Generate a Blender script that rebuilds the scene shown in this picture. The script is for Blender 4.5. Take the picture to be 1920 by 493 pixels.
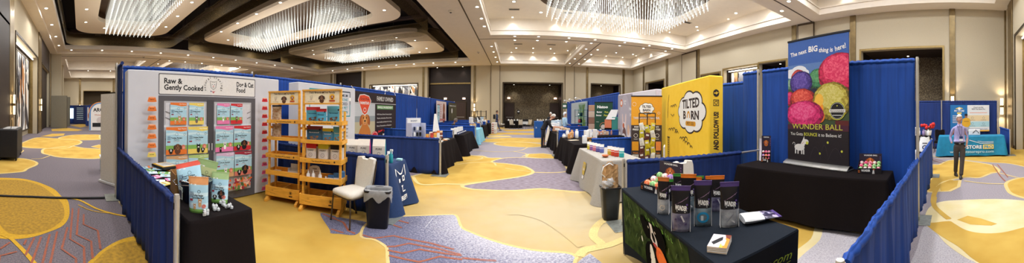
import bpy, math, random
from mathutils import Vector, Matrix
random.seed(7)
PI = math.pi
scene = bpy.context.scene
COL = scene.collection
for _o in list(bpy.data.objects):
    bpy.data.objects.remove(_o)

# ------------------------------------------------------------------ camera (cylindrical panorama), exposure, world
F, CX, CY, W_PX, H_PX, EYE = 519.274, 966.535, 207.544, 1920.0, 493.0, 1.63
cam_d = bpy.data.cameras.new('camera')
cam_d.type = 'PANO'
cam_d.panorama_type = 'CENTRAL_CYLINDRICAL'
cam_d.central_cylindrical_range_u_min = -CX / F
cam_d.central_cylindrical_range_u_max = (W_PX - CX) / F
cam_d.central_cylindrical_range_v_min = -(H_PX - CY) / F
cam_d.central_cylindrical_range_v_max = CY / F
cam_d.central_cylindrical_radius = 1.0
cam_d.clip_start = 0.01
cam = bpy.data.objects.new('camera', cam_d)
COL.objects.link(cam)
_r, _p = math.radians(-.356), math.radians(.287)
ROT = Matrix(((math.cos(_r), 0, math.sin(_r)), (0, 1, 0), (-math.sin(_r), 0, math.cos(_r)))) @ \
      Matrix(((1, 0, 0), (0, math.cos(_p), -math.sin(_p)), (0, math.sin(_p), math.cos(_p))))
cam.matrix_world = Matrix.Translation((0, 0, EYE)) @ (ROT @ Matrix.Rotation(PI / 2, 3, 'X')).to_4x4()
scene.camera = cam

scene.view_settings.view_transform = 'Standard'
scene.view_settings.look = 'None'
scene.view_settings.gamma = 1.0
scene.view_settings.use_curve_mapping = False
scene.view_settings.exposure = EXPOSURE = 0.1
world = bpy.data.worlds.new('world')
scene.world = world
world.use_nodes = True
world.node_tree.nodes['Background'].inputs[0].default_value = (.03, .028, .026, 1)
world.node_tree.nodes['Background'].inputs[1].default_value = 1.0
try:
    scene.cycles.max_bounces = 7
    scene.cycles.diffuse_bounces = 4
    scene.cycles.glossy_bounces = 3
    scene.cycles.transmission_bounces = 5
    scene.cycles.transparent_max_bounces = 12
    scene.cycles.sample_clamp_indirect = 4.0
    scene.cycles.use_light_tree = True
    scene.cycles.caustics_reflective = False
    scene.cycles.caustics_refractive = False
except Exception:
    pass

# room lamps: (x, y, z, power W, radius, warm tint)
WARM = (1.0, .985, .97)
NEUT = (.97, 1.0, 1.06)
ROOM_LAMPS = []
for _x in (-22, -18, -14, -10, -6.5):
    for _y in (.3, 6.1, 10.15, 16.1, 20.3, 26.2):
        ROOM_LAMPS.append((_x, _y, 7.58, 115, .35, WARM))
for _x in (-20, -15, -10.5, -6.8):
    ROOM_LAMPS.append((_x, -1.9, 6.98, 34, .1, WARM))
for _x in (.4, 3.6, 7, 10.4):
    for _y in (-.6, 2.4, 5.4):
        ROOM_LAMPS.append((_x, _y, 7.9, 90, .35, NEUT))
for _x in (0, 4, 8, 11.6):
    for _y in (9.6, 13.2, 17):
        ROOM_LAMPS.append((_x, _y, 7.9, 80, .35, NEUT))
for _x in (0, 3, 8.5, 11.4):
    for _y in (22.2, 27.4):
        ROOM_LAMPS.append((_x, _y, 7.9, 80, .35, NEUT))
for _x in (-43, -38, -33, -28.5):
    for _y in (.5, 5, 12, 20):
        ROOM_LAMPS.append((_x, _y, 7.9, 130, .35, WARM))
for _i, (x, y, zz, pw, rad, tint) in enumerate(ROOM_LAMPS):
    ld = bpy.data.lights.new('ceiling_lamp_light', 'SPOT')
    ld.spot_size = math.radians(128); ld.spot_blend = .55; ld.shadow_soft_size = rad; ld.energy = pw * 2.6; ld.color = tint
    lo = bpy.data.objects.new('ceiling_lamp_light', ld)
    lo.location = (x, y, zz - .03)
    COL.objects.link(lo)
    ld = bpy.data.lights.new('ceiling_lamp_spill', 'AREA'); ld.shape = 'DISK'; ld.size = rad * 2; ld.energy = pw * .8; ld.color = tint
    lo = bpy.data.objects.new('ceiling_lamp_spill', ld); lo.location = (x, y, zz - .04); COL.objects.link(lo)

# ------------------------------------------------------------------ materials
def lin(c):
    c = c / 255.0
    return c / 12.92 if c <= .04045 else ((c + .055) / 1.055) ** 2.4

_mats = {}
def M(name, rgb=(200, 200, 200), rough=.7, metal=0.0, noise=.06, scale=12.0, emit=0.0, bump=0.0, trans=0.0, spec=.4, rgb2=None, coord='Object', stretch=None, alpha=1.0, thresh=None, sheen=0):
    if name in _mats:
        return _mats[name]
    m = bpy.data.materials.new(name)
    m.use_nodes = True
    nt = m.node_tree; N = nt.nodes; L = nt.links
    b = N['Principled BSDF']
    col = tuple(lin(v) for v in rgb)
    tc = N.new('ShaderNodeTexCoord')
    src = tc.outputs[coord]
    if stretch:
        mp = N.new('ShaderNodeMapping'); mp.inputs['Scale'].default_value = stretch
        L.new(src, mp.inputs['Vector']); src = mp.outputs['Vector']
    nz = N.new('ShaderNodeTexNoise'); nz.inputs['Scale'].default_value = scale; nz.inputs['Detail'].default_value = 3
    L.new(src, nz.inputs['Vector'])
    rp = N.new('ShaderNodeValToRGB')
    c2 = tuple(lin(v) for v in rgb2) if rgb2 else tuple(min(1, v * (1 + noise * 2)) for v in col)
    c1 = col if rgb2 else tuple(v * (1 - noise * 2) for v in col)
    lo_, hi_ = thresh or (.3, .7)
    rp.color_ramp.elements[0].position = lo_; rp.color_ramp.elements[1].position = hi_
    rp.color_ramp.elements[0].color = (*c1, 1); rp.color_ramp.elements[1].color = (*c2, 1)
    L.new(nz.outputs['Fac'], rp.inputs['Fac'])
    L.new(rp.outputs['Color'], b.inputs['Base Color'])
    b.inputs['Roughness'].default_value = rough
    b.inputs['Metallic'].default_value = metal
    b.inputs['Specular IOR Level'].default_value = spec
    b.inputs['Transmission Weight'].default_value = trans
    if sheen:
        b.inputs['Sheen Weight'].default_value = sheen
    if alpha < 1: b.inputs['Alpha'].default_value = alpha
    if emit:
        b.inputs['Emission Color'].default_value = (*col, 1)
        b.inputs['Emission Strength'].default_value = emit
        try: m.cycles.emission_sampling = 'NONE'
        except Exception: pass
    if bump:
        bp = N.new('ShaderNodeBump'); bp.inputs['Strength'].default_value = bump; bp.inputs['Distance'].default_value = .01
        L.new(nz.outputs['Fac'], bp.inputs['Height']); L.new(bp.outputs['Normal'], b.inputs['Normal'])
    _mats[name] = m
    return m

def ink(r, g, b, rough=.6):
    return M('print_%d_%d_%d' % (r, g, b), (r, g, b), rough, noise=.02, scale=30)

# ------------------------------------------------------------------ mesh builder
class MB:
    def __init__(s):
        s.v = []; s.f = []; s.mi = []; s.sm = []; s.mats = []; s.M = Matrix.Identity(4)
    def mid(s, m):
        if m not in s.mats: s.mats.append(m)
        return s.mats.index(m)
    def add(s, vs, fs, m, smooth=False):
        k = len(s.v); X = s.M; i = s.mid(m)
        s.v += [tuple(X @ Vector(p)) for p in vs]
        for f in fs:
            s.f.append(tuple(a + k for a in f)); s.mi.append(i); s.sm.append(smooth)
        return s
    def at(s, loc=(0, 0, 0), rz=0, rx=0, ry=0, sc=1):
        s.M = Matrix.Translation(loc) @ Matrix.Rotation(rz, 4, 'Z') @ Matrix.Rotation(ry, 4, 'Y') @ Matrix.Rotation(rx, 4, 'X') @ Matrix.Scale(sc, 4)
        return s
    def box(s, x0, x1, y0, y1, z0, z1, m, bev=0):
        if bev > 0:
            b = min(bev, (x1-x0)*.45, (y1-y0)*.45, (z1-z0)*.45)
            P = []
            for (zz, ins) in ((z0, b), (z0 + b, 0), (z1 - b, 0), (z1, b)):
                for (xx, yy) in ((x0+b, y0+ins), (x1-b, y0+ins), (x1-ins, y0+b), (x1-ins, y1-b), (x1-b, y1-ins), (x0+b, y1-ins), (x0+ins, y1-b), (x0+ins, y0+b)):
                    P.append((xx, yy, zz))
            Fc = [tuple(reversed(range(8)))] + [tuple(range(24, 32))]
            for k in range(3):
                for j in range(8):
                    a = k*8+j; c = k*8+(j+1) % 8
                    Fc.append((a, c, c+8, a+8))
            return s.add(P, Fc, m)
        P = [(x0,y0,z0),(x1,y0,z0),(x1,y1,z0),(x0,y1,z0),(x0,y0,z1),(x1,y0,z1),(x1,y1,z1),(x0,y1,z1)]
        return s.add(P, [(0,3,2,1),(4,5,6,7),(0,1,5,4),(1,2,6,5),(2,3,7,6),(3,0,4,7)], m)
    def prism(s, poly, z0, z1, m, caps=True, smooth=False):
        n = len(poly)
        P = [(a, b, z0) for a, b in poly] + [(a, b, z1) for a, b in poly]
        Fc = [(i, (i+1) % n, (i+1) % n + n, i + n) for i in range(n)]
        s.add(P, Fc, m, smooth)
        if caps: s.add(P, [tuple(reversed(range(n))), tuple(range(n, 2*n))], m)
        return s
    def cyl(s, p0, p1, r0, r1, m, seg=12, smooth=True, caps=True):
        p0 = Vector(p0); p1 = Vector(p1); d = (p1 - p0)
        if d.length < 1e-9: return s
        d.normalize(); a = d.orthogonal().normalized(); b = d.cross(a)
        P = []
        for p, r in ((p0, r0), (p1, r1)):
            for k in range(seg):
                t = 2*PI*k/seg; P.append(tuple(p + a*(math.cos(t)*r) + b*(math.sin(t)*r)))
        s.add(P, [(i, (i+1) % seg, (i+1) % seg + seg, i + seg) for i in range(seg)], m, smooth)
        if caps: s.add(P, [tuple(reversed(range(seg))), tuple(range(seg, 2*seg))], m)
        return s
    def tube(s, pts, r, m, seg=8, closed=False):
        pts = [Vector(p) for p in pts]; n = len(pts)
        P = []; prev = None
        for i, p in enumerate(pts):
            if closed: d = pts[(i+1) % n] - pts[i-1]
            else: d = pts[min(i+1, n-1)] - pts[max(i-1, 0)]
            if d.length < 1e-9: d = Vector((0, 0, 1))
            d.normalize()
            if prev is None: a = d.orthogonal().normalized()
            else:
                a = prev - d * prev.dot(d)
                a = a.normalized() if a.length > 1e-6 else d.orthogonal().normalized()
            prev = a; b = d.cross(a)
            rr = r[i] if isinstance(r, (list, tuple)) else r
            for k in range(seg):
                t = 2*PI*k/seg; P.append(tuple(p + a*(math.cos(t)*rr) + b*(math.sin(t)*rr)))
        Fc = []
        for i in range(n if closed else n-1):
            j = (i+1) % n
            for k in range(seg):
                Fc.append((i*seg+k, i*seg+(k+1) % seg, j*seg+(k+1) % seg, j*seg+k))
        s.add(P, Fc, m, True)
        if not closed: s.add(P, [tuple(reversed(range(seg))), tuple(range((n-1)*seg, n*seg))], m)
        return s
    def lathe(s, prof, m, c=(0, 0), seg=16, smooth=True):
        P = []
        for (r, zz) in prof:
            for k in range(seg):
                t = 2*PI*k/seg; P.append((c[0]+r*math.cos(t), c[1]+r*math.sin(t), zz))
        Fc = []
        for i in range(len(prof)-1):
            for k in range(seg):
                Fc.append((i*seg+k, i*seg+(k+1) % seg, (i+1)*seg+(k+1) % seg, (i+1)*seg+k))
        s.add(P, Fc, m, smooth)
        s.add(P, [tuple(reversed(range(seg))), tuple(range((len(prof)-1)*seg, len(prof)*seg))], m)
        return s
    def ball(s, c, r, m, seg=12, rings=8, lump=0.0, rnd=None):
        rx, ry, rz = r if isinstance(r, (tuple, list)) else (r, r, r)
        P = []; rnd = rnd or random
        for i in range(rings+1):
            ph = PI*i/rings
            for k in range(seg):
                t = 2*PI*k/seg; q = 1 + (rnd.random()-.5)*lump if 0 < i < rings else 1
                P.append((c[0]+rx*q*math.sin(ph)*math.cos(t), c[1]+ry*q*math.sin(ph)*math.sin(t), c[2]+rz*q*math.cos(ph)))
        Fc = []
        for i in range(rings):
            for k in range(seg):
                Fc.append((i*seg+k, (i+1)*seg+k, (i+1)*seg+(k+1) % seg, i*seg+(k+1) % seg))
        return s.add(P, Fc, m, True)
    def grid(s, fn, nu, nv, m, smooth=True, closed_u=False):
        P = [fn(i/nu, j/nv) for j in range(nv+1) for i in range(nu+1)]
        Fc = [(j*(nu+1)+i, j*(nu+1)+i+1, (j+1)*(nu+1)+i+1, (j+1)*(nu+1)+i) for j in range(nv) for i in range(nu)]
        return s.add(P, Fc, m, smooth)
    def sheet(s, fn, nu, nv, m, th=.004, smooth=True):
        # a cloth-like sheet with real thickness th along local average normal
        g = [[Vector(fn(i/nu, j/nv)) for i in range(nu+1)] for j in range(nv+1)]
        P = []; Q = []
        for j in range(nv+1):
            for i in range(nu+1):
                a = g[j][min(i+1, nu)] - g[j][max(i-1, 0)]; b = g[min(j+1, nv)][i] - g[max(j-1, 0)][i]
                n = a.cross(b)
                n = n.normalized() if n.length > 1e-9 else Vector((0, 0, 1))
                P.append(tuple(g[j][i])); Q.append(tuple(g[j][i] - n*th))
        w = nu+1; n0 = len(P)
        Fc = [(j*w+i, j*w+i+1, (j+1)*w+i+1, (j+1)*w+i) for j in range(nv) for i in range(nu)]
        Fb = [tuple(n0+a for a in reversed(f)) for f in Fc]
        E = []
        for i in range(nu):
            E.append((i+1, i, n0+i, n0+i+1)); k = nv*w; E.append((k+i, k+i+1, n0+k+i+1, n0+k+i))
        for j in range(nv):
            E.append((j*w, (j+1)*w, n0+(j+1)*w, n0+j*w)); E.append(((j+1)*w+nu, j*w+nu, n0+j*w+nu, n0+(j+1)*w+nu))
        return s.add(P+Q, Fc+Fb+E, m, smooth)
    def build(s, name, parent=None, **k):
        me = bpy.data.meshes.new(name)
        me.from_pydata(s.v, [], s.f)
        for m in s.mats: me.materials.append(m)
        me.polygons.foreach_set('material_index', s.mi)
        me.polygons.foreach_set('use_smooth', s.sm)
        me.update()
        o = bpy.data.objects.new(name, me); COL.objects.link(o)
        if parent is not None: o.parent = parent
        tag(o, **k)
        return o

def tag(o, label=None, cat=None, group=None, kind=None):
    if label: o['label'] = label
    if cat: o['category'] = cat
    if group: o['group'] = group
    if kind: o['kind'] = kind
    return o

def thing(name, label, cat, loc=(0, 0, 0), rz=0, group=None):
    o = bpy.data.objects.new(name, None); COL.objects.link(o)
    o.empty_display_size = .1
    o.location = loc; o.rotation_euler = (0, 0, rz)
    return tag(o, label, cat, group)

def dup(root, loc, rz=None, label=None, group=None, sc=None):
    def cp(o, par):
        c = o.copy(); COL.objects.link(c)
        if par is not None: c.parent = par
        for ch in kids.get(o, []): cp(ch, c)
        return c
    kids = {}
    def walk(o):
        for ch in o.children:
            kids.setdefault(o, []).append(ch); walk(ch)
    walk(root)
    r = cp(root, None)
    r.location = loc
    if rz is not None: r.rotation_euler = (root.rotation_euler[0], root.rotation_euler[1], rz)
    if sc is not None: r.scale = (sc, sc, sc) if not isinstance(sc, (tuple, list)) else sc
    if label: r['label'] = label
    if group: r['group'] = group
    return r

# ------------------------------------------------------------------ lettering
_txt = {}
def text_mesh(t, bold=0.0, sp=1.0):
    key = (t, bold, sp)
    if key in _txt: return _txt[key]
    cu = bpy.data.curves.new('t', 'FONT'); cu.body = t; cu.size = 1.0; cu.offset = bold; cu.resolution_u = 2; cu.space_character = sp
    o = bpy.data.objects.new('t', cu)
    me = bpy.data.meshes.new_from_object(o)
    vs = [(v.co.x, v.co.y) for v in me.vertices]; fs = [tuple(p.vertices) for p in me.polygons]
    bpy.data.objects.remove(o); bpy.data.curves.remove(cu); bpy.data.meshes.remove(me)
    if vs:
        x0 = min(a for a, b in vs); x1 = max(a for a, b in vs)
    else: x0 = x1 = 0
    _txt[key] = (vs, fs, x0, x1)
    return _txt[key]

class Art:
    """flat print on a surface: origin + u right + v up, in metres; each mark lies a hair above the last"""
    def __init__(s, mb, o, u, v, lift=.0008):
        s.mb = mb; s.o = Vector(o); s.u = Vector(u).normalized(); s.v = Vector(v).normalized(); s.n = s.u.cross(s.v); s.k = lift; s.l = lift
    def P(s, a, b): return tuple(s.o + s.u*a + s.v*b + s.n*s.k)
    clip = None; cell = None
    def poly(s, pts, m, split=True):
        if s.cell and split:   # follow a curved surface closely: cut the mark into small cells
            q = s.cell; xs_ = [p[0] for p in pts]; ys_ = [p[1] for p in pts]; kk = s.k
            for i in range(math.floor(min(xs_)/q), math.floor(max(xs_)/q)+1):
                for j in range(math.floor(min(ys_)/q), math.floor(max(ys_)/q)+1):
                    s.clip = (i*q, i*q+q, j*q, j*q+q); s.k = kk; s.poly(pts, m, False)
            s.clip = None; s.k = kk + s.l*.35; return s
        if s.clip:
            for ax, sg, lim in ((0, 1, s.clip[0]), (0, -1, s.clip[1]), (1, 1, s.clip[2]), (1, -1, s.clip[3])):
                q = []
                for i in range(len(pts)):
                    A_, B_ = pts[i-1], pts[i]; da, db = (A_[ax]-lim)*sg, (B_[ax]-lim)*sg
                    if (da >= 0) != (db >= 0): r = da/(da-db); q.append((A_[0]+(B_[0]-A_[0])*r, A_[1]+(B_[1]-A_[1])*r))
                    if db >= 0: q.append(B_)
                pts = q
                if len(pts) < 3: return s
        s.mb.add([s.P(a, b) for a, b in pts], [tuple(range(len(pts)))], m); s.k += s.l*.35; return s
    def rect(s, x0, x1, y0, y1, m): return s.poly([(x0, y0), (x1, y0), (x1, y1), (x0, y1)], m)
    def rrect(s, x0, x1, y0, y1, r, m): return s.poly(rrect(x0, x1, y0, y1, r, 4), m)
    def frame(s, x0, x1, y0, y1, w, m):
        s.rect(x0, x1, y0, y0+w, m); s.rect(x0, x1, y1-w, y1, m); s.rect(x0, x0+w, y0+w, y1-w, m); s.rect(x1-w, x1, y0+w, y1-w, m); return s
    def ell(s, cx, cy, rx, ry, m, seg=20, rot=0, a0=0, a1=2*PI):
        c, d = math.cos(rot), math.sin(rot); pts = []
        n = seg if abs(a1-a0-2*PI) < 1e-6 else seg+1
        for k in range(n):
            t = a0 + (a1-a0)*k/seg; x, y = rx*math.cos(t), ry*math.sin(t); pts.append((cx+x*c-y*d, cy+x*d+y*c))
        return s.poly(pts, m)
    def line(s, pts, w, m, closed=False):
        n = len(pts); L_ = []; R_ = []
        for i in range(n):
            a = pts[i-1] if (i > 0 or closed) else pts[i]; b = pts[(i+1) % n] if (i < n-1 or closed) else pts[i]
            dx, dy = b[0]-a[0], b[1]-a[1]; q = math.hypot(dx, dy) or 1; nx, ny = -dy/q*w/2, dx/q*w/2
            L_.append((pts[i][0]+nx, pts[i][1]+ny)); R_.append((pts[i][0]-nx, pts[i][1]-ny))
        P_ = [s.P(*p) for p in L_] + [s.P(*p) for p in R_]
        Fc = [(i+n, (i+1) % n + n, (i+1) % n, i) for i in range(n if closed else n-1)]
        s.mb.add(P_, Fc, m); s.k += s.l*.35; return s
    def ring(s, cx, cy, r, w, m, seg=24, a0=0, a1=2*PI, ry=None):
        ry = ry or r; full = abs(a1-a0-2*PI) < 1e-6
        n = seg if full else seg+1
        return s.line([(cx+r*math.cos(a0+(a1-a0)*k/seg), cy+ry*math.sin(a0+(a1-a0)*k/seg)) for k in range(n)], w, m, full)
    def text(s, t, x, y, h, m, align='c', bold=0.0, rot=0, w=None, sx=1.0, sp=1.0, shear=0):
        vs, fs, x0, x1 = text_mesh(t, bold, sp)
        if not vs: return s
        k = h/.70; wd = (x1-x0)*k*sx
        if w and wd > 0: sx = sx*w/wd; wd = w
        off = {'c': -wd/2, 'l': 0, 'r': -wd}[align]
        c, d = math.cos(rot), math.sin(rot); P_ = []
        for a, b in vs:
            X = (a-x0)*k*sx+off + b*k*shear; Y = b*k; P_.append(s.P(x+X*c-Y*d, y+X*d+Y*c))
        s.mb.add(P_, fs, m); s.k += s.l*.35; return s
    def arc_text(s, t, cx, cy, r, a0, a1, h, m, bold=0.0, out=True):
        n = len(t)
        for i, ch in enumerate(t):
            if ch == ' ': continue
            a = a0 + (a1-a0)*i/max(1, n-1)
            rot = a-PI/2 if out else a+PI/2
            s.text(ch, cx+r*math.cos(a), cy+r*math.sin(a), h, m, bold=bold, rot=rot)
        return s

def rrect(x0, x1, y0, y1, r, n=6):
    r = min(r, (x1-x0)/2, (y1-y0)/2); P = []
    for cx, cy, a in ((x1-r, y0+r, -PI/2), (x1-r, y1-r, 0), (x0+r, y1-r, PI/2), (x0+r, y0+r, PI)):
        for k in range(n+1):
            t = a + PI/2*k/n; P.append((cx+r*math.cos(t), cy+r*math.sin(t)))
    return P

def smooth_poly(p, n=4, closed=True):
    out = []; N_ = len(p)
    for i in range(N_ if closed else N_-1):
        P0 = p[(i-1) % N_] if closed or i > 0 else p[i]; P1 = p[i]; P2 = p[(i+1) % N_]; P3 = p[(i+2) % N_] if closed or i+2 < N_ else p[(i+1) % N_]
        for k in range(n):
            t = k/n
            out.append(tuple(.5*((2*P1[d]) + (-P0[d]+P2[d])*t + (2*P0[d]-5*P1[d]+4*P2[d]-P3[d])*t*t + (-P0[d]+3*P1[d]-3*P2[d]+P3[d])*t**3) for d in range(len(P1))))
    if not closed: out.append(tuple(p[-1]))
    return out

CARPET_POLYS=[
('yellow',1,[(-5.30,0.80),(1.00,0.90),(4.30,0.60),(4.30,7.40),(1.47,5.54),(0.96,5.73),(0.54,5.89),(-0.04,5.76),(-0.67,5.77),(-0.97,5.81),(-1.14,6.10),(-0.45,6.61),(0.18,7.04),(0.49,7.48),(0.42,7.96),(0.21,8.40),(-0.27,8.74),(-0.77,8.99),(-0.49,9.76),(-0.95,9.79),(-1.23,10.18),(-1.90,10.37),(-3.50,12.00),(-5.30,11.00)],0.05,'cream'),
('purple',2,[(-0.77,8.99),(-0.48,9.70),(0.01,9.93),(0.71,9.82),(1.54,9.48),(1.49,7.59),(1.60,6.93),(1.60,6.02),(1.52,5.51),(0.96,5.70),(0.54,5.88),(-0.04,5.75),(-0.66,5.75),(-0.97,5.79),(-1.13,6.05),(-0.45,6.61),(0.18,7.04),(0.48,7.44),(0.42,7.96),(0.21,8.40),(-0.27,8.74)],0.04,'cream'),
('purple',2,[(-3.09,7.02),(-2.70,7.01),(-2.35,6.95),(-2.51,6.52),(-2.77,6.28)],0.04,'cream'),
('yellow',1,[(0.39,10.11),(0.52,10.80),(1.09,10.91),(1.59,10.40),(1.57,9.53),(0.93,9.72)],0.05,'cream'),
('yellow',1,[(-1.03,13.96),(-0.88,14.75),(0.37,14.97),(1.40,14.06),(1.32,13.25),(0.62,12.87),(-0.42,13.22)],0.05,'cream'),
('yellow',1,[(-1.95,16.12),(-1.69,16.56),(-0.23,17.59),(1.60,16.78),(1.48,14.84),(0.37,15.10),(-1.03,14.86),(-1.75,15.08)],0.05,'cream'),
('cream2',1,[(-2.01,18.79),(-1.33,19.22),(-0.42,19.01),(-0.22,18.23),(-1.69,17.32)],0,'cream'),
('yellow',1,[(-1.61,21.73),(0.02,22.21),(1.63,21.46),(1.57,19.98),(-1.39,19.99)],0,'cream'),
('yellow',1,[(-1.30,25.67),(2.00,26.34),(1.81,23.81),(-0.74,23.32)],0,'cream'),
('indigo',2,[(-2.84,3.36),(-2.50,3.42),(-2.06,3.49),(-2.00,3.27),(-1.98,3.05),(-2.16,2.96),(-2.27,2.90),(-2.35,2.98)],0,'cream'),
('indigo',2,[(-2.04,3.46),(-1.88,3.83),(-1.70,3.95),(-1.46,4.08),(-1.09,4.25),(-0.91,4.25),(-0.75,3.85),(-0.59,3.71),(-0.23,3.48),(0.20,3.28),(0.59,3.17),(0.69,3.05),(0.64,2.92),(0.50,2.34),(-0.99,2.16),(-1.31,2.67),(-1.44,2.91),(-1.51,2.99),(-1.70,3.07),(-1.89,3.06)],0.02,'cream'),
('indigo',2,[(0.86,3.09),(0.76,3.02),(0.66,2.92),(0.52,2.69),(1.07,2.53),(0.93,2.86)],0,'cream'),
('yellow',1,[(8.54,0.60),(8.66,0.36),(9.36,0.09),(9.47,-0.27),(9.05,-0.77),(8.54,-1.21),(7.91,-1.34),(7.47,-1.30),(7.28,-1.03),(6.88,-0.71),(6.95,-0.36),(6.67,0.03),(6.31,0.24),(5.69,0.30),(5.82,0.55),(6.53,0.58),(6.93,0.49)],0.04,'cream'),
('yellow',2,[(6.09,0.29),(6.61,0.03),(6.66,-0.22),(6.08,-0.17),(5.74,0.03),(5.71,0.24)],0.04,'cream'),
('yellow',1,[(9.86,-0.46),(10.50,-0.59),(13.10,-1.61),(12.65,-3.42),(9.14,-3.40),(6.84,-2.54),(7.99,-2.16),(8.63,-1.80),(8.93,-1.26),(9.53,-0.49)],0.03,'cream'),
('yellow',1,[(6.21,-1.25),(6.53,-1.49),(6.65,-1.79),(6.55,-2.09),(4.98,-1.59),(5.09,-1.37),(5.35,-1.22),(5.64,-1.18)],0.04,'cream'),
('creamy',1,[(4.04,0.38),(4.66,0.39),(5.05,0.20),(5.16,-0.21),(5.14,-0.84),(4.92,-1.33),(4.58,-1.56),(2.84,-0.96),(2.55,-0.73),(2.81,-0.39),(2.99,-0.27),(3.15,-0.13),(3.44,0.06),(3.74,0.20)],0,'cream'),
('yellow',2,[(4.04,0.37),(4.10,0.24),(4.16,0.03),(4.06,-0.05),(3.84,-0.20),(3.72,-0.40),(3.69,-0.69),(3.78,-1.01),(3.82,-1.30),(2.82,-0.96),(2.63,-0.62),(3.03,-0.27),(3.36,-0.09),(3.68,0.15)],0,'cream'),
('yellow',2,[(4.21,-0.09),(4.36,-0.26),(4.23,-0.46),(3.99,-0.67),(3.94,-0.58),(4.02,-0.28)],0,'cream'),
('greylight',1,[(3.32,0.41),(3.97,0.38),(3.72,0.20),(3.43,0.06),(3.14,-0.13),(2.98,-0.26),(2.75,-0.11),(2.68,0.41)],0,'cream'),
('gold',1,[(-8.57,-2.82),(-8.65,-2.58),(-8.87,-1.98),(-8.62,-1.54),(-8.24,-1.30),(-7.85,-1.29),(-7.38,-1.43),(-7.05,-1.47),(-6.85,-1.70),(-6.66,-1.99),(-6.60,-2.17)],0.04,'cream2'),
('gold',1,[(-12.25,-2.71),(-13.82,-2.68),(-15.51,-2.41),(-15.29,-1.57),(-14.77,-0.41),(-13.90,0.04),(-12.87,-0.05),(-12.18,-0.33),(-11.55,-0.53),(-11.38,-1.06),(-11.29,-1.70),(-11.47,-2.34)],0.05,'cream'),
('gold',1,[(-11.06,-1.48),(-11.48,-1.18),(-12.17,-0.45),(-11.59,0.12),(-11.21,0.77),(-10.03,1.33),(-9.14,0.63),(-9.14,-0.08),(-9.34,-0.74),(-9.70,-1.06),(-10.09,-1.37)],0.05,'cream'),
('gold',1,[(-15.70,-1.17),(-17.35,-0.48),(-17.67,0.67),(-17.41,1.20),(-14.80,1.02),(-14.47,-0.13),(-14.84,-0.97)],0.05,'cream'),
('gold',1,[(-16.11,-2.35),(-18.00,-1.85),(-18.31,-1.02),(-16.87,-1.02),(-16.15,-1.66)],0,'cream'),
('gold',1,[(-22.15,-2.34),(-23.87,-1.11),(-21.74,0.21),(-20.44,-0.18),(-20.22,-2.08)],0,'cream'),
('gold',1,[(-27.71,-1.03),(-30.26,0.29),(-26.80,0.77),(-24.31,0.01)],0,'cream'),
('gold',1,[(-11.99,0.49),(-12.64,0.87),(-12.19,1.04),(-11.39,0.79)],0.04,'cream'),
('gold2',1,[(-6.19,-2.04),(-6.25,-1.86),(-6.31,-1.41),(-6.15,-1.04),(-5.89,-0.76),(-5.56,-0.51),(-5.15,-0.35),(-4.92,-0.22),(-4.48,-0.17),(-4.13,-0.17),(-3.84,-0.24),(-3.64,-0.40),(-3.46,-0.59),(-3.36,-0.78),(-3.32,-0.99),(-3.35,-1.13)],0,''),
('mustard',2,[(-6.02,-1.98),(-6.08,-1.81),(-6.15,-1.37),(-5.99,-1.04),(-5.70,-0.77),(-5.18,-0.49),(-4.78,-0.32),(-4.40,-0.25),(-4.07,-0.25),(-3.77,-0.37),(-3.60,-0.53),(-3.50,-0.71),(-3.49,-0.90),(-3.59,-1.02),(-3.72,-1.11),(-4.03,-1.36)],0,''),
('gold2',1,[(-2.84,0.12),(-3.06,0.18),(-3.24,0.31),(-3.40,0.49),(-3.47,0.67),(-3.46,0.78),(-3.21,0.94),(-2.71,0.87)],0,'cream'),
('mustard',2,[(-2.84,0.18),(-3.04,0.22),(-3.20,0.34),(-3.33,0.52),(-3.33,0.75),(-3.06,0.88),(-2.73,0.84)],0,'cream'),
('greylight',2,[(3.60,1.82),(3.16,1.68),(2.70,1.68),(2.35,1.60),(2.61,1.11),(3.54,1.08),(3.59,1.22),(3.62,1.53)],0.06,'creamy')]
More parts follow.
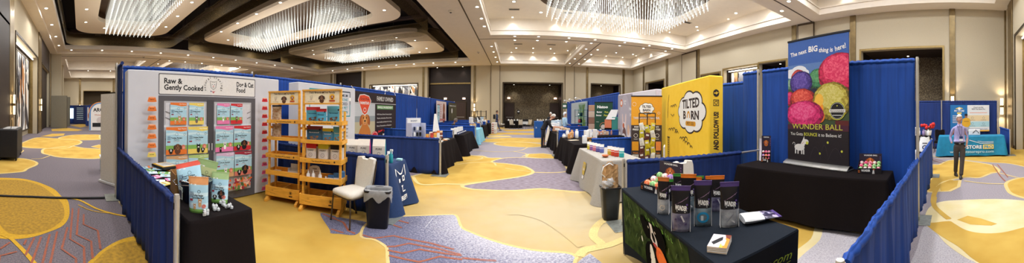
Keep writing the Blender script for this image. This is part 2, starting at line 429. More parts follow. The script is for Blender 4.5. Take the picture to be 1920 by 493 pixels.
CARPET_LINES=[
('cream',0.07,[(0.49,7.49),(0.89,7.42),(1.24,7.43),(1.52,7.55)],1),
('cream',0.06,[(-1.78,8.39),(-1.35,8.76),(-0.76,8.94),(-0.58,8.40)],1),
('cream',0.06,[(-1.63,9.13),(-1.26,9.34),(-1.16,9.81),(-1.46,10.11),(-1.85,10.22)],1),
('cream',0.06,[(-1.92,11.72),(-1.33,11.44),(-0.78,11.29),(-0.09,11.46),(0.29,11.90),(0.59,12.87)],1),
('cream',0.06,[(-0.09,11.46),(0.23,11.14),(0.44,10.70),(0.25,10.11)],1),
('cream',0.05,[(-0.29,8.03),(0.05,7.78),(0.34,7.61),(0.49,7.49)],1),
('cream',0.08,[(-2.49,6.46),(-2.20,5.96),(-1.97,5.83),(-1.57,6.03),(-1.14,6.10)],1),
('yellow',0.1,[(-0.12,4.43),(0.12,4.42),(0.43,4.17),(0.66,3.69),(0.80,3.27)],1),
('cream',0.12,[(1.41,4.08),(1.16,3.81),(1.02,3.51),(1.05,3.25),(0.82,3.18),(0.72,3.05)],1),
('cream',0.12,[(1.41,3.32),(1.18,3.23),(1.04,3.21),(0.82,3.18)],1),
('orange',0.035,[(-2.79,3.36),(-2.34,3.29),(-2.12,3.10),(-2.00,3.08)],0),
('orange',0.035,[(-2.34,3.00),(-2.14,3.01)],0),
('orange',0.035,[(-1.90,3.10),(-1.72,3.10),(-1.53,3.28),(-1.03,3.27),(-0.71,3.20)],0),
('orange',0.035,[(-1.48,2.98),(-1.39,3.03),(-1.27,3.17),(-0.92,3.17),(-0.61,3.10)],0),
('orange',0.035,[(-1.43,2.91),(-1.25,2.92),(-1.10,3.08),(-0.59,3.08)],0),
('orange',0.035,[(-1.37,2.81),(-1.01,2.82),(-0.83,3.00),(-0.57,3.00)],0),
('orange',0.035,[(-0.58,3.03),(-0.20,3.03)],0),
('orange',0.035,[(-1.87,3.80),(-1.50,3.74)],0),
('orange',0.035,[(-1.77,3.61),(-1.53,3.55)],0),
('chalk',0.006,[(-1.23,4.06),(-1.23,3.70),(-0.95,3.69),(-0.74,3.70),(-0.76,3.88)],0),
('chalk',0.006,[(-1.20,3.92),(-1.14,3.92),(-1.11,3.87),(-1.20,3.81)],0),
('chalk',0.006,[(-1.00,4.00),(-0.96,4.00),(-0.96,3.94),(-1.00,3.94),(-1.00,4.00)],0),
('cream',0.05,[(6.59,-0.31),(6.30,-0.77),(6.16,-1.24)],1),
('cream',0.05,[(7.35,-1.04),(7.36,-1.25),(6.70,-1.63),(6.65,-1.79)],1),
('cream',0.05,[(10.48,0.73),(9.89,0.37),(9.88,-0.09),(9.59,-0.45)],1),
('yellow',0.1,[(4.99,0.32),(5.60,0.33),(6.20,0.23),(6.67,-0.03)],1),
('orange',0.03,[(9.88,0.67),(9.11,0.17)],0),
('orange',0.03,[(9.48,0.64),(8.88,0.29)],0),
('orange',0.03,[(8.49,-1.44),(7.53,-1.43),(6.75,-1.41)],0),
('orange',0.03,[(8.52,-1.29),(6.93,-1.25),(6.39,-1.27)],0),
('yellow',0.09,[(5.32,0.31),(4.87,0.30),(4.54,0.18),(4.23,0.03)],1),
('cream2',0.05,[(-10.67,-2.49),(-10.56,-2.20),(-9.91,-2.21),(-9.41,-2.43),(-9.11,-2.35),(-8.81,-2.14)],1),
('cream2',0.05,[(-8.84,-1.58),(-8.97,-1.26),(-9.56,-1.05)],1),
('gold2',0.055,[(-3.44,-1.04),(-3.36,-0.87),(-3.23,-0.75),(-3.07,-0.62),(-2.80,-0.43)],1),
('gold2',0.045,[(-5.03,-0.27),(-4.93,-0.01),(-4.52,0.26),(-4.27,0.51),(-4.14,0.70)],1),
('gold2',0.02,[(-4.69,-0.03),(-4.41,0.20),(-4.27,0.53)],1),
('orange',0.028,[(-4.52,-0.12),(-3.45,-0.12),(-3.25,0.05),(-2.84,0.05)],0),
('orange',0.028,[(-4.52,-0.02),(-3.57,-0.04),(-3.39,0.14),(-3.00,0.14)],0),
('orange',0.028,[(-4.27,0.06),(-3.90,0.05),(-3.69,0.24),(-3.20,0.24)],0),
('orange',0.028,[(-3.79,-0.17),(-3.20,-0.21),(-3.00,-0.04),(-2.84,-0.04)],0),
('orange',0.028,[(-3.65,-0.30),(-2.82,-0.31)],0),
('orange',0.028,[(-3.56,-0.39),(-2.81,-0.39)],0),
('orange',0.028,[(-3.47,-0.49),(-2.98,-0.50),(-2.79,-0.51)],0),
('orange',0.028,[(-3.44,-0.57),(-3.00,-0.60)],0),
('orange',0.028,[(-3.36,-0.66),(-3.23,-0.66)],0),
('orange',0.028,[(-3.06,-0.71),(-2.92,-0.87),(-2.77,-0.84)],0),
('orange',0.028,[(-3.07,-0.91),(-3.25,-0.84)],0)]

# ------------------------------------------------------------------ the hall shell
XE, YN, YS, XW, ZC = 13.74, 30.43, -2.82, -46.6, 6.77
m_wall = M('wall_covering', (190, 178, 152), .85, noise=.03, scale=40, stretch=(1, 1, 4))
m_wall_dark = M('dark_panel_wood', (40, 29, 25), .5, noise=.12, scale=6, stretch=(6, 6, .5))
m_alcove = M('alcove_wallpaper', (86, 74, 56), .6, rgb2=(150, 135, 105), scale=16, thresh=(.45, .68), spec=.3)
m_brass = M('brushed_brass', (150, 128, 82), .35, metal=.75, noise=.08, scale=5)
m_bronze = M('dark_bronze', (70, 60, 46), .4, metal=.6, noise=.05)
m_ceil = M('ceiling_paint', (240, 230, 214), .9, noise=.01, scale=3)
m_dark = M('black_ceiling_void', (20, 13, 15), .85, noise=.12, scale=1.2)
m_track = M('partition_track', (92, 78, 62), .5, metal=.4)
m_black = M('matte_black', (24, 22, 23), .6)

def wall(name, axis, c, a0, a1, z0, z1, holes, th=.3, out=1, m=None):
    """wall plane at x=c (axis x) or y=c (axis y), solid outwards; holes (b0,b1,top)"""
    mb = MB(); m = m or m_wall
    lo, hi = (c, c+th*out) if out > 0 else (c-th, c)
    def bx(p0, p1, q0, q1):
        if p1-p0 < .001 or q1-q0 < .001: return
        if axis == 'x': mb.box(lo, hi, p0, p1, q0, q1, m)
        else: mb.box(p0, p1, lo, hi, q0, q1, m)
    cur = a0
    for (b0, b1, t) in sorted(holes):
        bx(cur, b0, z0, z1); bx(b0, b1, t, z1); cur = b1
    bx(cur, a1, z0, z1)
    return mb.build(name, kind='structure')

N_HOLES = [(-23.3, -19.0, 6.75), (-17.65, -11.25, 4.88), (-9.98, -5.0, 6.75), (-1.34, 5.16, 4.83), (8.55, 12.01, 4.88)]
E_HOLES = [(.39, 4.57, 4.85), (9.27, 11.34, 4.8), (11.5, 14.7, 4.75), (15.1, 17.31, 4.6), (23.14, 27.02, 4.84)]
S_HOLES = [(-44, -40, 3.0), (-38, -33, 4.9), (-24.6, -19.95, 4.9), (-17.9, -11.75, 4.92), (-10.55, -5.0, 4.9), (-3, 3, 4.9), (5.6, 11.7, 4.92)]
W_HOLES = [(.53, 5.04, 4.65), (12, 18, 4.65)]
wall('wall_north', 'y', YN, XW, XE, 0, ZC+.1, N_HOLES)
wall('wall_east', 'x', XE, YS, YN, 0, ZC+.1, E_HOLES)
wall('wall_south', 'y', YS, XW, XE, 0, ZC+.1, S_HOLES, out=-1)
wall('wall_west', 'x', XW, YS, YN, 0, ZC+.1, W_HOLES, out=-1)

def alcove(name, axis, c, b0, b1, top, depth, out, mback, mside=None, y_in=.3):
    """the recess behind an opening: back, two sides and a ceiling, all with thickness"""
    mb = MB(); t = .15; mside = mside or m_wall_dark
    s0 = c + y_in*out; s1 = c + depth*out
    lo, hi = min(s0, s1), max(s0, s1); k0, k1 = (s1, s1+t) if out > 0 else (s1-t, s1)
    def bx(p0, p1, q0, q1, z0, z1, m):
        if axis == 'x': mb.box(q0, q1, p0, p1, z0, z1, m)
        else: mb.box(p0, p1, q0, q1, z0, z1, m)
    bx(b0-t, b1+t, k0, k1, 0, top+t, mback)
    bx(b0-t, b0, lo, hi, 0, top+t, mside); bx(b1, b1+t, lo, hi, 0, top+t, mside)
    bx(b0, b1, lo, hi, top, top+t, M('alcove_ceiling', (60, 48, 40), .8))
    return mb.build(name, kind='structure')

alcove('wall_alcove_north', 'y', YN, -1.34, 5.16, 4.83, 2.6, 1, m_alcove)
alcove('wall_alcove_north_east', 'y', YN, 8.55, 12.01, 4.88, 2.2, 1, m_alcove)
alcove('wall_alcove_door_bay', 'y', YN, -9.98, -5.0, 6.75, .9, 1, m_wall_dark)
alcove('wall_alcove_far_bay', 'y', YN, -23.3, -19.0, 6.75, .5, 1, m_wall_dark)
alcove('wall_alcove_art', 'y', YN, -17.65, -11.25, 4.88, .7, 1, m_wall)
alcove('wall_alcove_east', 'x', XE, .39, 4.57, 4.85, 2.4, 1, m_alcove)
alcove('wall_alcove_east_mid', 'x', XE, 9.27, 11.34, 4.8, 1.6, 1, m_wall_dark)
alcove('wall_alcove_east_art', 'x', XE, 11.5, 14.7, 4.75, .7, 1, m_wall)
alcove('wall_alcove_east_service', 'x', XE, 15.1, 17.31, 4.6, 1.6, 1, m_wall_dark)
alcove('wall_alcove_east_far', 'x', XE, 23.14, 27.02, 4.84, 2.0, 1, m_wall_dark)
alcove('wall_alcove_west', 'x', XW, .53, 5.04, 4.65, 2.4, -1, m_alcove)
alcove('wall_alcove_west_far', 'x', XW, 12, 18, 4.65, 2.0, -1, m_alcove)
for i, (a, b, t, d, mk) in enumerate([(-44, -40, 3.0, .6, m_wall_dark), (-38, -33, 4.9, .7, m_wall), (-24.6, -19.95, 4.9, .6, m_wall_dark), (-17.9, -11.75, 4.92, .62, m_wall), (-10.55, -5.0, 4.9, 1.2, m_wall_dark), (-3, 3, 4.9, .7, m_wall), (5.6, 11.7, 4.92, .62, m_wall)]):
    alcove('wall_alcove_south', 'y', YS, a, b, t, d, -1, mk, mside=m_brass if mk is m_wall else m_wall_dark)

# brass casings round the openings, brass pilaster strips, pockets, bases
mb = MB()
def casing(mb, axis, c, b0, b1, top, out, w=.12, d=.05, m=None):
    m = m or m_brass
    lo, hi = (c-d, c) if out > 0 else (c, c+d)
    def bx(p0, p1, z0, z1):
        if axis == 'x': mb.box(lo, hi, p0, p1, z0, z1, m)
        else: mb.box(p0, p1, lo, hi, z0, z1, m)
    bx(b0-w, b0, 0, top+w); bx(b1, b1+w, 0, top+w); bx(b0, b1, top, top+w)
for i, (ax, c, o, hs) in enumerate((('y', YN, 1, N_HOLES), ('x', XE, 1, E_HOLES), ('y', YS, -1, S_HOLES), ('x', XW, -1, W_HOLES))):
    mb = MB()
    for b0, b1, t in hs:
        casing(mb, ax, c, b0, b1, t, o, w=.1 if t < 6 else .04, m=m_brass if i in (1, 3) else m_bronze)
    mb.build('trim_%d' % (i+1), kind='structure')
def strips(name, axis, c, out, L_, m, d=.06):
    mb = MB(); lo, hi = (c-d, c) if out > 0 else (c, c+d)
    for a, b in L_:
        if axis == 'x': mb.box(lo, hi, a, b, 0, ZC, m, .01)
        else: mb.box(a, b, lo, hi, 0, ZC, m, .01)
    mb.build(name, kind='structure')
m_strip = M('bronze_strip', (128, 110, 76), .35, metal=.7, noise=.1, scale=3)
strips('trim_5', 'x', XE, 1, [(8.53, 8.85), (4.87, 5.2), (-.25, .04), (17.52, 17.81), (22.35, 22.74), (27.35, 27.68), (-2.82, -2.72)], m_strip)
strips('trim_6', 'y', YN, 1, [(-10.66, -10.4), (-18.69, -18.37), (-24.02, -23.74), (-4.66, -4.42), (7.92, 8.17), (12.35, 12.63)], m_strip)
strips('trim_7', 'x', XW, -1, [(-.28, .08), (5.4, 5.76), (10.6, 11), (19, 19.4)], m_strip)
strips('trim_8', 'y', YS, -1, [(-11.3, -10.6), (-19.5, -18.3), (-26, -25.6), (12.18, 13.09), (3.6, 4.4), (-32, -31.4)], m_strip)
mb = MB()      # movable partition pockets: slightly proud wall panels with dark reveals
for a, b in ((-2.7, -1.76), (5.5, 6.5)):
    mb.box(a-.04, a, YN-.1, YN, 0, ZC, m_track); mb.box(b, b+.04, YN-.1, YN, 0, ZC, m_track); mb.box(a, b, YN-.08, YN, 0, ZC, m_wall)
for a, b in ((7.38, 8.37), (17.9, 19.95)):
    mb.box(XE-.1, XE, a-.04, a, 0, ZC-.1, m_track); mb.box(XE-.1, XE, b, b+.04, 0, ZC-.1, m_track); mb.box(XE-.08, XE, a, b, 0, ZC-.12, m_wall)
    mb.box(XE-.1, XE, a-.04, b+.04, ZC-.12, ZC-.02, m_track)
mb.build('wall_partition_pocket', kind='structure')
m_base = M('baseboard', (66, 50, 40), .5)
for nm, bx in (('baseboard_north', (XW, XE, YN-.03, YN)), ('baseboard_south', (XW, XE, YS, YS+.03)), ('baseboard_east', (XE-.03, XE, YS, YN)), ('baseboard_west', (XW, XW+.03, YS, YN))):
    mb = MB()
    hs = {'north': N_HOLES, 'south': S_HOLES, 'east': E_HOLES, 'west': W_HOLES}[nm.split('_')[1]]
    along_x = nm.split('_')[1] in ('north', 'south')
    cur = bx[0] if along_x else bx[2]
    for b0, b1, t in sorted(hs) + [((bx[1] if along_x else bx[3]), None, 0)]:
        if along_x: mb.box(cur, b0, bx[2], bx[3], .003, .14, m_base)
        else: mb.box(bx[0], bx[1], cur, b0, .003, .14, m_base)
        if b1 is not None: cur = b1
    mb.build(nm, kind='structure')
# dark timber cladding on the south wall between art niches
mb = MB()
mb.box(-24.6, -18.75, YS, YS+.05, 5.0, 6.7, m_wall_dark); mb.box(-24.6, -19.97, YS-.25, YS-.2, 0, 4.9, m_wall_dark)
mb.box(-11.0, -4.4, YS, YS+.05, 0.02, 6.76, m_wall_dark)
mb.box(-6, -4.4, YS-.05, YS+.1, 0.02, 6.76, m_wall_dark)
mb.build('wall_timber_cladding', kind='structure')
mb = MB(); mb.box(-26.4, -26.0, YS+.01, YS+1.0, 0, ZC, m_wall); mb.box(-33, -32.6, YS+.01, YS+.8, 0, ZC, m_wall)
mb.build('wall_pier', kind='structure')

# ------------------------------------------------------------------ ceiling with coffers
HI = 7.95
C_DARK = (-25.7, -3.9, -2.2, 29.7)
COFFERS = [(-1.7, 12.9, 8.35, 18.4), (-1.7, 12.9, -2.1, 6.6), (-1.6, 5.25, 20.35, 29.3), (6.98, 12.9, 20.35, 29.3),
           (-36.3, -28.6, -1.6, 6.9), (-45.4, -38.0, -1.6, 6.9), (-45.4, -28.6, 9.2, 20.0), (-45.4, -28.6, 21.5, 29.3)]
xs = sorted({XW-.3, XE+.3} | {c[0] for c in COFFERS+[C_DARK]} | {c[1] for c in COFFERS+[C_DARK]})
ys = sorted({YS-.3, YN+.3} | {c[2] for c in COFFERS+[C_DARK]} | {c[3] for c in COFFERS+[C_DARK]})
mb = MB()
for i in range(len(xs)-1):
    for j in range(len(ys)-1):
        cx, cy = (xs[i]+xs[i+1])/2, (ys[j]+ys[j+1])/2
        if any(c[0] < cx < c[1] and c[2] < cy < c[3] for c in COFFERS+[C_DARK]): continue
        mb.box(xs[i], xs[i+1], ys[j], ys[j+1], ZC, ZC+.12, m_ceil)
def ringbox(mb, c, d0, d1, z0, z1, m):
    """square ring between outsets d0 (inner) and d1 (outer) of rect c"""
    x0, x1, y0, y1 = c
    mb.box(x0-d1, x1+d1, y0-d1, y0-d0, z0, z1, m); mb.box(x0-d1, x1+d1, y1+d0, y1+d1, z0, z1, m)
    mb.box(x0-d1, x0-d0, y0-d0, y1+d0, z0, z1, m); mb.box(x1+d0, x1+d1, y0-d0, y1+d0, z0, z1, m)
for c in COFFERS:
    g = .3
    ringbox(mb, c, 0, .1, ZC+.121, 7.12, m_ceil)                       # lower face
    ringbox(mb, c, -.06, 0, 7.06, 7.12, m_ceil)                        # moulding
    ringbox(mb, c, g, g+.1, 7.13, HI+.1, m_ceil)                       # upper face
    ringbox(mb, c, .1, g+.1, 7.06, 7.12, m_ceil)                       # cove shelf
    mb.box(c[0]-g, c[1]+g, c[2]-g, c[3]+g, HI, HI+.1, m_ceil)
c = C_DARK
ringbox(mb, c, 0, .1, ZC+.121, 7.06, m_ceil)
ringbox(mb, c, -.8, .1, 7.0, 7.08, m_ceil)
ringbox(mb, c, -.8, -.7, 7.081, 7.38, m_ceil)
ringbox(mb, c, -.8, -.7, 7.381, 8.9, m_dark)
mb.box(c[0]+.7, c[1]-.7, c[2]+.7, c[3]-.7, 8.9, 9.0, m_dark)
mb.build('ceiling', kind='structure')
mb = MB()       # partition tracks let into the ceiling
zt = ZC-.012
for x0, x1, y0, y1 in ((-2.66, XE, 7.43, 7.50), (-2.66, XE, 19.34, 19.41), (6.13, 6.2, 19.4, YN), (-2.66, -2.59, YS, YN), (-27.1, -27.0, YS, YN), (-46, -27.1, 8.0, 8.1)):
    mb.box(x0, x1, y0, y1, zt, ZC, m_track)
mb.build('trim_9', kind='structure')
# ducts and fittings in the black void
for k, (x0, x1, y0, y1, z0, z1) in enumerate([(-24.5, -5.0, 8.3, 8.6, 8.35, 8.6), (-24.5, -5.0, 18.6, 18.9, 8.35, 8.6), (-6.2, -5.8, -.9, 28.3, 8.0, 8.3), (-23.6, -23.2, -.9, 28.3, 8.0, 8.3)]):
    mb = MB(); mb.box(x0, x1, y0, y1, z0, z1, M('void_duct', (50, 36, 38), .7), .03)
    mb.build('air_duct', label=['black air duct crossing the dark void beyond the first floating panel', 'black air duct crossing the dark void before the far floating panel', 'black air duct running along the right edge of the dark void', 'black air duct running along the left edge of the dark void'][k], cat='duct')

# ------------------------------------------------------------------ carpet
CM = {
 'base': M('carpet_grey', (84, 76, 82), .95, rgb2=(124, 114, 118), scale=55, bump=.4),
 'mid': M('carpet_mid_grey', (126, 118, 124), .95, rgb2=(160, 152, 156), scale=55, bump=.4),  # the same grey carpet, with brighter lighting put into its colour
 'purple': M('carpet_purple_lit', (112, 96, 104), .95, rgb2=(148, 138, 146), scale=9, bump=.3, stretch=(1, 3, 1)),  # aisle grey-purple, its paleness is lighting and reflection painted into the colour
 'indigo': M('carpet_indigo', (72, 72, 96), .95, rgb2=(122, 122, 144), scale=60, bump=.4),
 'greylight': M('carpet_pale_grey', (158, 152, 156), .95, rgb2=(184, 178, 180), scale=60, bump=.4, thresh=(.35, .6)),
 'yellow': M('carpet_yellow', (178, 140, 54), .95, rgb2=(196, 162, 76), scale=1.6, bump=.3),
 'gold': M('carpet_gold', (180, 140, 52), .95, rgb2=(202, 166, 76), scale=2, bump=.3),
 'gold2': M('carpet_deep_gold', (186, 142, 28), .95, rgb2=(206, 162, 44), scale=30, bump=.3),
 'mustard': M('carpet_mustard', (140, 108, 38), .95, rgb2=(182, 140, 42), scale=22, bump=.3),
 'cream': M('carpet_cream', (206, 182, 120), .95, scale=50, bump=.3),
 'cream2': M('carpet_straw', (206, 180, 110), .95, scale=50, bump=.3),
 'creamy': M('carpet_cream_field', (206, 188, 134), .95, rgb2=(212, 200, 164), scale=2.2, bump=.3),
 'paler': M('carpet_ivory', (232, 222, 196), .95, rgb2=(226, 208, 156), scale=3, bump=.3),
 'orange': M('carpet_orange', (170, 88, 50), .95, rgb2=(120, 84, 78), scale=60),
 'chalk': M('carpet_chalk', (205, 205, 205), .95),
}
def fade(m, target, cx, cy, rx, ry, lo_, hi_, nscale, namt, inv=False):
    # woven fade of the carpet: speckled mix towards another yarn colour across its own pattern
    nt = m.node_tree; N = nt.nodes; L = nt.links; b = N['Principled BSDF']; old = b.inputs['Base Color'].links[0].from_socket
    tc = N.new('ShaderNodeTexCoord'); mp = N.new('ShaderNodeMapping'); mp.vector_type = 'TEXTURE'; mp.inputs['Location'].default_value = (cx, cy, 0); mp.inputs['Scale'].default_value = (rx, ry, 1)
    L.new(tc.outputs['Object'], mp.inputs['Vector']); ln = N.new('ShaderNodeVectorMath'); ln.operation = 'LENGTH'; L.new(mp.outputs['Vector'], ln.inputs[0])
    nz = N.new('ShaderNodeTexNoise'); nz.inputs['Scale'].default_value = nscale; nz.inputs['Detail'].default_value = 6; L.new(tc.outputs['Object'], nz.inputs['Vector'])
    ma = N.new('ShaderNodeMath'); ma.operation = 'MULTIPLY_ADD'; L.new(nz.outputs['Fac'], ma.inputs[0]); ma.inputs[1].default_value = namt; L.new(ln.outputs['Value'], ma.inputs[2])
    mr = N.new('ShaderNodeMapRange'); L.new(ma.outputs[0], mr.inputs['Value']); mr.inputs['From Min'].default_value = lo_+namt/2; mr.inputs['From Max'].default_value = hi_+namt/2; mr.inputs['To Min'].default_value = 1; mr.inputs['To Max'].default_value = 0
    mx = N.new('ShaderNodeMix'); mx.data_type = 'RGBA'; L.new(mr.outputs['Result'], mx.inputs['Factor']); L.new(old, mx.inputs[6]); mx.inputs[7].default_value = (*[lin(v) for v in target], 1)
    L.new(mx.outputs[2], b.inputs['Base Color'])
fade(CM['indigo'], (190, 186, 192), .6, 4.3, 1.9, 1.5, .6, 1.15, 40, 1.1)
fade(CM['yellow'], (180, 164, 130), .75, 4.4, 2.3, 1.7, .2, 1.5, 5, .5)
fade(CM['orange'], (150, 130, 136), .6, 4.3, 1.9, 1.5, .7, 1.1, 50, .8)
mb = MB()
mb.box(XW-3, XE+3, YS-2, YN+3, -.2, 0, CM['base'])
mb.add([(-2.0, -2.8, .0002), (13.7, -2.8, .0002), (13.7, 30, .0002), (-2.0, 30, .0002)], [(0, 1, 2, 3)], CM['mid'])  # paints the better lit side of the grey carpet lighter
_k = 0
def inset_line(mb, pts, w, m, z_, closed):
    n = len(pts); L_ = []; R_ = []
    for i in range(n):
        a = pts[i-1] if (i > 0 or closed) else pts[i]; b = pts[(i+1) % n] if (i < n-1 or closed) else pts[i]
        dx, dy = b[0]-a[0], b[1]-a[1]; q = math.hypot(dx, dy) or 1; nx, ny = -dy/q*w, dx/q*w
        L_.append((pts[i][0]+nx, pts[i][1]+ny, z_)); R_.append((pts[i][0]-nx, pts[i][1]-ny, z_))
    mb.add(L_+R_, [(i+n, (i+1) % n + n, (i+1) % n, i) for i in range(n if closed else n-1)], m)
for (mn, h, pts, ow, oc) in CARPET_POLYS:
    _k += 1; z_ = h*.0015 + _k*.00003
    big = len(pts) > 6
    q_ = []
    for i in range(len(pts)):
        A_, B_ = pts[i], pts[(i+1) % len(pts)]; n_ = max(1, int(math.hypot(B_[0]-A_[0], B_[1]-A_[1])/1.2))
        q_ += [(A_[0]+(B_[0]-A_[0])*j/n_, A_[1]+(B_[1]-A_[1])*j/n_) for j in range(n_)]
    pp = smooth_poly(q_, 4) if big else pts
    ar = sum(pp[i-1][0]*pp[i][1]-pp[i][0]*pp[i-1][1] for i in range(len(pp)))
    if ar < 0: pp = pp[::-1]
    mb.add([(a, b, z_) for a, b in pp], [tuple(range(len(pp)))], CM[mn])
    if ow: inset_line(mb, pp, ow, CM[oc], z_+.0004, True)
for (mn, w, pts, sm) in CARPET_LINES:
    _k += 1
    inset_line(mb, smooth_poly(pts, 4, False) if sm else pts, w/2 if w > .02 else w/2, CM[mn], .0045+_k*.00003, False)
random.seed(5)   # the pattern carries on where little of it is seen
for k in range(46):
    x, y = random.uniform(-45, 13), random.uniform(-2, 30)
    if -5.3 < x < 4.5 and y < 16 or (x < 0 and x > -12 and y < 1) or (x > 4.3 and y < 3) or (x < -5 and y < .7 and x > -24): continue
    if -2.5 < x < 2 and y < 25: continue
    r = random.uniform(.9, 2.0); pts = [(x+r*random.uniform(.8, 1.3)*1.5*math.cos(t), y+r*random.uniform(.8, 1.2)*math.sin(t)) for t in [2*PI*i/8 for i in range(8)]]
    pp = smooth_poly(pts, 4); z_ = .0004+k*.00002
    mb.add([(a, b, z_) for a, b in pp], [tuple(range(len(pp)))], CM['gold']); inset_line(mb, pp, .05, CM['cream2'], z_+.0003, True)
mb.build('floor', kind='structure')

# ------------------------------------------------------------------ things on the ceiling
m_lens = M('lamp_lens', (255, 246, 226), emit=10.0)
m_ringw = M('lamp_trim', (214, 206, 192), .5)
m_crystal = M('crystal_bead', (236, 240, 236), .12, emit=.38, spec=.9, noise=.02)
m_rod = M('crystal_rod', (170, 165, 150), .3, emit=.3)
m_plate = M('chandelier_canopy', (78, 58, 38), .45, metal=.5, noise=.1, scale=2)
m_panel = M('floating_panel_plaster', (232, 218, 196), .9, noise=.01)
m_mesh = M('gold_metal_mesh', (70, 54, 24), .7, metal=.2, alpha=.30, scale=6, stretch=(14, 14, .3), rgb2=(96, 76, 36))
_lv = {}
def downlight(x, y, z_, label, group, r=.085):
    if 'p' not in _lv:
        t = thing('ceiling_light', label, 'ceiling light', (x, y, z_), 0, group)
        mb = MB(); mb.lathe([(1.0, -.10), (1.45, -.10), (1.5, -.02), (1.0, .0)], m_ringw, seg=16); mb.build('trim_ring', t)
        mb = MB(); mb.lathe([(1.0, -.14), (.99, -.09)], m_lens, seg=16); mb.build('lens', t)
        t.scale = (r, r, r); _lv['p'] = t; return t
    return dup(_lv['p'], (x, y, z_), label=label, group=group, sc=r)

PANELS = [(-21.9, -6.8, -.36, 6.6), (-21.9, -6.8, 9.9, 16.5), (-21.4, -6.8, 19.1, 26.9)]
HOLES = [(-19.3, -8.4, 1.1, 5.3), (-19.3, -8.4, 11.0, 15.5), (-18.3, -9.3, 20.9, 25.1)]
PL = ['white floating ceiling panel nearest the south wall, holding the leftmost large chandelier', 'white floating ceiling panel in the middle of the dark void, with the widest chandelier', 'white floating ceiling panel farthest back near the timber doors']
ZP = 7.6
def ring_solid(mb, outer, inner, z0, z1, m):
    n = len(outer)
    P = [(a, b, z0) for a, b in outer]+[(a, b, z0) for a, b in inner]+[(a, b, z1) for a, b in outer]+[(a, b, z1) for a, b in inner]
    Fc = []
    for i in range(n):
        j = (i+1) % n
        Fc += [(i, n+i, n+j, j), (2*n+i, 2*n+j, 3*n+j, 3*n+i), (i, j, 2*n+j, 2*n+i), (n+i, 3*n+i, 3*n+j, n+j)]
    mb.add(P, Fc, m)
for p, h, lb in zip(PANELS, HOLES, PL):
    t = thing('floating_ceiling_panel', lb, 'ceiling panel', ((p[0]+p[1])/2, (p[2]+p[3])/2, ZP), 0, 'floating ceiling panels in the dark void')
    cx, cy = t.location[0], t.location[1]
    o = rrect(p[0]-cx, p[1]-cx, p[2]-cy, p[3]-cy, 1.5, 10); i_ = rrect(h[0]-cx, h[1]-cx, h[2]-cy, h[3]-cy, 1.1, 10)
    mb = MB(); ring_solid(mb, o, i_, 0, .28, m_panel); mb.build('panel', t)
    mb = MB(); i2 = rrect(h[0]-cx-.04, h[1]-cx+.04, h[2]-cy-.04, h[3]-cy+.04, 1.14, 10); ring_solid(mb, i2, i_, .285, .62, m_plate); mb.prism(i2, .62, .66, m_plate)
    mb.build('recess', t)
    mb = MB()
    for ax, ay in ((p[0]+2-cx, p[2]+1-cy), (p[1]-2-cx, p[2]+1-cy), (p[0]+2-cx, p[3]-1-cy), (p[1]-2-cx, p[3]-1-cy)):
        mb.cyl((ax, ay, .29), (ax, ay, 1.28), .02, .02, m_black, 6)
    mb.build('hanger', t)
for (x0, x1, y0, y1), lb in zip([(-22.9, -5.7, -1.15, 7.55), (-22.9, -5.7, 8.95, 18.3), (-22.9, -5.7, 19.5, 28.0)], ['gold mesh curtain looping round the nearest floating panel on the left', 'gold mesh curtain looping round the middle floating panel', 'gold mesh curtain looping round the farthest floating panel']):
    o = rrect(x0, x1, y0, y1, 1.2, 8); o2 = rrect(x0+.015, x1-.015, y0+.015, y1-.015, 1.19, 8)
    mb = MB(); ring_solid(mb, o, o2, 6.88, 7.82, m_mesh)
    ring_solid(mb, rrect(x0-.02, x1+.02, y0-.02, y1+.02, 1.2, 8), rrect(x0+.03, x1-.03, y0+.03, y1-.03, 1.19, 8), 7.821, 7.88, m_bronze)
    for ax in (x0+3, x1-3, (x0+x1)/2):
        for ay in (y0, y1): mb.cyl((ax, ay, 7.881), (ax, ay, 8.88), .008, .008, m_black, 4)
    mb.build('metal_mesh_curtain', label=lb, cat='mesh curtain', group='gold mesh curtains under the dark void')

def strand_into(mb, x, y, zt, L_, dense):
    mb.cyl((x, y, zt), (x, y, zt-L_), .006, .006, m_rod, 3, caps=False)
    k = L_*.25
    while k < L_:
        r = .021 if dense else .017
        z_ = zt-k
        mb.add([(x+r, y, z_), (x, y+r, z_), (x-r, y, z_), (x, y-r, z_), (x, y, z_+r*1.6), (x, y, z_-r*1.6)], [(0,1,4),(1,2,4),(2,3,4),(3,0,4),(1,0,5),(2,1,5),(3,2,5),(0,3,5)], m_crystal)
        k += .075 if dense else .10
    z_ = zt-L_; r = .026
    mb.cyl((x, y, z_+.22), (x, y, z_), r*.55, r, m_crystal, 5)
def in_rr(x, y, r4, rad):
    x0, x1, y0, y1 = r4
    if not (x0 < x < x1 and y0 < y < y1): return False
    dx = max(x0+rad-x, 0, x-(x1-rad)); dy = max(y0+rad-y, 0, y-(y1-rad))
    return dx*dx+dy*dy <= rad*rad
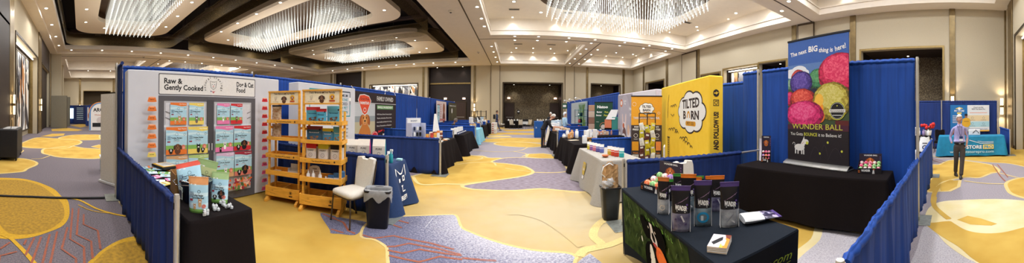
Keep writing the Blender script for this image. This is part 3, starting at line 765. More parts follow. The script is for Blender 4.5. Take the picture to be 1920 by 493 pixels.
def chandelier(label, r4, rad, zt, prof, step, power, inset=.3, n_parts=100, canopy=False, dense=True):
    cx, cy = (r4[0]+r4[1])/2, (r4[2]+r4[3])/2
    t = thing('chandelier', label, 'chandelier', (cx, cy, zt), 0)
    mb = MB(); pl = rrect(r4[0]-cx+.05, r4[1]-cx-.05, r4[2]-cy+.05, r4[3]-cy-.05, rad, 10)
    mb.prism(pl, -.06 if canopy else -.03, -.001, m_plate); mb.build('canopy', t)
    q = (r4[0]+inset, r4[1]-inset, r4[2]+inset, r4[3]-inset); S = []
    nx = int((q[1]-q[0])/step); ny = int((q[3]-q[2])/step)
    for i in range(nx+1):
        for j in range(ny+1):
            x = q[0]+(q[1]-q[0])*i/nx; y = q[2]+(q[3]-q[2])*j/ny
            if in_rr(x, y, q, rad*.8): S.append((x*x+y*y, x, y))
    S.sort()
    for k, (d, x, y) in enumerate(S[:n_parts]):
        mb = MB(); strand_into(mb, x-cx, y-cy, -.07, prof((x-q[0])/(q[1]-q[0]), (y-q[2])/(q[3]-q[2])), dense); mb.build('crystal_strand', t)
    if S[n_parts:]:
        mb = MB()
        for d, x, y in S[n_parts:]: strand_into(mb, x-cx, y-cy, -.07, prof((x-q[0])/(q[1]-q[0]), (y-q[2])/(q[3]-q[2])), dense)
        mb.build('crystal_strands', t, kind='stuff')
    # added upward fill in mid-air below the crystals, brightens the ceiling around
    ld = bpy.data.lights.new('chandelier_light', 'AREA'); ld.shape = 'RECTANGLE'; ld.size = (q[1]-q[0])*.8; ld.size_y = (q[3]-q[2])*.8; ld.energy = power; ld.color = (1, .96, .9)
    lo = bpy.data.objects.new('chandelier_light', ld); COL.objects.link(lo); lo.parent = t
    lo.location = (0, 0, -2.7); lo.rotation_euler = (PI, 0, 0)
    return t
wave = lambda u, v: 1.22 + .30*math.cos(PI*u*.6)*(.6+.4*v) + .08*math.sin(u*7+v*3)
wave3 = lambda u, v: 1.32+.12*math.sin(u*6)*math.sin(v*3)
waveR = lambda u, v: .75+.6*math.sin(PI*u)**.7*(.5+.5*v) + .06*math.sin(u*9)
chandelier('long crystal chandelier in the floating panel nearest the left wall', HOLES[0], 1.05, ZP+.619, wave, .27, 110)
chandelier('longest crystal chandelier, hanging from the middle floating panel over the left booths', HOLES[1], 1.05, ZP+.619, wave, .27, 230)
chandelier('smallest crystal chandelier, in the floating panel farthest back', HOLES[2], 1.05, ZP+.619, wave3, .30, 220)
chandelier('crystal bead chandelier on a dark oval plate over the white coffer at top centre', (1.1, 10.0, 10.0, 16.7), 2.2, HI, waveR, .31, 200, canopy=True)
chandelier('distant crystal chandelier seen above the left booth banner, through the far white ceiling', (-41.5, -31.5, 12.2, 17.6), 1.2, HI, wave3, .45, 350, canopy=True, dense=False)

g1 = 'downlights in the floating panel nearest the left wall'; l1 = 'small round downlight in the white panel around the leftmost chandelier'
for x, y in [(-16.6, .34), (-19.07, .34), (-20.35, 1.73), (-20.35, 4.4), (-19.1, 6.05), (-16.65, 6.05), (-14.2, 6.0), (-11.8, 6.0), (-9.4, 6.0), (-14.2, .34), (-11.8, .34), (-9.4, .34)]: downlight(x, y, ZP, l1, g1)
g2 = 'downlights in the middle floating panel'; l2 = 'small round downlight in the white panel around the widest chandelier'
for x, y in [(-18.5, 10.25), (-20.4, 11.98), (-20.4, 14.5), (-16.1, 10.2), (-13.85, 10.15), (-11.55, 10.1), (-9.2, 10.1), (-7.5, 12.0), (-7.5, 14.53), (-18.5, 16), (-16.1, 16), (-13.85, 16), (-11.5, 16)]: downlight(x, y, ZP, l2, g2)
g3 = 'downlights in the farthest floating panel'; l3 = 'small round downlight in the white panel around the smallest chandelier'
for x, y in [(-18.4, 20.4), (-19.6, 21.9), (-16.1, 20.4), (-13.9, 20.4), (-11.6, 20.35), (-9.4, 20.4), (-8.3, 21.75), (-8.3, 24.8), (-9.5, 26.17), (-19.6, 24.5), (-14, 26.2)]: downlight(x, y, ZP, l3, g3)
gs = 'downlights on the ledge round the dark void'; ls = 'small downlight on the pale ledge bordering the dark ceiling void'
for x in (-23.4, -20.5, -17.6, -14.7, -11.8): downlight(x, -1.85, 7.0, ls, gs, .09)
for y in (-.85, 1.95, 4.7, 7.5, 10.3, 13.1, 15.8, 18.6, 21.3, 24.1): downlight(-25.25, y, 7.0, ls, gs, .09)
for x in (-22.8, -20.4, -18.1, -15.8, -13.5, -11.3, -9.0, -6.5): downlight(x, 29.3, 7.0, ls, gs, .09)
gt = 'downlights flanking the ceiling partition track'; lt = 'small recessed downlight beside the partition track in the white ceiling'
for x in (-.08, 1.54, 3.64, 5.52, 7.78, 9.82, 11.87):
    for y in (18.73, 19.75): downlight(x, y, ZC, lt, gt, .08)
gu = 'downlights beside the aisle partition track'; lu = 'small recessed downlight beside the track running above the aisle'
for y in (12.2, 13.4, 15.1, 16.5, 21.6, 23.6, 25.9, 28.3): downlight(-1.9, y, ZC, lu, gu, .08)
for y in (21.65, 23.63, 25.9, 28.4):
    for x in (5.62, 6.6): downlight(x, y, ZC, lu, gu, .08)
gv = 'downlights inside the far white coffers'; lv = 'small downlight inside a far white ceiling coffer'
for x in (.03, 1.7, 3.45, 8.1, 10.35, 12.3):
    for y in (27.28,): downlight(x, y, HI, lv, gv, .08)
for x in (.06, 1.75, 3.5, 8.1, 10.4): downlight(x, 24.5, HI, lv, gv, .08)
gw = 'downlights inside the large white coffer'; lw = 'small downlight in the large white coffer around the oval chandelier'
for x, y in [(-.13, 15.8), (1.57, 17.4), (12.34, 16.1), (12.49, 12.24), (12.4, 9.4), (-.1, 12), (4.5, 9.2), (8, 9.2), (5, 17.5), (8.5, 17.5)]: downlight(x, y, HI, lw, gw, .09)
gx = 'downlights beside the nearest partition track'; lx = 'small recessed downlight beside the track above the balls banner'
for x, y in [(10.6, 7.0), (11.4, 7.95), (9.4, 7.95), (8.6, 7.0), (5, 7.0), (6, 7.95)]: downlight(x, y, ZC, lx, gx, .09)
gy = 'downlights inside the far left white coffers'; ly = 'small downlight in a white coffer at the far left end'
for x in (-44, -41.7, -39.4, -35, -32.5, -30):
    for y in (.6, 3.2, 5.8): downlight(x, y, HI, ly, gy, .08)
gz = 'downlights on the far left ceiling'; lz = 'small recessed downlight in the flat ceiling at the far left end'
for x, y in [(-27.8, 9.2), (-27.8, 11), (-27.8, 13), (-27.8, 15.5), (-27.8, 18), (-30, 8.6), (-33, 8.6), (-36, 8.6), (-39, 8.6), (-42, 8.6), (-37.1, 1), (-37.1, 4)]: downlight(x, y, ZC, lz, gz, .08)
# ceiling speakers in the void, vents, detectors
m_sp = M('void_speaker', (74, 60, 58), .6)
def void_speaker(x, y):
    mb = MB(); mb.at((x, y, 8.05)); mb.lathe([(.24, 0), (.27, .03), (.25, .12), (.14, .2), (.03, .85)], m_sp, seg=20); mb.lathe([(.14, -.03), (.17, .0)], m_black, seg=16)
    return mb.build('void_speaker', label='round grey speaker hanging inside the dark ceiling void', cat='ceiling speaker', group='round speakers in the dark void')
for x, y in [(-20.7, -1.5), (-16.2, -1.6), (-24.2, 1.5), (-24.2, 4), (-24.2, 6.3), (-20, 7.95), (-16, 7.95), (-12, 7.95), (-23.9, 11.5), (-24, 14), (-5.3, 17.3), (-5.3, 20.2), (-5.3, 23.2), (-20, 19.15), (-12, 19.15)]: void_speaker(x, y)
m_vent = M('vent_grille', (176, 166, 150), .6)
def vent(x, y, z_, sx, sy, label):
    t = thing('air_vent', label, 'air vent', (x, y, z_), 0, 'air vents in the white coffers')
    mb = MB(); mb.box(-sx, sx, -sy, -sy+.03, -.03, 0, m_vent); mb.box(-sx, sx, sy-.03, sy, -.03, 0, m_vent); mb.box(-sx, -sx+.03, -sy+.03, sy-.03, -.03, 0, m_vent); mb.box(sx-.03, sx, -sy+.03, sy-.03, -.03, 0, m_vent); mb.build('frame', t)
    mb = MB(); k = -sy+.06
    while k < sy-.04: mb.box(-sx+.03, sx-.03, k, k+.02, -.02, -.001, m_black); k += .05
    mb.build('grille', t)
vent(-.12, 16.97, HI, .33, .12, 'slotted air vent in the large white coffer, left of the oval chandelier')
vent(3.3, 17.2, HI, .3, .12, 'slotted air vent in the large white coffer, behind the oval chandelier')
vent(11.2, 15.7, HI, .3, .15, 'slotted air vent in the large white coffer, right of the oval chandelier')
vent(.2, 25.6, HI, .4, .12, 'slotted air vent in the far left one of the small white coffers')
vent(3.3, 25.6, HI, .4, .12, 'slotted air vent in the far small coffer, right one of its pair')
for x, y, z_, lb in [(-3.3, 13.7, ZC, 'smoke detector on the pale ceiling edge right of the dark void'), (-3.2, 23.5, ZC, 'dark smoke detector on the far ceiling edge right of the dark void'), (-26.4, 6.1, ZC, 'dark smoke detector on the ceiling above the left banner')]:
    mb = MB(); mb.at((x, y, z_)); mb.lathe([(.06, -.09), (.11, -.07), (.14, -.02), (.14, 0)], m_ringw, seg=16); mb.lathe([(.04, -.115), (.06, -.092)], m_black, seg=12); mb.build('smoke_detector', label=lb, cat='smoke detector')

# ------------------------------------------------------------------ wall lamps, doors, exit signs, wall art
m_glow = M('sconce_glass', (255, 226, 178), emit=5.0)
_sc = {}
def sconce(x, y, z_, rz, label, sc=1.0):
    t = thing('wall_sconce', label, 'wall lamp', (x, y, z_), rz, 'brass wall sconces')
    mb = MB(); mb.box(-.07, .07, 0, .02, -.34, .34, m_brass, .005); mb.build('backplate', t)
    mb = MB(); mb.box(-.1, .1, .02, .12, -.05, .05, m_brass, .01); mb.build('bracket', t)
    for s_ in (1, -1):
        mb = MB()
        for dx in (-.045, .045): mb.cyl((dx, .07, s_*.055), (dx, .07, s_*.4), .03, .03, m_glow, 10)
        mb.build('glass_tube', t)
        ld = bpy.data.lights.new('sconce_light', 'SPOT'); ld.energy = 40; ld.color = (1, .8, .55); ld.shadow_soft_size = .04; ld.spot_size = 2.2; ld.spot_blend = 1
        lo = bpy.data.objects.new('sconce_light', ld); COL.objects.link(lo); lo.parent = t; lo.location = (0, .14, s_*.42); lo.rotation_euler = (0 if s_ < 0 else PI, 0, 0)
    return t
# local +y points away from the wall
sconce(XE-.07, -.1, 2.02, PI/2, 'lit brass sconce on the bronze strip above the blue booth at the far right')
sconce(XE-.07, -2.55, 1.92, PI/2, 'lit brass sconce in the corner by the right-hand lit artwork')
sconce(-4.54, YN-.07, 2.12, PI, 'lit brass sconce right of the timber door bay on the far wall')
sconce(-11.0, YS+.07, 1.8, 0, 'lit brass sconce left of the big lit artwork at far left')
sconce(-18.9, YS+.07, 1.9, 0, 'lit brass sconce right of the big lit artwork at far left')
sconce(XW+.1, -.1, 1.9, -PI/2, 'tiny distant brass sconce on the far left end wall')

m_exit = M('exit_sign_face', (255, 214, 196), emit=2.2); m_exred = M('exit_letters', (206, 40, 30), emit=1.0)
def exit_sign(x, y, z_, rz, label):
    t = thing('exit_sign', label, 'exit sign', (x, y, z_), rz, 'lit exit signs')
    mb = MB(); mb.box(-.17, .17, -.05, 0, -.1, .1, m_exit, .01)
    a = Art(mb, (0, -.051, 0), (1, 0, 0), (0, 0, 1)); a.text('EXIT', 0, -.055, .11, m_exred, bold=.03, w=.27)
    mb.build('sign_face', t)
    mb = MB(); mb.box(-.02, .02, -.04, -.01, .1, .16, m_ringw); mb.build('bracket', t)
exit_sign(-.81, 32.95, 3.3, 0, 'left lit exit sign in the patterned alcove at the far end')
exit_sign(4.76, 32.95, 3.3, 0, 'right lit exit sign in the patterned alcove at the far end')
exit_sign(-8.1, 31.28, 3.15, 0, 'left lit exit sign over the timber doors')
exit_sign(-5.9, 31.28, 3.15, 0, 'right lit exit sign over the timber doors')
m_door = M('door_walnut', (58, 42, 36), .45, noise=.12, scale=4, stretch=(8, 8, .4)); m_steel = M('steel', (170, 168, 162), .3, metal=.85)
def door(n, x, y, w, h, leaves, rz=0):
    t = bpy.data.objects.new('door_%d' % n, None); COL.objects.link(t); t.location = (x, y, 0); t.rotation_euler[2] = rz; t['kind'] = 'structure'
    mb = MB(); mb.box(-w/2-.08, -w/2, -.08, 0, 0, h+.08, m_bronze); mb.box(w/2, w/2+.08, -.08, 0, 0, h+.08, m_bronze); mb.box(-w/2, w/2, -.08, 0, h, h+.08, m_bronze); mb.build('door_frame', t)
    for k in range(leaves):
        x0 = -w/2 + w*k/leaves; x1 = x0 + w/leaves
        mb = MB(); mb.box(x0+.006, x1-.006, -.06, -.01, .02, h-.01, m_door, .005); lf = mb.build('door_leaf', t)
        mb = MB(); mb.box(x0+.12, x1-.12, -.13, -.1, .98, 1.06, m_steel, .01); mb.box(x0+.12, x0+.18, -.1, -.06, .99, 1.05, m_steel); mb.box(x1-.18, x1-.12, -.1, -.06, .99, 1.05, m_steel); mb.build('push_bar', lf)
door(1, -.7, 33.02, 1.05, 2.7, 1); door(2, 4.7, 33.02, 1.1, 2.7, 1); door(3, -7.5, 31.3, 3.6, 2.75, 2); door(4, -21.15, 30.9, 3.4, 2.7, 2)
door(5, -7.5, -4.0, 2.4, 2.6, 2, PI)
mb = MB(); mb.box(-9.96, -5.02, 31.18, 31.33, 4.82, 4.98, m_brass); mb.build('trim_10', kind='structure')

# abstract wall art in the lit niches
AC = [ink(238, 236, 230), ink(30, 30, 34), ink(92, 94, 100), ink(176, 118, 68), ink(205, 205, 206), ink(60, 58, 64), ink(206, 160, 112), ink(150, 150, 156), ink(250, 250, 248)]
NICHE = {5: 24, 6: 14, 4: 14}
def wall_art(label, loc, rz, w, z0, z1, n, seed):
    t = thing('wall_art', label, 'wall art', loc, rz, 'large abstract artworks in lit wall niches')
    R_ = random.Random(seed); h = z1-z0; pw = w/n
    for k in range(n):
        mb = MB(); x0 = -w/2+pw*k
        mb.box(x0+.03, x0+pw-.03, 0, .05, z0, z1, AC[0])
        a = Art(mb, (x0+.03, .0505, z0), (-1, 0, 0), (0, 0, 1)); a.u = Vector((1, 0, 0)); a.n = Vector((0, 1, 0)); W_ = pw-.06
        cut = lambda p: (min(max(p[0], 0), W_), min(max(p[1], 0), h))
        for j in range(17):
            m = R_.choice(AC[1:]); cx, cy = R_.uniform(-.1, W_), R_.uniform(-.3, h); L_ = R_.uniform(.6, 2.4); an = R_.uniform(.6, 2.2); b = R_.uniform(.08, .4)
            c1, s1 = math.cos(an), math.sin(an); pts = []
            for (u, v) in ((0, -b/2), (L_*.3, -b), (L_*.7, -b*.7), (L_, 0), (L_*.6, b*.6), (L_*.25, b*.7), (0, b/3)):
                pts.append(cut((cx+u*c1-v*s1, cy+u*s1+v*c1)))
            q = []
            for p in pts:
                if not q or (abs(q[-1][0]-p[0])+abs(q[-1][1]-p[1])) > .004: q.append(p)
            if len(q) > 3 and (abs(q[0][0]-q[-1][0])+abs(q[0][1]-q[-1][1])) < .004: q.pop()
            if len(q) >= 3:
                # mirror orientation so the print faces +y
                a.mb.add([a.P(*p) for p in reversed(q)], [tuple(range(len(q)))], m); a.k += .0004
        mb.build('art_panel', t)
    mb = MB()
    for k in range(n+1): mb.box(-w/2+pw*k-.028, -w/2+pw*k+.028, -.01, .09, z0, z1, m_bronze)
    mb.box(-w/2-.028, w/2+.028, -.01, .1, z0-.06, z0-.001, m_bronze); mb.box(-w/2-.028, w/2+.028, -.01, .1, z1+.001, z1+.06, m_bronze)
    mb.build('frame', t)
    mb = MB(); mb.box(-w/2+.05, w/2-.05, .3, .36, z1+.06, z1+.1, M('led_strip', (255, 250, 240), emit=9)); mb.build('light_strip', t)
    ld = bpy.data.lights.new('niche_light', 'AREA'); ld.shape = 'RECTANGLE'; ld.size = w*.95; ld.size_y = .08; ld.energy = NICHE.get(n, 40); ld.color = (1, .96, .9)
    lo = bpy.data.objects.new('niche_light', ld); COL.objects.link(lo); lo.parent = t; lo.location = (0, .33, z1+.05); lo.rotation_euler = (math.radians(-18), 0, 0)
    return t
wall_art('tall white black and amber abstract artwork glowing at the far left', (-14.85, -3.40, 0), 0, 5.6, .38, 4.72, 5, 3)
wall_art('white black and amber abstract artwork glowing at the right edge', (8.7, -3.40, 0), 0, 5.7, .4, 4.72, 5, 11)
wall_art('abstract artwork showing above the blue drape behind the yellow banner', (14.4, 13.1, 0), PI/2, 2.9, .4, 4.55, 4, 19)
wall_art('wide abstract artwork on the far wall above the left booths', (-14.45, 31.08, 0), PI, 6.0, .4, 4.7, 6, 23)
wall_art('small distant abstract artwork beyond the grey partition on the left wall', (-35.5, -3.45, 0), 0, 4.6, .4, 4.7, 4, 31)

# washes grazing the coffer faces and the alcove walls: small recessed spots with their own glow
m_wash = M('wash_lens', (255, 244, 220), emit=8.0)
def wash(x, y, z_, label, group, power=70, tilt=(0, 0)):
    t = downlight(x, y, z_, label, group, .06)
    ld = bpy.data.lights.new('wash_light', 'SPOT'); ld.energy = power; ld.color = (1, .94, .84); ld.spot_size = 1.7; ld.spot_blend = .8; ld.shadow_soft_size = .05
    lo = bpy.data.objects.new('wash_light', ld); COL.objects.link(lo); lo.location = (x, y, z_-.03); lo.rotation_euler = (tilt[0], tilt[1], 0)
gA = 'wash lamps grazing the white coffer faces'; lA = 'tiny wash lamp grazing the upper face of a white ceiling coffer'
for c in COFFERS[:4]:
    n_ = 5 if c is COFFERS[0] or c is COFFERS[1] else 3
    for k in range(n_):
        x = c[0]+(c[1]-c[0])*(k+.5)/n_; wash(x, c[3]+.02, HI, lA, gA, 55)
    for k in range(3):
        y = c[2]+(c[3]-c[2])*(k+.5)/3; wash(c[1]+.02, y, HI, lA, gA, 55)
for x in (-.2, 4.0): wash(x, 32.3, 4.83, 'small lamp washing the patterned wall of the far alcove', 'lamps in the far alcove', 120)
wash(10.2, 32.0, 4.88, 'small lamp in the right hand far alcove', 'lamps in the small alcoves', 60)
wash(15.6, 2.4, 4.85, 'small lamp in the dark alcove above the tall right curtain', 'lamps in the right alcoves', 60)
wash(14.6, 10.3, 4.8, 'small lamp in the dark alcove left of the balls banner', 'lamps in the right alcoves', 30)
wash(-9, 30.9, 6.74, 'small lamp in the timber door bay, left one', 'lamps in the timber door bay', 60); wash(-6, 30.9, 6.74, 'small lamp in the timber door bay, right one', 'lamps in the timber door bay', 60)

# ------------------------------------------------------------------ booth kit: drapes, poles, tables, bags, boxes
m_blue = M('blue_drape', (12, 66, 150), .7, noise=.12, scale=2.2, stretch=(9, 9, .4))
m_navy = M('navy_drape', (18, 46, 108), .75, noise=.12, scale=2.2, stretch=(9, 9, .4))
m_pole = M('aluminium_pole', (196, 192, 182), .35, metal=.6, noise=.03)
m_plate2 = M('steel_base_plate', (160, 164, 156), .35, metal=.6, noise=.1, scale=20)
m_blk = M('black_table_cloth', (24, 19, 19), .95, noise=.06, scale=60, spec=.1)
m_white = ink(240, 240, 236); m_ink = ink(20, 20, 22); m_offw = ink(224, 222, 218)
m_chr = M('chrome', (200, 200, 200), .15, metal=1.0)
DL = {'n': 0}
def drape(A, B, z1, label, m=None, z0=.02, folds=9.0, amp=.03, seed=0, group='blue drapes on the booth rails', bar=True, name='drape'):
    """gathered curtain from A to B (x, y), folds per metre; hem wavers, top pocket sleeves the rail"""
    m = m or m_blue; A = Vector((*A, 0)); B = Vector((*B, 0)); L_ = (B-A).length; d = (B-A)/L_; n = Vector((-d.y, d.x, 0))
    R_ = random.Random(seed + int(L_*100)); ph = [R_.uniform(0, 6.28) for _ in range(6)]
    fr = [folds*R_.uniform(.8, 1.2), folds*.53, folds*.23]
    def off(s, t):
        a = amp*(.25+.75*t)
        q = math.sin(s*fr[0]*3+ph[0]+.8*math.sin(s*2.1+ph[3]))*.6 + math.sin(s*fr[1]*3+ph[1])*.45 + math.sin(s*fr[2]*3+ph[2]+t)*.5
        return a*q
    mb = MB(); nu = max(10, int(L_*22)); H = z1-z0
    def fn(u, v):
        s = u*L_; t = v
        if t < .02: ztop = z1+.025+.008*math.sin(s*60+ph[4]); zz = ztop
        else: zz = z1 - H*(t-.02)/.98
        if t > .97: zz += .012*math.sin(s*9+ph[5])
        p = A + d*s + n*(off(s, t) + (.006*math.sin(s*70) if t < .12 else 0))
        return (p.x, p.y, zz)
    mb.sheet(fn, nu, 14 if H > 1.2 else 8, m, .006)
    # rod pocket
    pts = [tuple(A + d*(L_*k/nu) + n*off(L_*k/nu, 0)) for k in range(nu+1)]
    mb.tube([(p[0], p[1], z1-.012+.004*math.sin(k*2.1)) for k, p in enumerate(pts)], [.026+.005*math.sin(k*2.7+ph[0]) for k in range(nu+1)], m, 8)
    return mb.build(name, label=label, cat='drape', group=group)
_pole = {}
def pole(x, y, h, label, group='drape support poles', hidden_plate=False, rz=0):
    key = round(h, 2)
    if key in _pole: return dup(_pole[key], (x, y, 0), rz, label, group)
    t = thing('drape_pole', label, 'pole', (x, y, 0), rz, group)
    mb = MB(); mb.cyl((0, 0, .012), (0, 0, h), .025, .025, m_pole, 14); mb.cyl((0, 0, h-.02), (0, 0, h+.015), .027, .02, m_pole, 14)
    mb.box(-.008, .008, -.029, -.02, h-.1, h-.05, m_black); mb.build('upright', t)
    mb = MB(); mb.box(-.2, .2, -.2, .2, .0048, .012, m_plate2, .002); mb.cyl((0, 0, .012), (0, 0, .06), .034, .03, m_plate2, 12); mb.build('base_plate', t)
    _pole[key] = t; return t
def rail(A, B, z_, label, group='metal rails of the booths'):
    mb = MB(); A = (*A, z_); B = (*B, z_); mb.cyl(A, B, .017, .017, m_pole, 10)
    return mb.build('crossbar', label=label, cat='rail', group=group)

def cloth_ring(lx, ly, r, n):
    P_ = rrect(-lx/2, lx/2, -ly/2, ly/2, r, 4); out = []
    # resample evenly, keeping corners dense
    L_ = 0; acc = []
    for i in range(len(P_)):
        a = P_[i]; b = P_[(i+1) % len(P_)]; q = math.hypot(b[0]-a[0], b[1]-a[1]); k = max(1, int(q/(2*(lx+ly)/n)))
        for j in range(k): out.append((a[0]+(b[0]-a[0])*j/k, a[1]+(b[1]-a[1])*j/k))
    return out
def table_cloth(name, label, cat, cx, cy, lx, ly, h, rz, m, flare=.06, wave=.02, seed=1, hem=.015, group='cloth covered booth tables', parts=None, n=150, wf=3.0, leg=True):
    t = thing('display_table', label, cat, (cx, cy, 0), rz, group)
    R_ = random.Random(seed); ring = cloth_ring(lx, ly, .025, n); N_ = len(ring)
    ph = [R_.uniform(0, 6.28) for _ in range(4)]; mb = MB(); P = []; per = []
    s = 0
    for i in range(N_):
        per.append(s); a = ring[i]; b = ring[(i+1) % N_]; s += math.hypot(b[0]-a[0], b[1]-a[1])
    lev = [0, .012, .05, .15, .3, .45, .6, .75, .88, 1.0]
    for li, tt in enumerate(lev):
        for i, (x, y) in enumerate(ring):
            a = ring[i-1]; b = ring[(i+1) % N_]; tx, ty = b[0]-a[0], b[1]-a[1]; q = math.hypot(tx, ty) or 1; nx, ny = ty/q, -tx/q
            cornerness = max(0, 1 - (abs(abs(x)-lx/2)+abs(abs(y)-ly/2))/.3)
            w = wave*(math.sin(per[i]*wf*2.2+ph[0])+.6*math.sin(per[i]*wf*4.7+ph[1])+.4*math.sin(per[i]*wf*1.1+ph[2]))
            o = 0 if li == 0 else .006 + tt*flare*(1+1.6*cornerness) + w*tt**1.1
            P.append((x+nx*o, y+ny*o, (h if li == 0 else h-.006 if li == 1 else h-(h-hem)*tt) + (.01*math.sin(per[i]*7+ph[3]) if li == len(lev)-1 else 0)))
    Fc = []
    for li in range(len(lev)-1):
        for i in range(N_):
            j = (i+1) % N_; Fc.append((li*N_+i, (li+1)*N_+i, (li+1)*N_+j, li*N_+j))
    mb.add(P, Fc, m, True); mb.add(P[:N_], [tuple(range(N_))], m)
    c = mb.build('tablecloth', t)
    if leg:
        mb = MB()
        for sx in (-1, 1):
            for sy in (-1, 1): mb.cyl((sx*(lx/2-.15), sy*(ly/2-.1), 0), (sx*(lx/2-.15), sy*(ly/2-.1), h-.03), .014, .014, m_steel, 8)
        mb.box(-lx/2+.02, lx/2-.02, -ly/2+.02, ly/2-.02, h-.03, h-.008, m_offw); mb.build('folding_frame', t)
    return t

class Curved(Art):
    def __init__(s, mb, fn, lift=.0008):
        s.mb = mb; s.fn = fn; s.k = lift; s.l = lift
    def P(s, a, b): return tuple(s.fn(a, b, s.k))
def pouch(name, label, cat, loc, rz, w, h, d, bands, art=None, group=None, tilt=0, lean=0, m_back=None, gusset=None, taper=.12):
    """stand-up bag: oval base, flat sealed top; bands = [(t_from, material)...] bottom to top; front faces local -y"""
    o = thing(name, label, cat, loc, rz, group); o.rotation_euler = (lean, tilt, rz)
    nu, nv = 18, 16; mb = MB()
    def half(v): return w/2*(1-taper*(1-min(1, v*3))**2*.6) * (1 - .03*math.sin(v*PI))
    def dep(v): return d/2*max(.02, (1-v**2.2))*(1 if v > .06 else .8+v*3.3)
    def surf(a, b, k=0, side=1):
        v = min(1, max(0, b/h)); hw = half(v); u = max(-1, min(1, a/hw)); q = math.sqrt(max(0, 1-abs(u)**2.6))
        return (a, -side*(dep(v)*q + k + .002), b)
    bm = [m for _, m in bands]; bt = [t_ for t_, _ in bands]
    vs = sorted(set([j/nv for j in range(nv+1)] + bt))
    for side in (1, -1):
        for j in range(len(vs)-1):
            v0, v1 = vs[j], vs[j+1]; m = [mm for t_, mm in bands if t_ <= v0+1e-6][-1]
            row = []
            for v in (v0, v1): row.append([surf(-half(v)+2*half(v)*i/nu, v*h, 0, side) for i in range(nu+1)])
            P = row[0]+row[1]; Fc = [(i, i+1, nu+2+i, nu+1+i) for i in range(nu)]
            if side < 0: Fc = [tuple(reversed(f)) for f in Fc]
            mb.add(P, Fc, m, True)
    base = [surf(-half(0)+2*half(0)*i/nu, 0, 0, 1) for i in range(nu+1)] + [surf(half(0)-2*half(0)*i/nu, 0, 0, -1) for i in range(1, nu)]
    mb.add(base, [tuple(reversed(range(len(base))))], bands[0][1])
    if gusset:
        for sx in (-1, 1):
            mb.add([(sx*half(0), -d*.35, 0), (sx*half(0), d*.35, 0), (sx*half(.5), 0, h*.55), (sx*(half(0)+.004), -d*.35, 0), (sx*(half(0)+.004), d*.35, 0), (sx*(half(.5)+.002), 0, h*.55)], [(0, 2, 1), (3, 4, 5), (0, 3, 5, 2), (1, 2, 5, 4), (0, 1, 4, 3)], gusset)
    if art: art(Curved(mb, lambda a, b, k: surf(a, b, k)), w, h)
    b = mb.build('bag_body', o)
    mb = MB(); tm = bands[-1][1]; mb.box(-half(1)-.001, half(1)+.001, -.003, .003, h-.002, h+.012, tm); mb.build('seal', o)
    return o

def dog_face(a, x, y, s, c1, c2, c3=None, tongue=None):
    """printed dog head; c1 coat, c2 muzzle, c3 ears"""
    c3 = c3 or c1
    a.ell(x, y-s*.9, s*.7, s*.7, c1)
    a.ell(x-s*.72, y-.05*s, s*.26, s*.55, c3, rot=-.25); a.ell(x+s*.72, y-.05*s, s*.26, s*.55, c3, rot=.25)
    a.ell(x, y, s*.68, s*.72, c1); a.ell(x, y-s*.22, s*.34, s*.42, c2); a.ell(x, y+s*.2, s*.12, s*.5, c2)
    a.ell(x, y-s*.12, s*.15, s*.11, m_ink); a.ell(x-s*.3, y+s*.18, s*.08, s*.09, m_ink); a.ell(x+s*.3, y+s*.18, s*.08, s*.09, m_ink)
    if tongue: a.ell(x, y-s*.62, s*.13, s*.24, tongue)
    a.line([(x-s*.18, y-s*.38), (x, y-s*.3), (x+s*.18, y-s*.38)], s*.04, m_ink)
def cat_face(a, x, y, s, c1, c2):
    a.ell(x, y-s*1.1, s*.55, s*.9, c1)
    a.poly([(x-s*.6, y+.1*s), (x-.15*s, y+.45*s), (x-s*.55, y+s*.95)], c1); a.poly([(x+.15*s, y+.45*s), (x+s*.6, y+.1*s), (x+s*.55, y+s*.95)], c1)
    a.ell(x, y, s*.62, s*.55, c1); a.ell(x, y-s*.2, s*.3, s*.22, c2); a.ell(x-s*.26, y+.1*s, s*.1, s*.1, m_ink); a.ell(x+s*.26, y+.1*s, s*.1, s*.1, m_ink)
    a.ell(x, y-s*.12, .06*s, .05*s, m_ink)
    for k in (-1, 0, 1): a.line([(x+k*s*.18, y+s*.25), (x+k*s*.15, y+s*.5)], s*.05, m_ink)
def bowl_icon(a, x, y, w, m):
    a.poly([(x-w/2, y-w*.26), (x+w/2, y-w*.26), (x+w*.36, y+w*.2), (x-w*.36, y+w*.2)], m); a.ell(x, y+w*.2, w*.36, w*.07, ink(236, 180, 150)); a.ell(x, y-w*.25, w*.5, w*.06, m)
def smiley_dog(a, x, y, s, m=None):
    m = m or m_ink
    a.line([(x-s*.5, y+s*.2), (x-s*.6, y+s*.75), (x-s*.25, y+s*.6), (x+s*.25, y+s*.6), (x+s*.6, y+s*.75), (x+s*.5, y+s*.2), (x+s*.42, y-s*.3), (x, y-s*.6), (x-s*.42, y-s*.3)], s*.07, m, True)
    a.ell(x-s*.2, y+s*.2, s*.06, s*.06, m); a.ell(x+s*.2, y+s*.2, s*.06, s*.06, m); a.ell(x, y-s*.05, s*.1, s*.07, ink(190, 30, 40))
    a.line([(x-s*.2, y-s*.2), (x, y-s*.32), (x+s*.2, y-s*.2)], s*.05, m)
def bowtie(a, x, y, s):
    a.poly([(x-s*.5, y), (x, y-s*.45), (x+s*.5, y)], ink(190, 40, 50)); a.line([(x-s*.36, y-s*.12), (x+s*.36, y-s*.12)], s*.07, m_white)
    a.poly([(x-s*.7, y+s*.15), (x-s*.35, y-.05*s), (x-s*.7, y-s*.2)], ink(40, 60, 110))

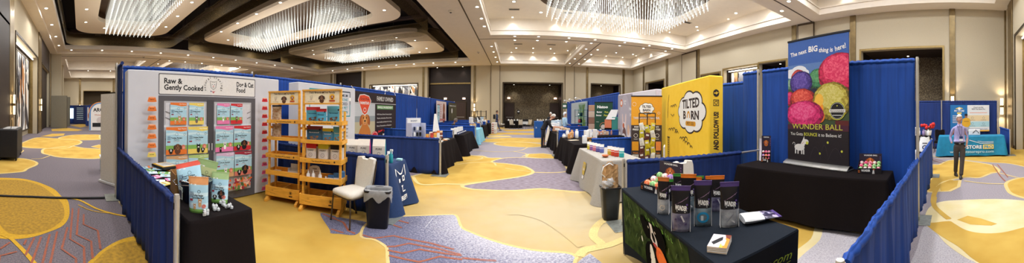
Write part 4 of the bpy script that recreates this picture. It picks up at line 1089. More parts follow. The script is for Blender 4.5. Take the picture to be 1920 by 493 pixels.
# chair, trash bin
m_fab = M('chair_fabric', (206, 200, 188), .9, noise=.04, scale=80, bump=.2); m_leg = M('chair_bronze_frame', (82, 70, 58), .35, metal=.6)
m_bin = M('bin_plastic', (22, 20, 22), .35, noise=.03); m_liner = M('clear_bin_liner', (235, 236, 236), .2, trans=.2, alpha=.4, noise=.05, scale=20)
def banquet_chair(label, loc, rz, group=None, m=None):
    """front faces local -y"""
    t = thing('banquet_chair', label, 'chair', loc, rz, group); m = m or m_fab
    mb = MB(); pts = rrect(-.22, .22, -.22, .21, .07, 6)
    P = []; nn = len(pts)
    for zz, k in ((.405, .93), (.415, 1.0), (.445, 1.02), (.47, .98), (.485, .85), (.49, .55)):
        P += [(x*k, y*k, zz + (.0 if k > .9 else .0)) for x, y in pts]
    Fc = [(a*nn+i, a*nn+(i+1) % nn, (a+1)*nn+(i+1) % nn, (a+1)*nn+i) for a in range(5) for i in range(nn)]
    mb.add(P, Fc, m, True); mb.add(P, [tuple(reversed(range(nn))), tuple(range(5*nn, 6*nn))], m); mb.build('seat', t)
    mb = MB(); prof = [(-.165, 0), (.165, 0), (.188, .2), (.2, .38), (.188, .44), (.085, .455), (.06, .425), (-.06, .425), (-.085, .455), (-.188, .44), (-.2, .38), (-.188, .2)]
    ax = .18
    def bk(x, zz, off): return (x, .215+zz*ax+off, .47+zz)
    n2 = len(prof); F_ = [bk(x, zz, -.022) for x, zz in prof]; B_ = [bk(x, zz, .022) for x, zz in prof]; Fi = [bk(x*.93, .012+zz*.955, -.034) for x, zz in prof]; Bi = [bk(x*.93, .012+zz*.955, .03) for x, zz in prof]
    mb.add(F_+B_+Fi+Bi, [(i, (i+1) % n2, n2+(i+1) % n2, n2+i) for i in range(n2)] + [(2*n2+i, 2*n2+(i+1) % n2, (i+1) % n2, i) for i in range(n2)] + [(n2+i, n2+(i+1) % n2, 3*n2+(i+1) % n2, 3*n2+i) for i in range(n2)] + [tuple(reversed(range(2*n2, 3*n2))), tuple(range(3*n2, 4*n2))], m)
    mb.build('backrest', t)
    mb = MB(); mb.tube([(-.07, .30, .895), (-.05, .305, .885), (.05, .305, .885), (.07, .30, .895)], .011, m_leg, 8); mb.build('handle', t)
    for sx in (-1, 1):
        mb = MB(); mb.tube([(sx*.2, -.19, .41), (sx*.215, -.2, .2), (sx*.225, -.215, .012)], .012, m_leg, 8); mb.cyl((sx*.225, -.215, 0), (sx*.225, -.215, .014), .017, .015, m_black, 8); mb.build('leg', t)
        mb = MB(); mb.tube([(sx*.2, .31, .88), (sx*.205, .255, .6), (sx*.2, .2, .42), (sx*.2, .2, .25), (sx*.205, .26, .012)], .012, m_leg, 8); mb.cyl((sx*.205, .26, 0), (sx*.205, .26, .014), .017, .015, m_black, 8); mb.build('leg', t)
    mb = MB(); fr = rrect(-.215, .215, -.205, .2, .06, 4); mb.tube([(x, y, .4) for x, y in fr], .011, m_leg, 6, True); mb.build('seat_frame', t)
    return t
def trash_bin(label, loc, rz, lx=.38, ly=.28, h=.51, liner=True):
    t = thing('trash_bin', label, 'trash can', loc, rz)
    def loop(k, zz, r=.05): return [(x, y, zz) for x, y in rrect(-lx/2*k, lx/2*k, -ly/2*k, ly/2*k, r, 5)]
    mb = MB(); lv = [(.76, 0.0), (.78, .012), (.97, h-.03), (1.03, h-.028), (1.04, h), (.97, h), (.94, h-.03), (.76, .03)]
    P = []; nn = len(loop(1, 0))
    for k, zz in lv: P += loop(k, zz)
    Fc = [(a*nn+i, a*nn+(i+1) % nn, (a+1)*nn+(i+1) % nn, (a+1)*nn+i) for a in range(len(lv)-1) for i in range(nn)]
    mb.add(P, Fc, m_bin, True); mb.add(P, [tuple(reversed(range(nn))), tuple(range((len(lv)-1)*nn, len(lv)*nn))], m_bin); mb.build('bin_body', t)
    if not liner: return t
    R_ = random.Random(4); mb = MB(); P = []; n3 = 48
    base = [(math.cos(2*PI*i/n3), math.sin(2*PI*i/n3)) for i in range(n3)]
    def sup(c, s_, k): q = (abs(c)**4+abs(s_)**4)**-.25; return (c*q*lx/2*k, s_*q*ly/2*k)
    LV = [(1.07, h-.14), (1.065, h-.06), (1.06, h+.006), (1.0, h+.012), (.92, h-.03), (.82, h-.2)]
    for li, (k, zz) in enumerate(LV):
        for i, (c, s_) in enumerate(base):
            x, y = sup(c, s_, k + (.035*R_.random() if li in (0, 1) else 0)); P.append((x, y, zz + ((.045*math.sin(i*.8)+.03*R_.random()) if li == 0 else 0)))
    mb.add(P, [(a*n3+i, a*n3+(i+1) % n3, (a+1)*n3+(i+1) % n3, (a+1)*n3+i) for a in range(len(LV)-1) for i in range(n3)], m_liner, True)
    mb.build('bin_liner', t)
    return t
def card_stack_box(*a): pass
def rollup(label, loc, rz, w, h, art, m_bg, base=True, group=None, name='rollup_banner', foot=.0):
    """retractable banner, print faces local -y"""
    t = thing(name, label, 'banner', loc, rz, group)
    mb = MB(); mb.box(-w/2-.02, w/2+.02, -.12, .1, 0, .02, m_steel, .005); mb.grid(lambda u, v: (-w/2-.02+(w+.04)*u, -.12+.22*v, .02+.05*math.sin(PI*v)), 2, 8, m_steel); mb.build('base', t)
    mb = MB(); mb.box(-w/2, w/2, -.004, 0, .06, h-.02, m_bg); a = Art(mb, (-w/2, -.0045, .06), (1, 0, 0), (0, 0, 1)); art(a, w, h-.08); mb.build('printed_panel', t)
    mb = MB(); mb.box(-w/2-.01, w/2+.01, -.014, .012, h-.021, h+.01, m_black, .003); mb.cyl((0, .02, .05), (0, .02, h), .012, .012, m_steel, 8); mb.build('support', t)
    return t

# ------------------------------------------------------------------ left row of booths: poles, rails, drapes
XL = -5.25
pole(-5.05, .66, 2.46, 'tall silver drape pole at the left end of the left booth row')
for k, y in enumerate((3.78, 7.25, 10.3, 14.1, 16.6, 20.1, 23.6)):
    pole(XL-.06, y, 2.52, ['drape pole rising above the blue curtain right of the fridge backdrop', 'drape pole above the blue curtain behind the teal framed backdrop', 'drape pole above the curtain at the right end of the FAMILY OWNED banner', 'drape pole in the middle of the long plain blue curtain', 'drape pole behind the pale blue roll-up banner', 'drape pole beside the pink poster in the left row', 'last drape pole of the left row'][k])
rail((-5.05, .66), (XL, .8), 2.42, 'short silver crossbar stub at the top left corner of the left booth row')
names = ['blue curtain behind the fridge backdrop', 'blue curtain showing between the fridge backdrop and the teal framed backdrop', 'blue curtain behind the FAMILY OWNED banner', 'plain blue curtain right of the FAMILY OWNED banner', 'blue curtain behind the small white display rack', 'blue curtain behind the pale blue roll-up banner', 'farthest blue curtain of the left row']
ye = [.78, 3.78, 7.25, 10.3, 14.1, 16.6, 20.1, 23.6]
for k in range(7):
    drape((XL, ye[k]+.03), (XL, ye[k+1]-.03), 2.44, names[k], seed=k, folds=8, m=m_blue if k else m_blue)
drape((-4.62, .70), (-5.2, .70), 2.42, 'dark blue curtain edge turned round the left side of the fridge backdrop', m=m_navy, seed=33)
pole(-2.04, .745, .95, 'short silver pole at the front end of the nearest blue side rail', group='short poles at the aisle ends of the side rails')
drape((-2.08, .725), (-4.98, .69), .93, 'long low blue curtain nearest the camera on the left, along the brochure table', m=m_navy, seed=3, folds=11, amp=.035)
pole(-1.88, 3.77, .95, 'short silver pole at the aisle end of the rail behind the white chair', group='short poles at the aisle ends of the side rails')
drape((-1.92, 3.77), (-5.15, 3.93), .93, 'low blue curtain behind the two yellow shelf stands and the white chair', m=m_navy, seed=4, folds=9)
pole(-1.9, 6.85, .95, 'short silver pole at the aisle just before the black tables', group='short poles at the aisle ends of the side rails')
drape((-1.94, 6.85), (-5.15, 6.85), .93, 'low blue curtain below the FAMILY OWNED banner, ending at the aisle', m=m_navy, seed=5, folds=9)
for k, (y, x1) in enumerate(((9.95, -2.3), (13.2, -1.95), (16.3, -2.1), (19.4, -2.1), (22.5, -2.1))):
    drape((x1, y), (-5.15, y), .93, ['low blue curtain behind the row of snack bags on the left', 'low blue curtain beside the pale blue cloth table', 'low blue curtain just beyond the pale blue cloth table', 'second last low blue curtain of the left row', 'last low blue curtain of the left row'][k], m=m_blue, seed=8+k)
    pole(x1+.04, y, .95, ['short silver pole beyond the first black table of the left row', 'short silver pole in front of the pale blue cloth table', 'short silver pole beyond the pale blue cloth table', 'second last short pole of the left row', 'last short pole of the left row'][k], group='short poles at the aisle ends of the side rails')
# retractable grey partition at the far left of the row, seen from behind
m_gry = M('grey_fabric_panel', (232, 226, 212), .9, noise=.03, scale=30)
t = thing('display_backdrop', 'grey fabric backdrop seen from behind, left of the tall silver pole', 'backdrop', (-6.2, .45, 0), .58)
mb = MB(); mb.box(0, .42, 0, .06, .06, 1.97, m_gry, .01); mb.build('side_panel', t)
mb = MB(); mb.box(.43, .72, .0, .06, .06, 1.97, m_gry, .01); mb.build('back_panel', t)
mb = MB(); mb.box(-.03, .75, -.03, .1, 0, .055, m_offw, .01); mb.box(-.02, .74, -.005, .065, 1.971, 1.99, m_bronze); mb.build('base_rail', t)
t = thing('storage_tub', 'pale blue plastic tub behind the grey backdrop', 'tub', (-7.2, .75, 0))
mb = MB(); mb.box(-.28, .28, -.22, .22, 0, .36, M('tub_blue', (150, 180, 196), .5), .03); mb.build('tub_body', t); mb = MB(); mb.box(-.3, .3, -.24, .24, .361, .4, m_white, .01); mb.build('lid', t)
mb = MB()
mb.tube([(-4.85, -2.0, .022), (-4.9, -1.46, .022), (-4.98, -.87, .022), (-5.0, -.1, .022), (-5.0, .45, .024)], .02, m_black, 8)
mb.build('power_cable', label='thick black cable lying across the carpet at the left edge', cat='cable')

# ------------------------------------------------------------------ fridge backdrop booth
c_gray = ink(86, 84, 88); c_lg = ink(178, 178, 182); c_or = ink(226, 118, 44); c_rd = ink(200, 40, 48); c_pk = ink(222, 92, 140); c_yl = ink(232, 206, 100)
c_sky = ink(168, 208, 224); c_sky2 = ink(200, 226, 234); c_grn = ink(126, 176, 86); c_pink2 = ink(226, 120, 170); c_meat = ink(206, 116, 100); c_brn = ink(96, 58, 38); c_blk = ink(24, 22, 24); c_tan = ink(206, 160, 112)
t = thing('popup_backdrop', 'white fabric backdrop printed with a grey fridge full of pet food bags', 'backdrop', (-4.31, .74, 0))
W_, H_ = 3.01, 2.26
mb = MB(); mb.grid(lambda u, v: (.012*math.sin(u*9)*math.sin(v*3.1), W_*u, .02+(H_-.02)*v), 1, 1, M('backdrop_fabric', (204, 205, 210), .85, noise=.02, scale=2)); 
mb = MB(); mbk = M('backdrop_fabric', (204, 205, 210), .85, noise=.02, scale=2); mb.box(-.3, 0, 0, W_, .02, H_, mbk, .012)
a = Art(mb, (.0005, 0, 0), (0, 1, 0), (0, 0, 1), .0006)
a.rrect(.505, 2.405, 1.87, 2.22, .02, c_gray); a.rrect(.52, 2.39, 1.885, 2.205, .015, m_offw)
a.text('Raw &', .60, 2.06, .085, m_ink, 'l', .03, w=.32); a.text('Gently Cooked', .60, 1.955, .085, m_ink, 'l', .03, w=.70)
a.text('Dog & Cat', 1.98, 2.06, .085, m_ink, 'l', .03, w=.38); a.text('Food', 1.98, 1.955, .085, m_ink, 'l', .03, w=.19)
smiley_dog(a, 1.5, 2.05, .11); bowtie(a, 1.5, 1.955, .08); a.arc_text('natural cravings', 1.5, 2.03, .15, 3.5, -.35, .045, m_ink)
a.rect(.505, 2.405, .02, 1.857, c_gray)
for x0, x1 in ((.60, 1.375), (1.50, 2.30)):
    a.rect(x0, x1, .16, 1.77, c_lg); a.rect(x0+.03, x1-.03, .2, 1.74, ink(206, 206, 210))
    for z_ in (1.36, .885, .45): a.rect(x0, x1, z_-.02, z_+.012, ink(220, 220, 222)); [a.rect(x0+.02+k*.05, x0+.026+k*.05, z_-.005, z_+.03, m_offw) for k in range(int((x1-x0-.04)/.05))]
    for z_ in (1.6, 1.5, 1.15, .7): a.line([(x0+.02 if x0 < 1 else x1-.02, z_), (x0+.1 if x0 < 1 else x1-.1, z_-.03)], .01, c_gray)
a.rect(1.37, 1.375+.125, .02, 1.8, ink(70, 68, 72)); a.rect(1.40, 1.415, .93, 1.05, m_offw); a.rect(1.46, 1.475, .93, 1.05, m_offw)
def food_box(a, x0, x1, z0, z1, top, t1, t2, pets, bot=None):
    w = x1-x0; h = z1-z0; cx = (x0+x1)/2
    a.rect(x0, x1, z0, z1, c_sky); a.rect(x0, x1, z0, z0+h*.2, bot or top); a.rect(x0, x1, z0+h*.18, z0+h*.33, c_grn)
    a.poly([(x0, z1), (x0, z1-h*.1), (x0+w*.35, z1-h*.12), (x0+w*.7, z1-h*.17), (x1, z1-h*.14), (x1, z1)], top)
    a.poly([(x0, z1-h*.22), (x0+w*.4, z1-h*.2), (x1, z1-h*.28), (x1, z1-h*.34), (x0+w*.4, z1-h*.27), (x0, z1-h*.3)], c_sky2)
    a.text('Raw Patties', x1-.01, z1-h*.085, h*.035, m_white, 'r', .02, w=w*.4)
    a.ring(cx, z1-h*.27, w*.07, .003, m_ink, 12); a.text(t1, cx, z1-h*.42, h*.05, m_ink, 'c', .03, w=w*.52); a.text(t2, cx, z1-h*.48, h*.035, m_ink, 'c', .02); a.text('with Veggies', cx, z1-h*.53, h*.022, c_rd, 'c', w=w*.3)
    for k in range(5): a.rect(x0+w*.06, x0+w*(.2+.04*(k % 2)), z1-h*(.34+.03*k), z1-h*(.33+.03*k), ink(60, 80, 110))
    a.rect(x0+w*.06, x0+w*.2, z1-h*.56, z1-h*.51, ink(160, 60, 70)); a.rect(x0+w*.06, x0+w*.12, z1-h*.535, z1-h*.51, ink(40, 60, 120))
    a.ring(x1-w*.12, z1-h*.27, w*.05, .003, m_ink, 10); a.ell(x0+w*.82, z0+h*.26, w*.11, w*.11, c_meat); a.ell(x0+w*.84, z0+h*.24, w*.06, w*.06, ink(230, 160, 130))
    pets(a, cx, z0, w, h)
P1 = lambda a, cx, z0, w, h: (dog_face(a, cx+w*.05, z0+h*.27, w*.2, c_brn, ink(140, 96, 66), ink(60, 36, 26)), dog_face(a, cx-w*.27, z0+h*.17, w*.11, c_blk, m_white))
P2 = lambda a, cx, z0, w, h: (cat_face(a, cx+w*.02, z0+h*.27, w*.15, c_blk, m_white), dog_face(a, cx+w*.24, z0+h*.16, w*.1, c_blk, m_white))
P3 = lambda a, cx, z0, w, h: (cat_face(a, cx+w*.02, z0+h*.3, w*.13, m_white, c_blk), cat_face(a, cx-w*.22, z0+h*.14, w*.1, c_blk, m_white))
P4 = lambda a, cx, z0, w, h: (dog_face(a, cx+w*.1, z0+h*.3, w*.2, c_blk, ink(120, 70, 40), c_blk), dog_face(a, cx-w*.24, z0+h*.18, w*.12, c_blk, m_white))
C1 = lambda a, cx, z0, w, h: (cat_face(a, cx+w*.06, z0+h*.32, w*.15, c_tan, m_white), cat_face(a, cx-w*.2, z0+h*.2, w*.11, c_tan, m_white))
C2 = lambda a, cx, z0, w, h: cat_face(a, cx, z0+h*.3, w*.16, ink(110, 100, 92), m_white)
C3 = lambda a, cx, z0, w, h: cat_face(a, cx-w*.02, z0+h*.3, w*.13, m_white, c_blk)
C4 = lambda a, cx, z0, w, h: cat_face(a, cx-w*.0, z0+h*.3, w*.15, ink(120, 84, 50), m_white)
food_box(a, .70, .985, 1.38, 1.745, c_or, 'Turkey Recipe', 'Food', C1); food_box(a, 1.03, 1.30, 1.38, 1.745, c_yl, 'Chicken Recipe', 'Food', C2)
food_box(a, 1.555, 1.81, 1.38, 1.745, c_pink2, 'Pork Recipe', 'Food', C3); food_box(a, 1.83, 2.08, 1.38, 1.745, c_rd, 'Beef Recipe', 'Food', C4)
food_box(a, .62, .985, .895, 1.345, c_or, 'Turkey Recipe', 'Dog Food', P1); food_box(a, 1.0, 1.365, .895, 1.345, c_yl, 'Chicken Recipe', 'Dog Food', P2)
food_box(a, 1.51, 1.87, .895, 1.345, c_pink2, 'Pork Recipe', 'Dog Food', P3); food_box(a, 1.88, 2.25, .895, 1.345, c_rd, 'Beef Recipe', 'Dog Food', P4)
food_box(a, .62, .985, .45, .88, c_tan, 'Turkey Recipe', 'Dog Food', P1); food_box(a, 1.0, 1.365, .45, .88, ink(170, 196, 120), 'Chicken Recipe', 'Dog Food', P2)
food_box(a, 1.51, 1.87, .45, .88, ink(206, 176, 206), 'Pork Recipe', 'Food', P3, c_tan); food_box(a, 1.88, 2.25, .45, .88, ink(150, 40, 60), 'Beef Recipe', 'Food', P4, c_meat)
R_ = random.Random(2)
for k in range(70): a.ell(R_.uniform(1.6, 2.22), .22+R_.uniform(0, .17), R_.uniform(.015, .045), R_.uniform(.012, .035), R_.choice([ink(206, 120, 96), ink(90, 130, 60), ink(230, 190, 160), ink(210, 100, 40), ink(70, 100, 50), ink(150, 40, 50), ink(220, 150, 130)]), 8, R_.uniform(0, 3))
for k in range(40): a.ell(R_.uniform(.7, 1.3), .22+R_.uniform(0, .17), R_.uniform(.015, .045), R_.uniform(.012, .035), R_.choice([ink(206, 120, 96), ink(90, 130, 60), ink(210, 100, 40)]), 8, R_.uniform(0, 3))
for k in range(7):
    z_ = 1.79-.1425*k; bowl_icon(a, .36, z_, .15, c_or if k < 6 else c_yl); a.text(['Digestive', 'Bones', 'Digestive Healing', 'Skin & Coat', 'Skin & Coat', 'Skin & Coat', 'Joint Health'][k], .36, z_-.012, .014, m_ink, 'c', .02, w=.07)
for k in range(12):
    z_ = 1.83-.1523*k; bowl_icon(a, 2.52, z_, .14, c_rd if k < 6 else c_pk); a.text(['Protein', 'Energy', 'Appetite', 'Immune', 'Heart', 'Muscle'][k % 6], 2.52, z_-.012, .014, m_ink, 'c', .02)
mb.build('printed_panel', t)

tb = table_cloth('display_table', 'black cloth table nearest the camera on the left, with brochures and pet food bags', 'table', -3.02, 1.13, 2.06, .60, .76, 0, m_blk, flare=.03, wave=.012, seed=4, group='black cloth tables')
# things on it
def booklet(x, y, w, l, rz, c, label, z_=.763, th=.006, group='booklets fanned on the nearest left table', kind='booklet', art=None):
    t = thing(kind, label, 'booklet', (x, y, z_), rz, group)
    mb = MB(); mb.box(-w/2, w/2, -l/2, l/2, 0, th, c); mb.box(-w/2+.003, w/2-.001, -l/2+.002, l/2-.002, th*.3, th*.7, m_white)
    a = Art(mb, (-w/2, -l/2, th+.0002), (1, 0, 0), (0, 1, 0), .0004)
    if art: art(a, w, l)
    else:
        a.rect(w*.08, w*.92, l*.15, l*.5, c_sky); a.rect(w*.1, w*.8, l*.75, l*.85, m_white); a.ell(w*.5, l*.35, w*.2, l*.1, c_tan); a.rect(w*.1, w*.6, l*.62, l*.66, m_ink)
    mb.build('cover', t); return t
cols = [c_sky, c_pk, ink(236, 240, 242), c_grn, c_rd, c_yl, c_sky2, c_or, ink(60, 120, 170), c_pink2]
lbn = ['sky blue', 'pink', 'white', 'green', 'red', 'yellow', 'pale blue', 'orange', 'deep blue', 'rose']
R_ = random.Random(12)
k = 0
for i in range(6):
    for j in range(3):
        x = -3.98+i*.2+R_.uniform(-.02, .02); y = .92+j*.2+R_.uniform(-.02, .02)
        if x > -2.95 and j > 0: continue
        q = (i*3+j*7) % 10
        booklet(x, y, .13, .2, R_.uniform(-.5, .5), cols[q], '%s pet food booklet %s, %s from the table\'s far end' % (lbn[q], ['near the rail', 'mid table', 'on the far side'][j], ['first', 'second', 'third', 'fourth', 'fifth', 'sixth'][i]), z_=.7625+.007*((i+j) % 3)+.0003*k)
        k += 1
t = thing('document_folder', 'open yellow folder of printed sheets on the nearest left table', 'folder', (-3.86, 1.22, .79), .25)
mb = MB(); mb.box(-.17, .17, -.13, .13, 0, .03, m_black, .004); mb.build('binder', t); mb = MB(); mb.box(-.16, .14, -.12, .12, .031, .036, ink(226, 176, 60)); mb.build('folder_cover', t)
mb = MB(); mb.box(-.12, .12, -.09, .1, .0365, .039, m_white); a = Art(mb, (-.12, -.09, .0392), (1, 0, 0), (0, 1, 0), .0003); [a.rect(.02, .2, .02+.016*q, .024+.016*q, c_gray) for q in range(10)]; mb.build('sheet', t)
t = thing('cardboard_box', 'upright brown cardboard box beside the bucket on the nearest left table', 'box', (-2.70, 1.0, .763), -.15)
m_kraft = M('kraft_card', (150, 108, 58), .85, noise=.05, scale=30)
mb = MB(); mb.box(-.13, .13, -.06, -.054, 0, .22, m_kraft); mb.box(-.13, .13, .054, .06, 0, .22, m_kraft); mb.box(-.13, -.124, -.054, .054, 0, .22, m_kraft); mb.box(.124, .13, -.054, .054, 0, .22, m_kraft); mb.box(-.124, .124, -.054, .054, 0, .006, m_kraft); mb.build('carton', t)
t = thing('metal_bucket', 'dark blue metal bucket holding pet food bags, with a tag on its side', 'bucket', (-2.42, 1.08, .763))
mb = MB(); mb.lathe([(.12, 0), (.155, .2), (.16, .205), (.15, .2), (.115, .01)], M('bucket_enamel', (28, 34, 56), .3), seg=24); mb.build('bucket_body', t)
mb = MB(); mb.tube([(.158*math.cos(x), .158*math.sin(x), .205) for x in [2*PI*k/24 for k in range(24)]], .006, m_chr, 6, True); mb.tube([(-.16, -.02, .2), (-.18, -.1, .19), (-.1, -.2, .18), (.05, -.22, .18), (.16, -.12, .19), (.162, -.02, .2)], .004, m_chr, 6); mb.build('wire_handle', t)
mb = MB(); mb.box(-.02, .055, -.166, -.162, .04, .15, ink(200, 206, 190)); mb.box(-.012, .047, -.168, -.166, .05, .12, c_gray); mb.build('hang_tag', t)
c_coral = ink(226, 92, 74)
def nc_art(t1, t2, pets, nm=c_sky):
    def art(a, w, h):
        a.rect(-w*.38, -w*.1, h*.80, h*.84, m_white)
        a.ring(w*.05, h*.63, w*.07, .003, m_ink, 12); a.text(t1, w*.0, h*.50, h*.055, m_ink, 'c', .03, w=w*.52); a.text(t2, w*.0, h*.43, h*.055, m_ink, 'c', .03, w=w*.6)
        for k in range(5): a.rect(-w*.4, -w*(.22), h*(.6-.03*k), h*(.612-.03*k), ink(60, 80, 110))
        a.rect(-w*.4, -w*.25, h*.36, h*.42, ink(150, 50, 66)); a.ell(w*.3, h*.22, w*.1, w*.1, c_meat); pets(a, w*.05, h*.05, w, h)
    return art
sky = [(0, c_grn), (.13, c_sky2), (.3, c_sky), (.5, c_sky2), (.6, c_sky)]
G = 'pet food pouches on the nearest left table'
pouch('food_pouch', 'upright sky blue pouch with an orange top and a ginger cat', 'pet food bag', (-2.14, .98, .763), .95, .17, .29, .075, sky+[(.82, ink(226, 160, 104))], nc_art('Turkey Recipe', 'Cat & Kitten Food', C1), G, lean=.06)
pouch('food_pouch', 'upright sky blue pouch with a green top and a black dog', 'pet food bag', (-2.27, 1.25, .763), .75, .17, .27, .07, sky+[(.8, ink(170, 200, 140))], nc_art('Chicken Recipe', 'Dog Food', P4), G, lean=-.12)
pouch('food_pouch', 'big sky blue pouch with coral red top leaning out of the bucket', 'pet food bag', (-2.40, 1.02, .86), .95, .25, .27, .07, [(0, c_sky2), (.3, c_sky), (.86, c_coral)], nc_art('Beef Recipe', 'Dog Food', P1), G, lean=-.42, tilt=-.25)
pouch('food_pouch', 'pink topped pouch behind the coral topped one in the bucket', 'pet food bag', (-2.47, 1.10, .85), 1.2, .2, .25, .06, [(0, c_sky2), (.4, c_sky), (.8, c_pink2)], nc_art('Pork Recipe', 'Dog Food', P3), G, lean=-.3, tilt=-.35)
pouch('food_pouch', 'pale green pouch standing at the back of the bucket', 'pet food bag', (-2.46, 1.17, .85), .9, .2, .29, .06, [(0, c_sky2), (.5, ink(196, 206, 150)), (.8, ink(160, 190, 130))], nc_art('Turkey Recipe', 'Dog Food', P1), G, lean=.1, tilt=.2)
m_clear = M('clear_plastic', (240, 243, 245), .15, trans=.35, noise=.01)
def clip_cluster(x, y, s, label):
    mb = MB(); R2 = random.Random(s); 
    for k in range(9):
        r = .011; mb.at((x+R2.uniform(-.028, .028), y+R2.uniform(-.022, .022), .775+(.018 if k > 5 else 0)+.0005*k), R2.uniform(0, 3))
        mb.box(-r, r, -r, r, -r, r, m_clear, .003); mb.tube([(-r*.7, 0, r), (0, 0, r*1.8), (r*.7, 0, r)], .002, m_clear, 5)
    mb.build('clear_clip_cluster', label=label, cat='plastic clips', group='clusters of clear plastic clips')
clip_cluster(-2.045, 1.0, 1, 'small pile of clear plastic clips, leftmost, in front of the cat pouch'); clip_cluster(-2.11, 1.12, 2, 'small pile of clear plastic clips, second from left')
clip_cluster(-2.17, 1.235, 3, 'small pile of clear plastic clips, farthest back, beside the dog pouch'); clip_cluster(-2.09, 1.25, 4, 'small pile of clear plastic clips, nearest the table end')

# ------------------------------------------------------------------ yellow wooden shelf stands
m_pine = M('yellow_stained_pine', (228, 166, 62), .5, noise=.07, scale=4, stretch=(2, 2, 9)); m_brand = ink(70, 44, 24)
def shelf_stand(label, loc, rz, w, z_s):
    t = thing('shelf_stand', label, 'shelf', loc, rz, 'yellow wooden shelf stands'); hw = w/2
    for sx in (-1, 1):
        mb = MB(); x = sx*(hw-.02); mb.box(x-.018, x+.018, .02, .06, .09, 1.97, m_pine, .004); mb.box(x-.018, x+.018, .25, .285, .09, 1.62 if z_s else 1.6, m_pine, .004); mb.box(x-.018, x+.018, .061, .249, 1.3, 1.34, m_pine); mb.build('side_frame', t)
        mb = MB(); x = sx*(hw-.02); mb.box(x-.025, x+.025, -.1, .36, .0, .045, m_pine, .004); mb.add([(x-.022, -.09, .046), (x+.022, -.09, .046), (x+.022, .35, .046), (x-.022, .35, .046), (x-.022, .02, .10), (x+.022, .02, .10), (x+.022, .30, .10), (x-.022, .30, .10)], [(0, 3, 2, 1), (4, 5, 6, 7), (0, 1, 5, 4), (1, 2, 6, 5), (2, 3, 7, 6), (3, 0, 4, 7)], m_pine); mb.build('foot', t)
    mb = MB(); mb.box(-hw+.04, hw-.04, .03, .042, 1.755, 1.95, M('sign_card', (236, 222, 190), .6)); 
    mb.box(-hw, hw, .01, .05, 1.951, 1.975, m_pine); mb.box(-hw+.038, hw-.038, .01, .05, 1.73, 1.754, m_pine)
    a = Art(mb, (-hw+.04, .0295, 1.755), (1, 0, 0), (0, 0, 1)); ww = w-.08
    a.text('Two Brands', ww*.13, .155, .028, m_ink, 'l', .02, w=ww*.37); a.text('One Family', ww*.88, .155, .028, m_ink, 'r', .02, w=ww*.32); a.ell(ww*.525, .168, .010, .010, m_brand); a.ell(ww*.545, .168, .010, .010, m_brand); a.poly([(ww*.508, .165), (ww*.535, .148), (ww*.562, .165)], m_brand)
    dog_face(a, ww*.5, .085, .055, ink(86, 54, 36), ink(150, 110, 84), ink(60, 38, 28)); smiley_dog(a, ww*.2, .09, .04); bowtie(a, ww*.2, .06, .03); a.text('natural cravings', ww*.2, .02, .014, m_brand, w=ww*.2)
    a.ell(ww*.8, .095, .045, .05, ink(232, 180, 60)); dog_face(a, ww*.8, .1, .028, ink(150, 60, 30), m_white); a.rect(ww*.72, ww*.88, .02, .045, ink(180, 70, 40)); mb.build('header_sign', t)
    for k, (z0, z1, d) in enumerate([(1.40, 1.462, .24), (1.095, 1.157, .24), (.785, .86, .25), (.475, .56, .26), (.1, .27, .27)]):
        mb = MB(); y0, y1 = (-.03 if k > 1 else .0), .06+d
        mb.box(-hw-.02, hw+.02, y0, y0+.012, z0, z1, m_pine, .002); mb.box(-hw-.02, hw+.02, y1-.012, y1, z0, z1, m_pine, .002)
        for sx in (-1, 1): x = sx*(hw+.014); mb.box(x-.006, x+.006, y0+.0125, y1-.0125, z0, z1, m_pine)
        mb.box(-hw+.001-.009, hw+.007, y0+.013, y1-.013, z0+.004, z0+.014, m_pine)
        if k == 4: mb.box(-.006, .006, y0+.013, y1-.013, z0+.0145, z1-.01, m_pine)
        a = Art(mb, (-hw-.02, y0-.0004, z0), (1, 0, 0), (0, 0, 1)); ww = w+.04; hh = z1-z0
        if k in (0, 2):
            a.text('Two Brands', ww*.3, hh*.3, .022, m_brand, 'l', .02, w=ww*.2); a.text('One Family', ww*.74, hh*.3, .022, m_brand, 'r', .02, w=ww*.2); a.ell(ww*.52, hh*.5, .009, .009, m_brand); smiley_dog(a, ww*.14, hh*.5, .018, m_brand); a.ell(ww*.84, hh*.5, .013, .016, m_brand)
        if k == 4:
            smiley_dog(a, ww*.22, hh*.62, .03, m_brand); a.text('natural cravings', ww*.22, hh*.3, .012, m_brand, w=.1); a.ring(ww*.76, hh*.6, .026, .005, m_brand, 14); a.ell(ww*.76, hh*.6, .014, .018, m_brand); a.rect(ww*.71, ww*.81, hh*.2, hh*.32, m_brand)
        mb.build('shelf_tray', t)
    return t
RA = math.atan2(.236, .685)
cA = (-3.63, 3.26); cB = (-2.865, 3.385)
shelf_stand('left one of the two yellow wooden shelf stands, beside the fridge backdrop', (*cA, 0), RA, .64, 0)
shelf_stand('right one of the two yellow wooden shelf stands, beside the white chair', (*cB, 0), RA, .68, 1)
def onshelf(c, dx, dy, z_):
    cs, sn = math.cos(RA), math.sin(RA); return (c[0]+dx*cs-dy*sn, c[1]+dx*sn+dy*cs, z_)
m_kibble = ink(190, 150, 104); m_bagclr = M('cellophane', (226, 214, 190), .2, trans=.25, noise=.25, scale=26, rgb2=(168, 130, 92)); m_ltblue = ink(74, 160, 190)
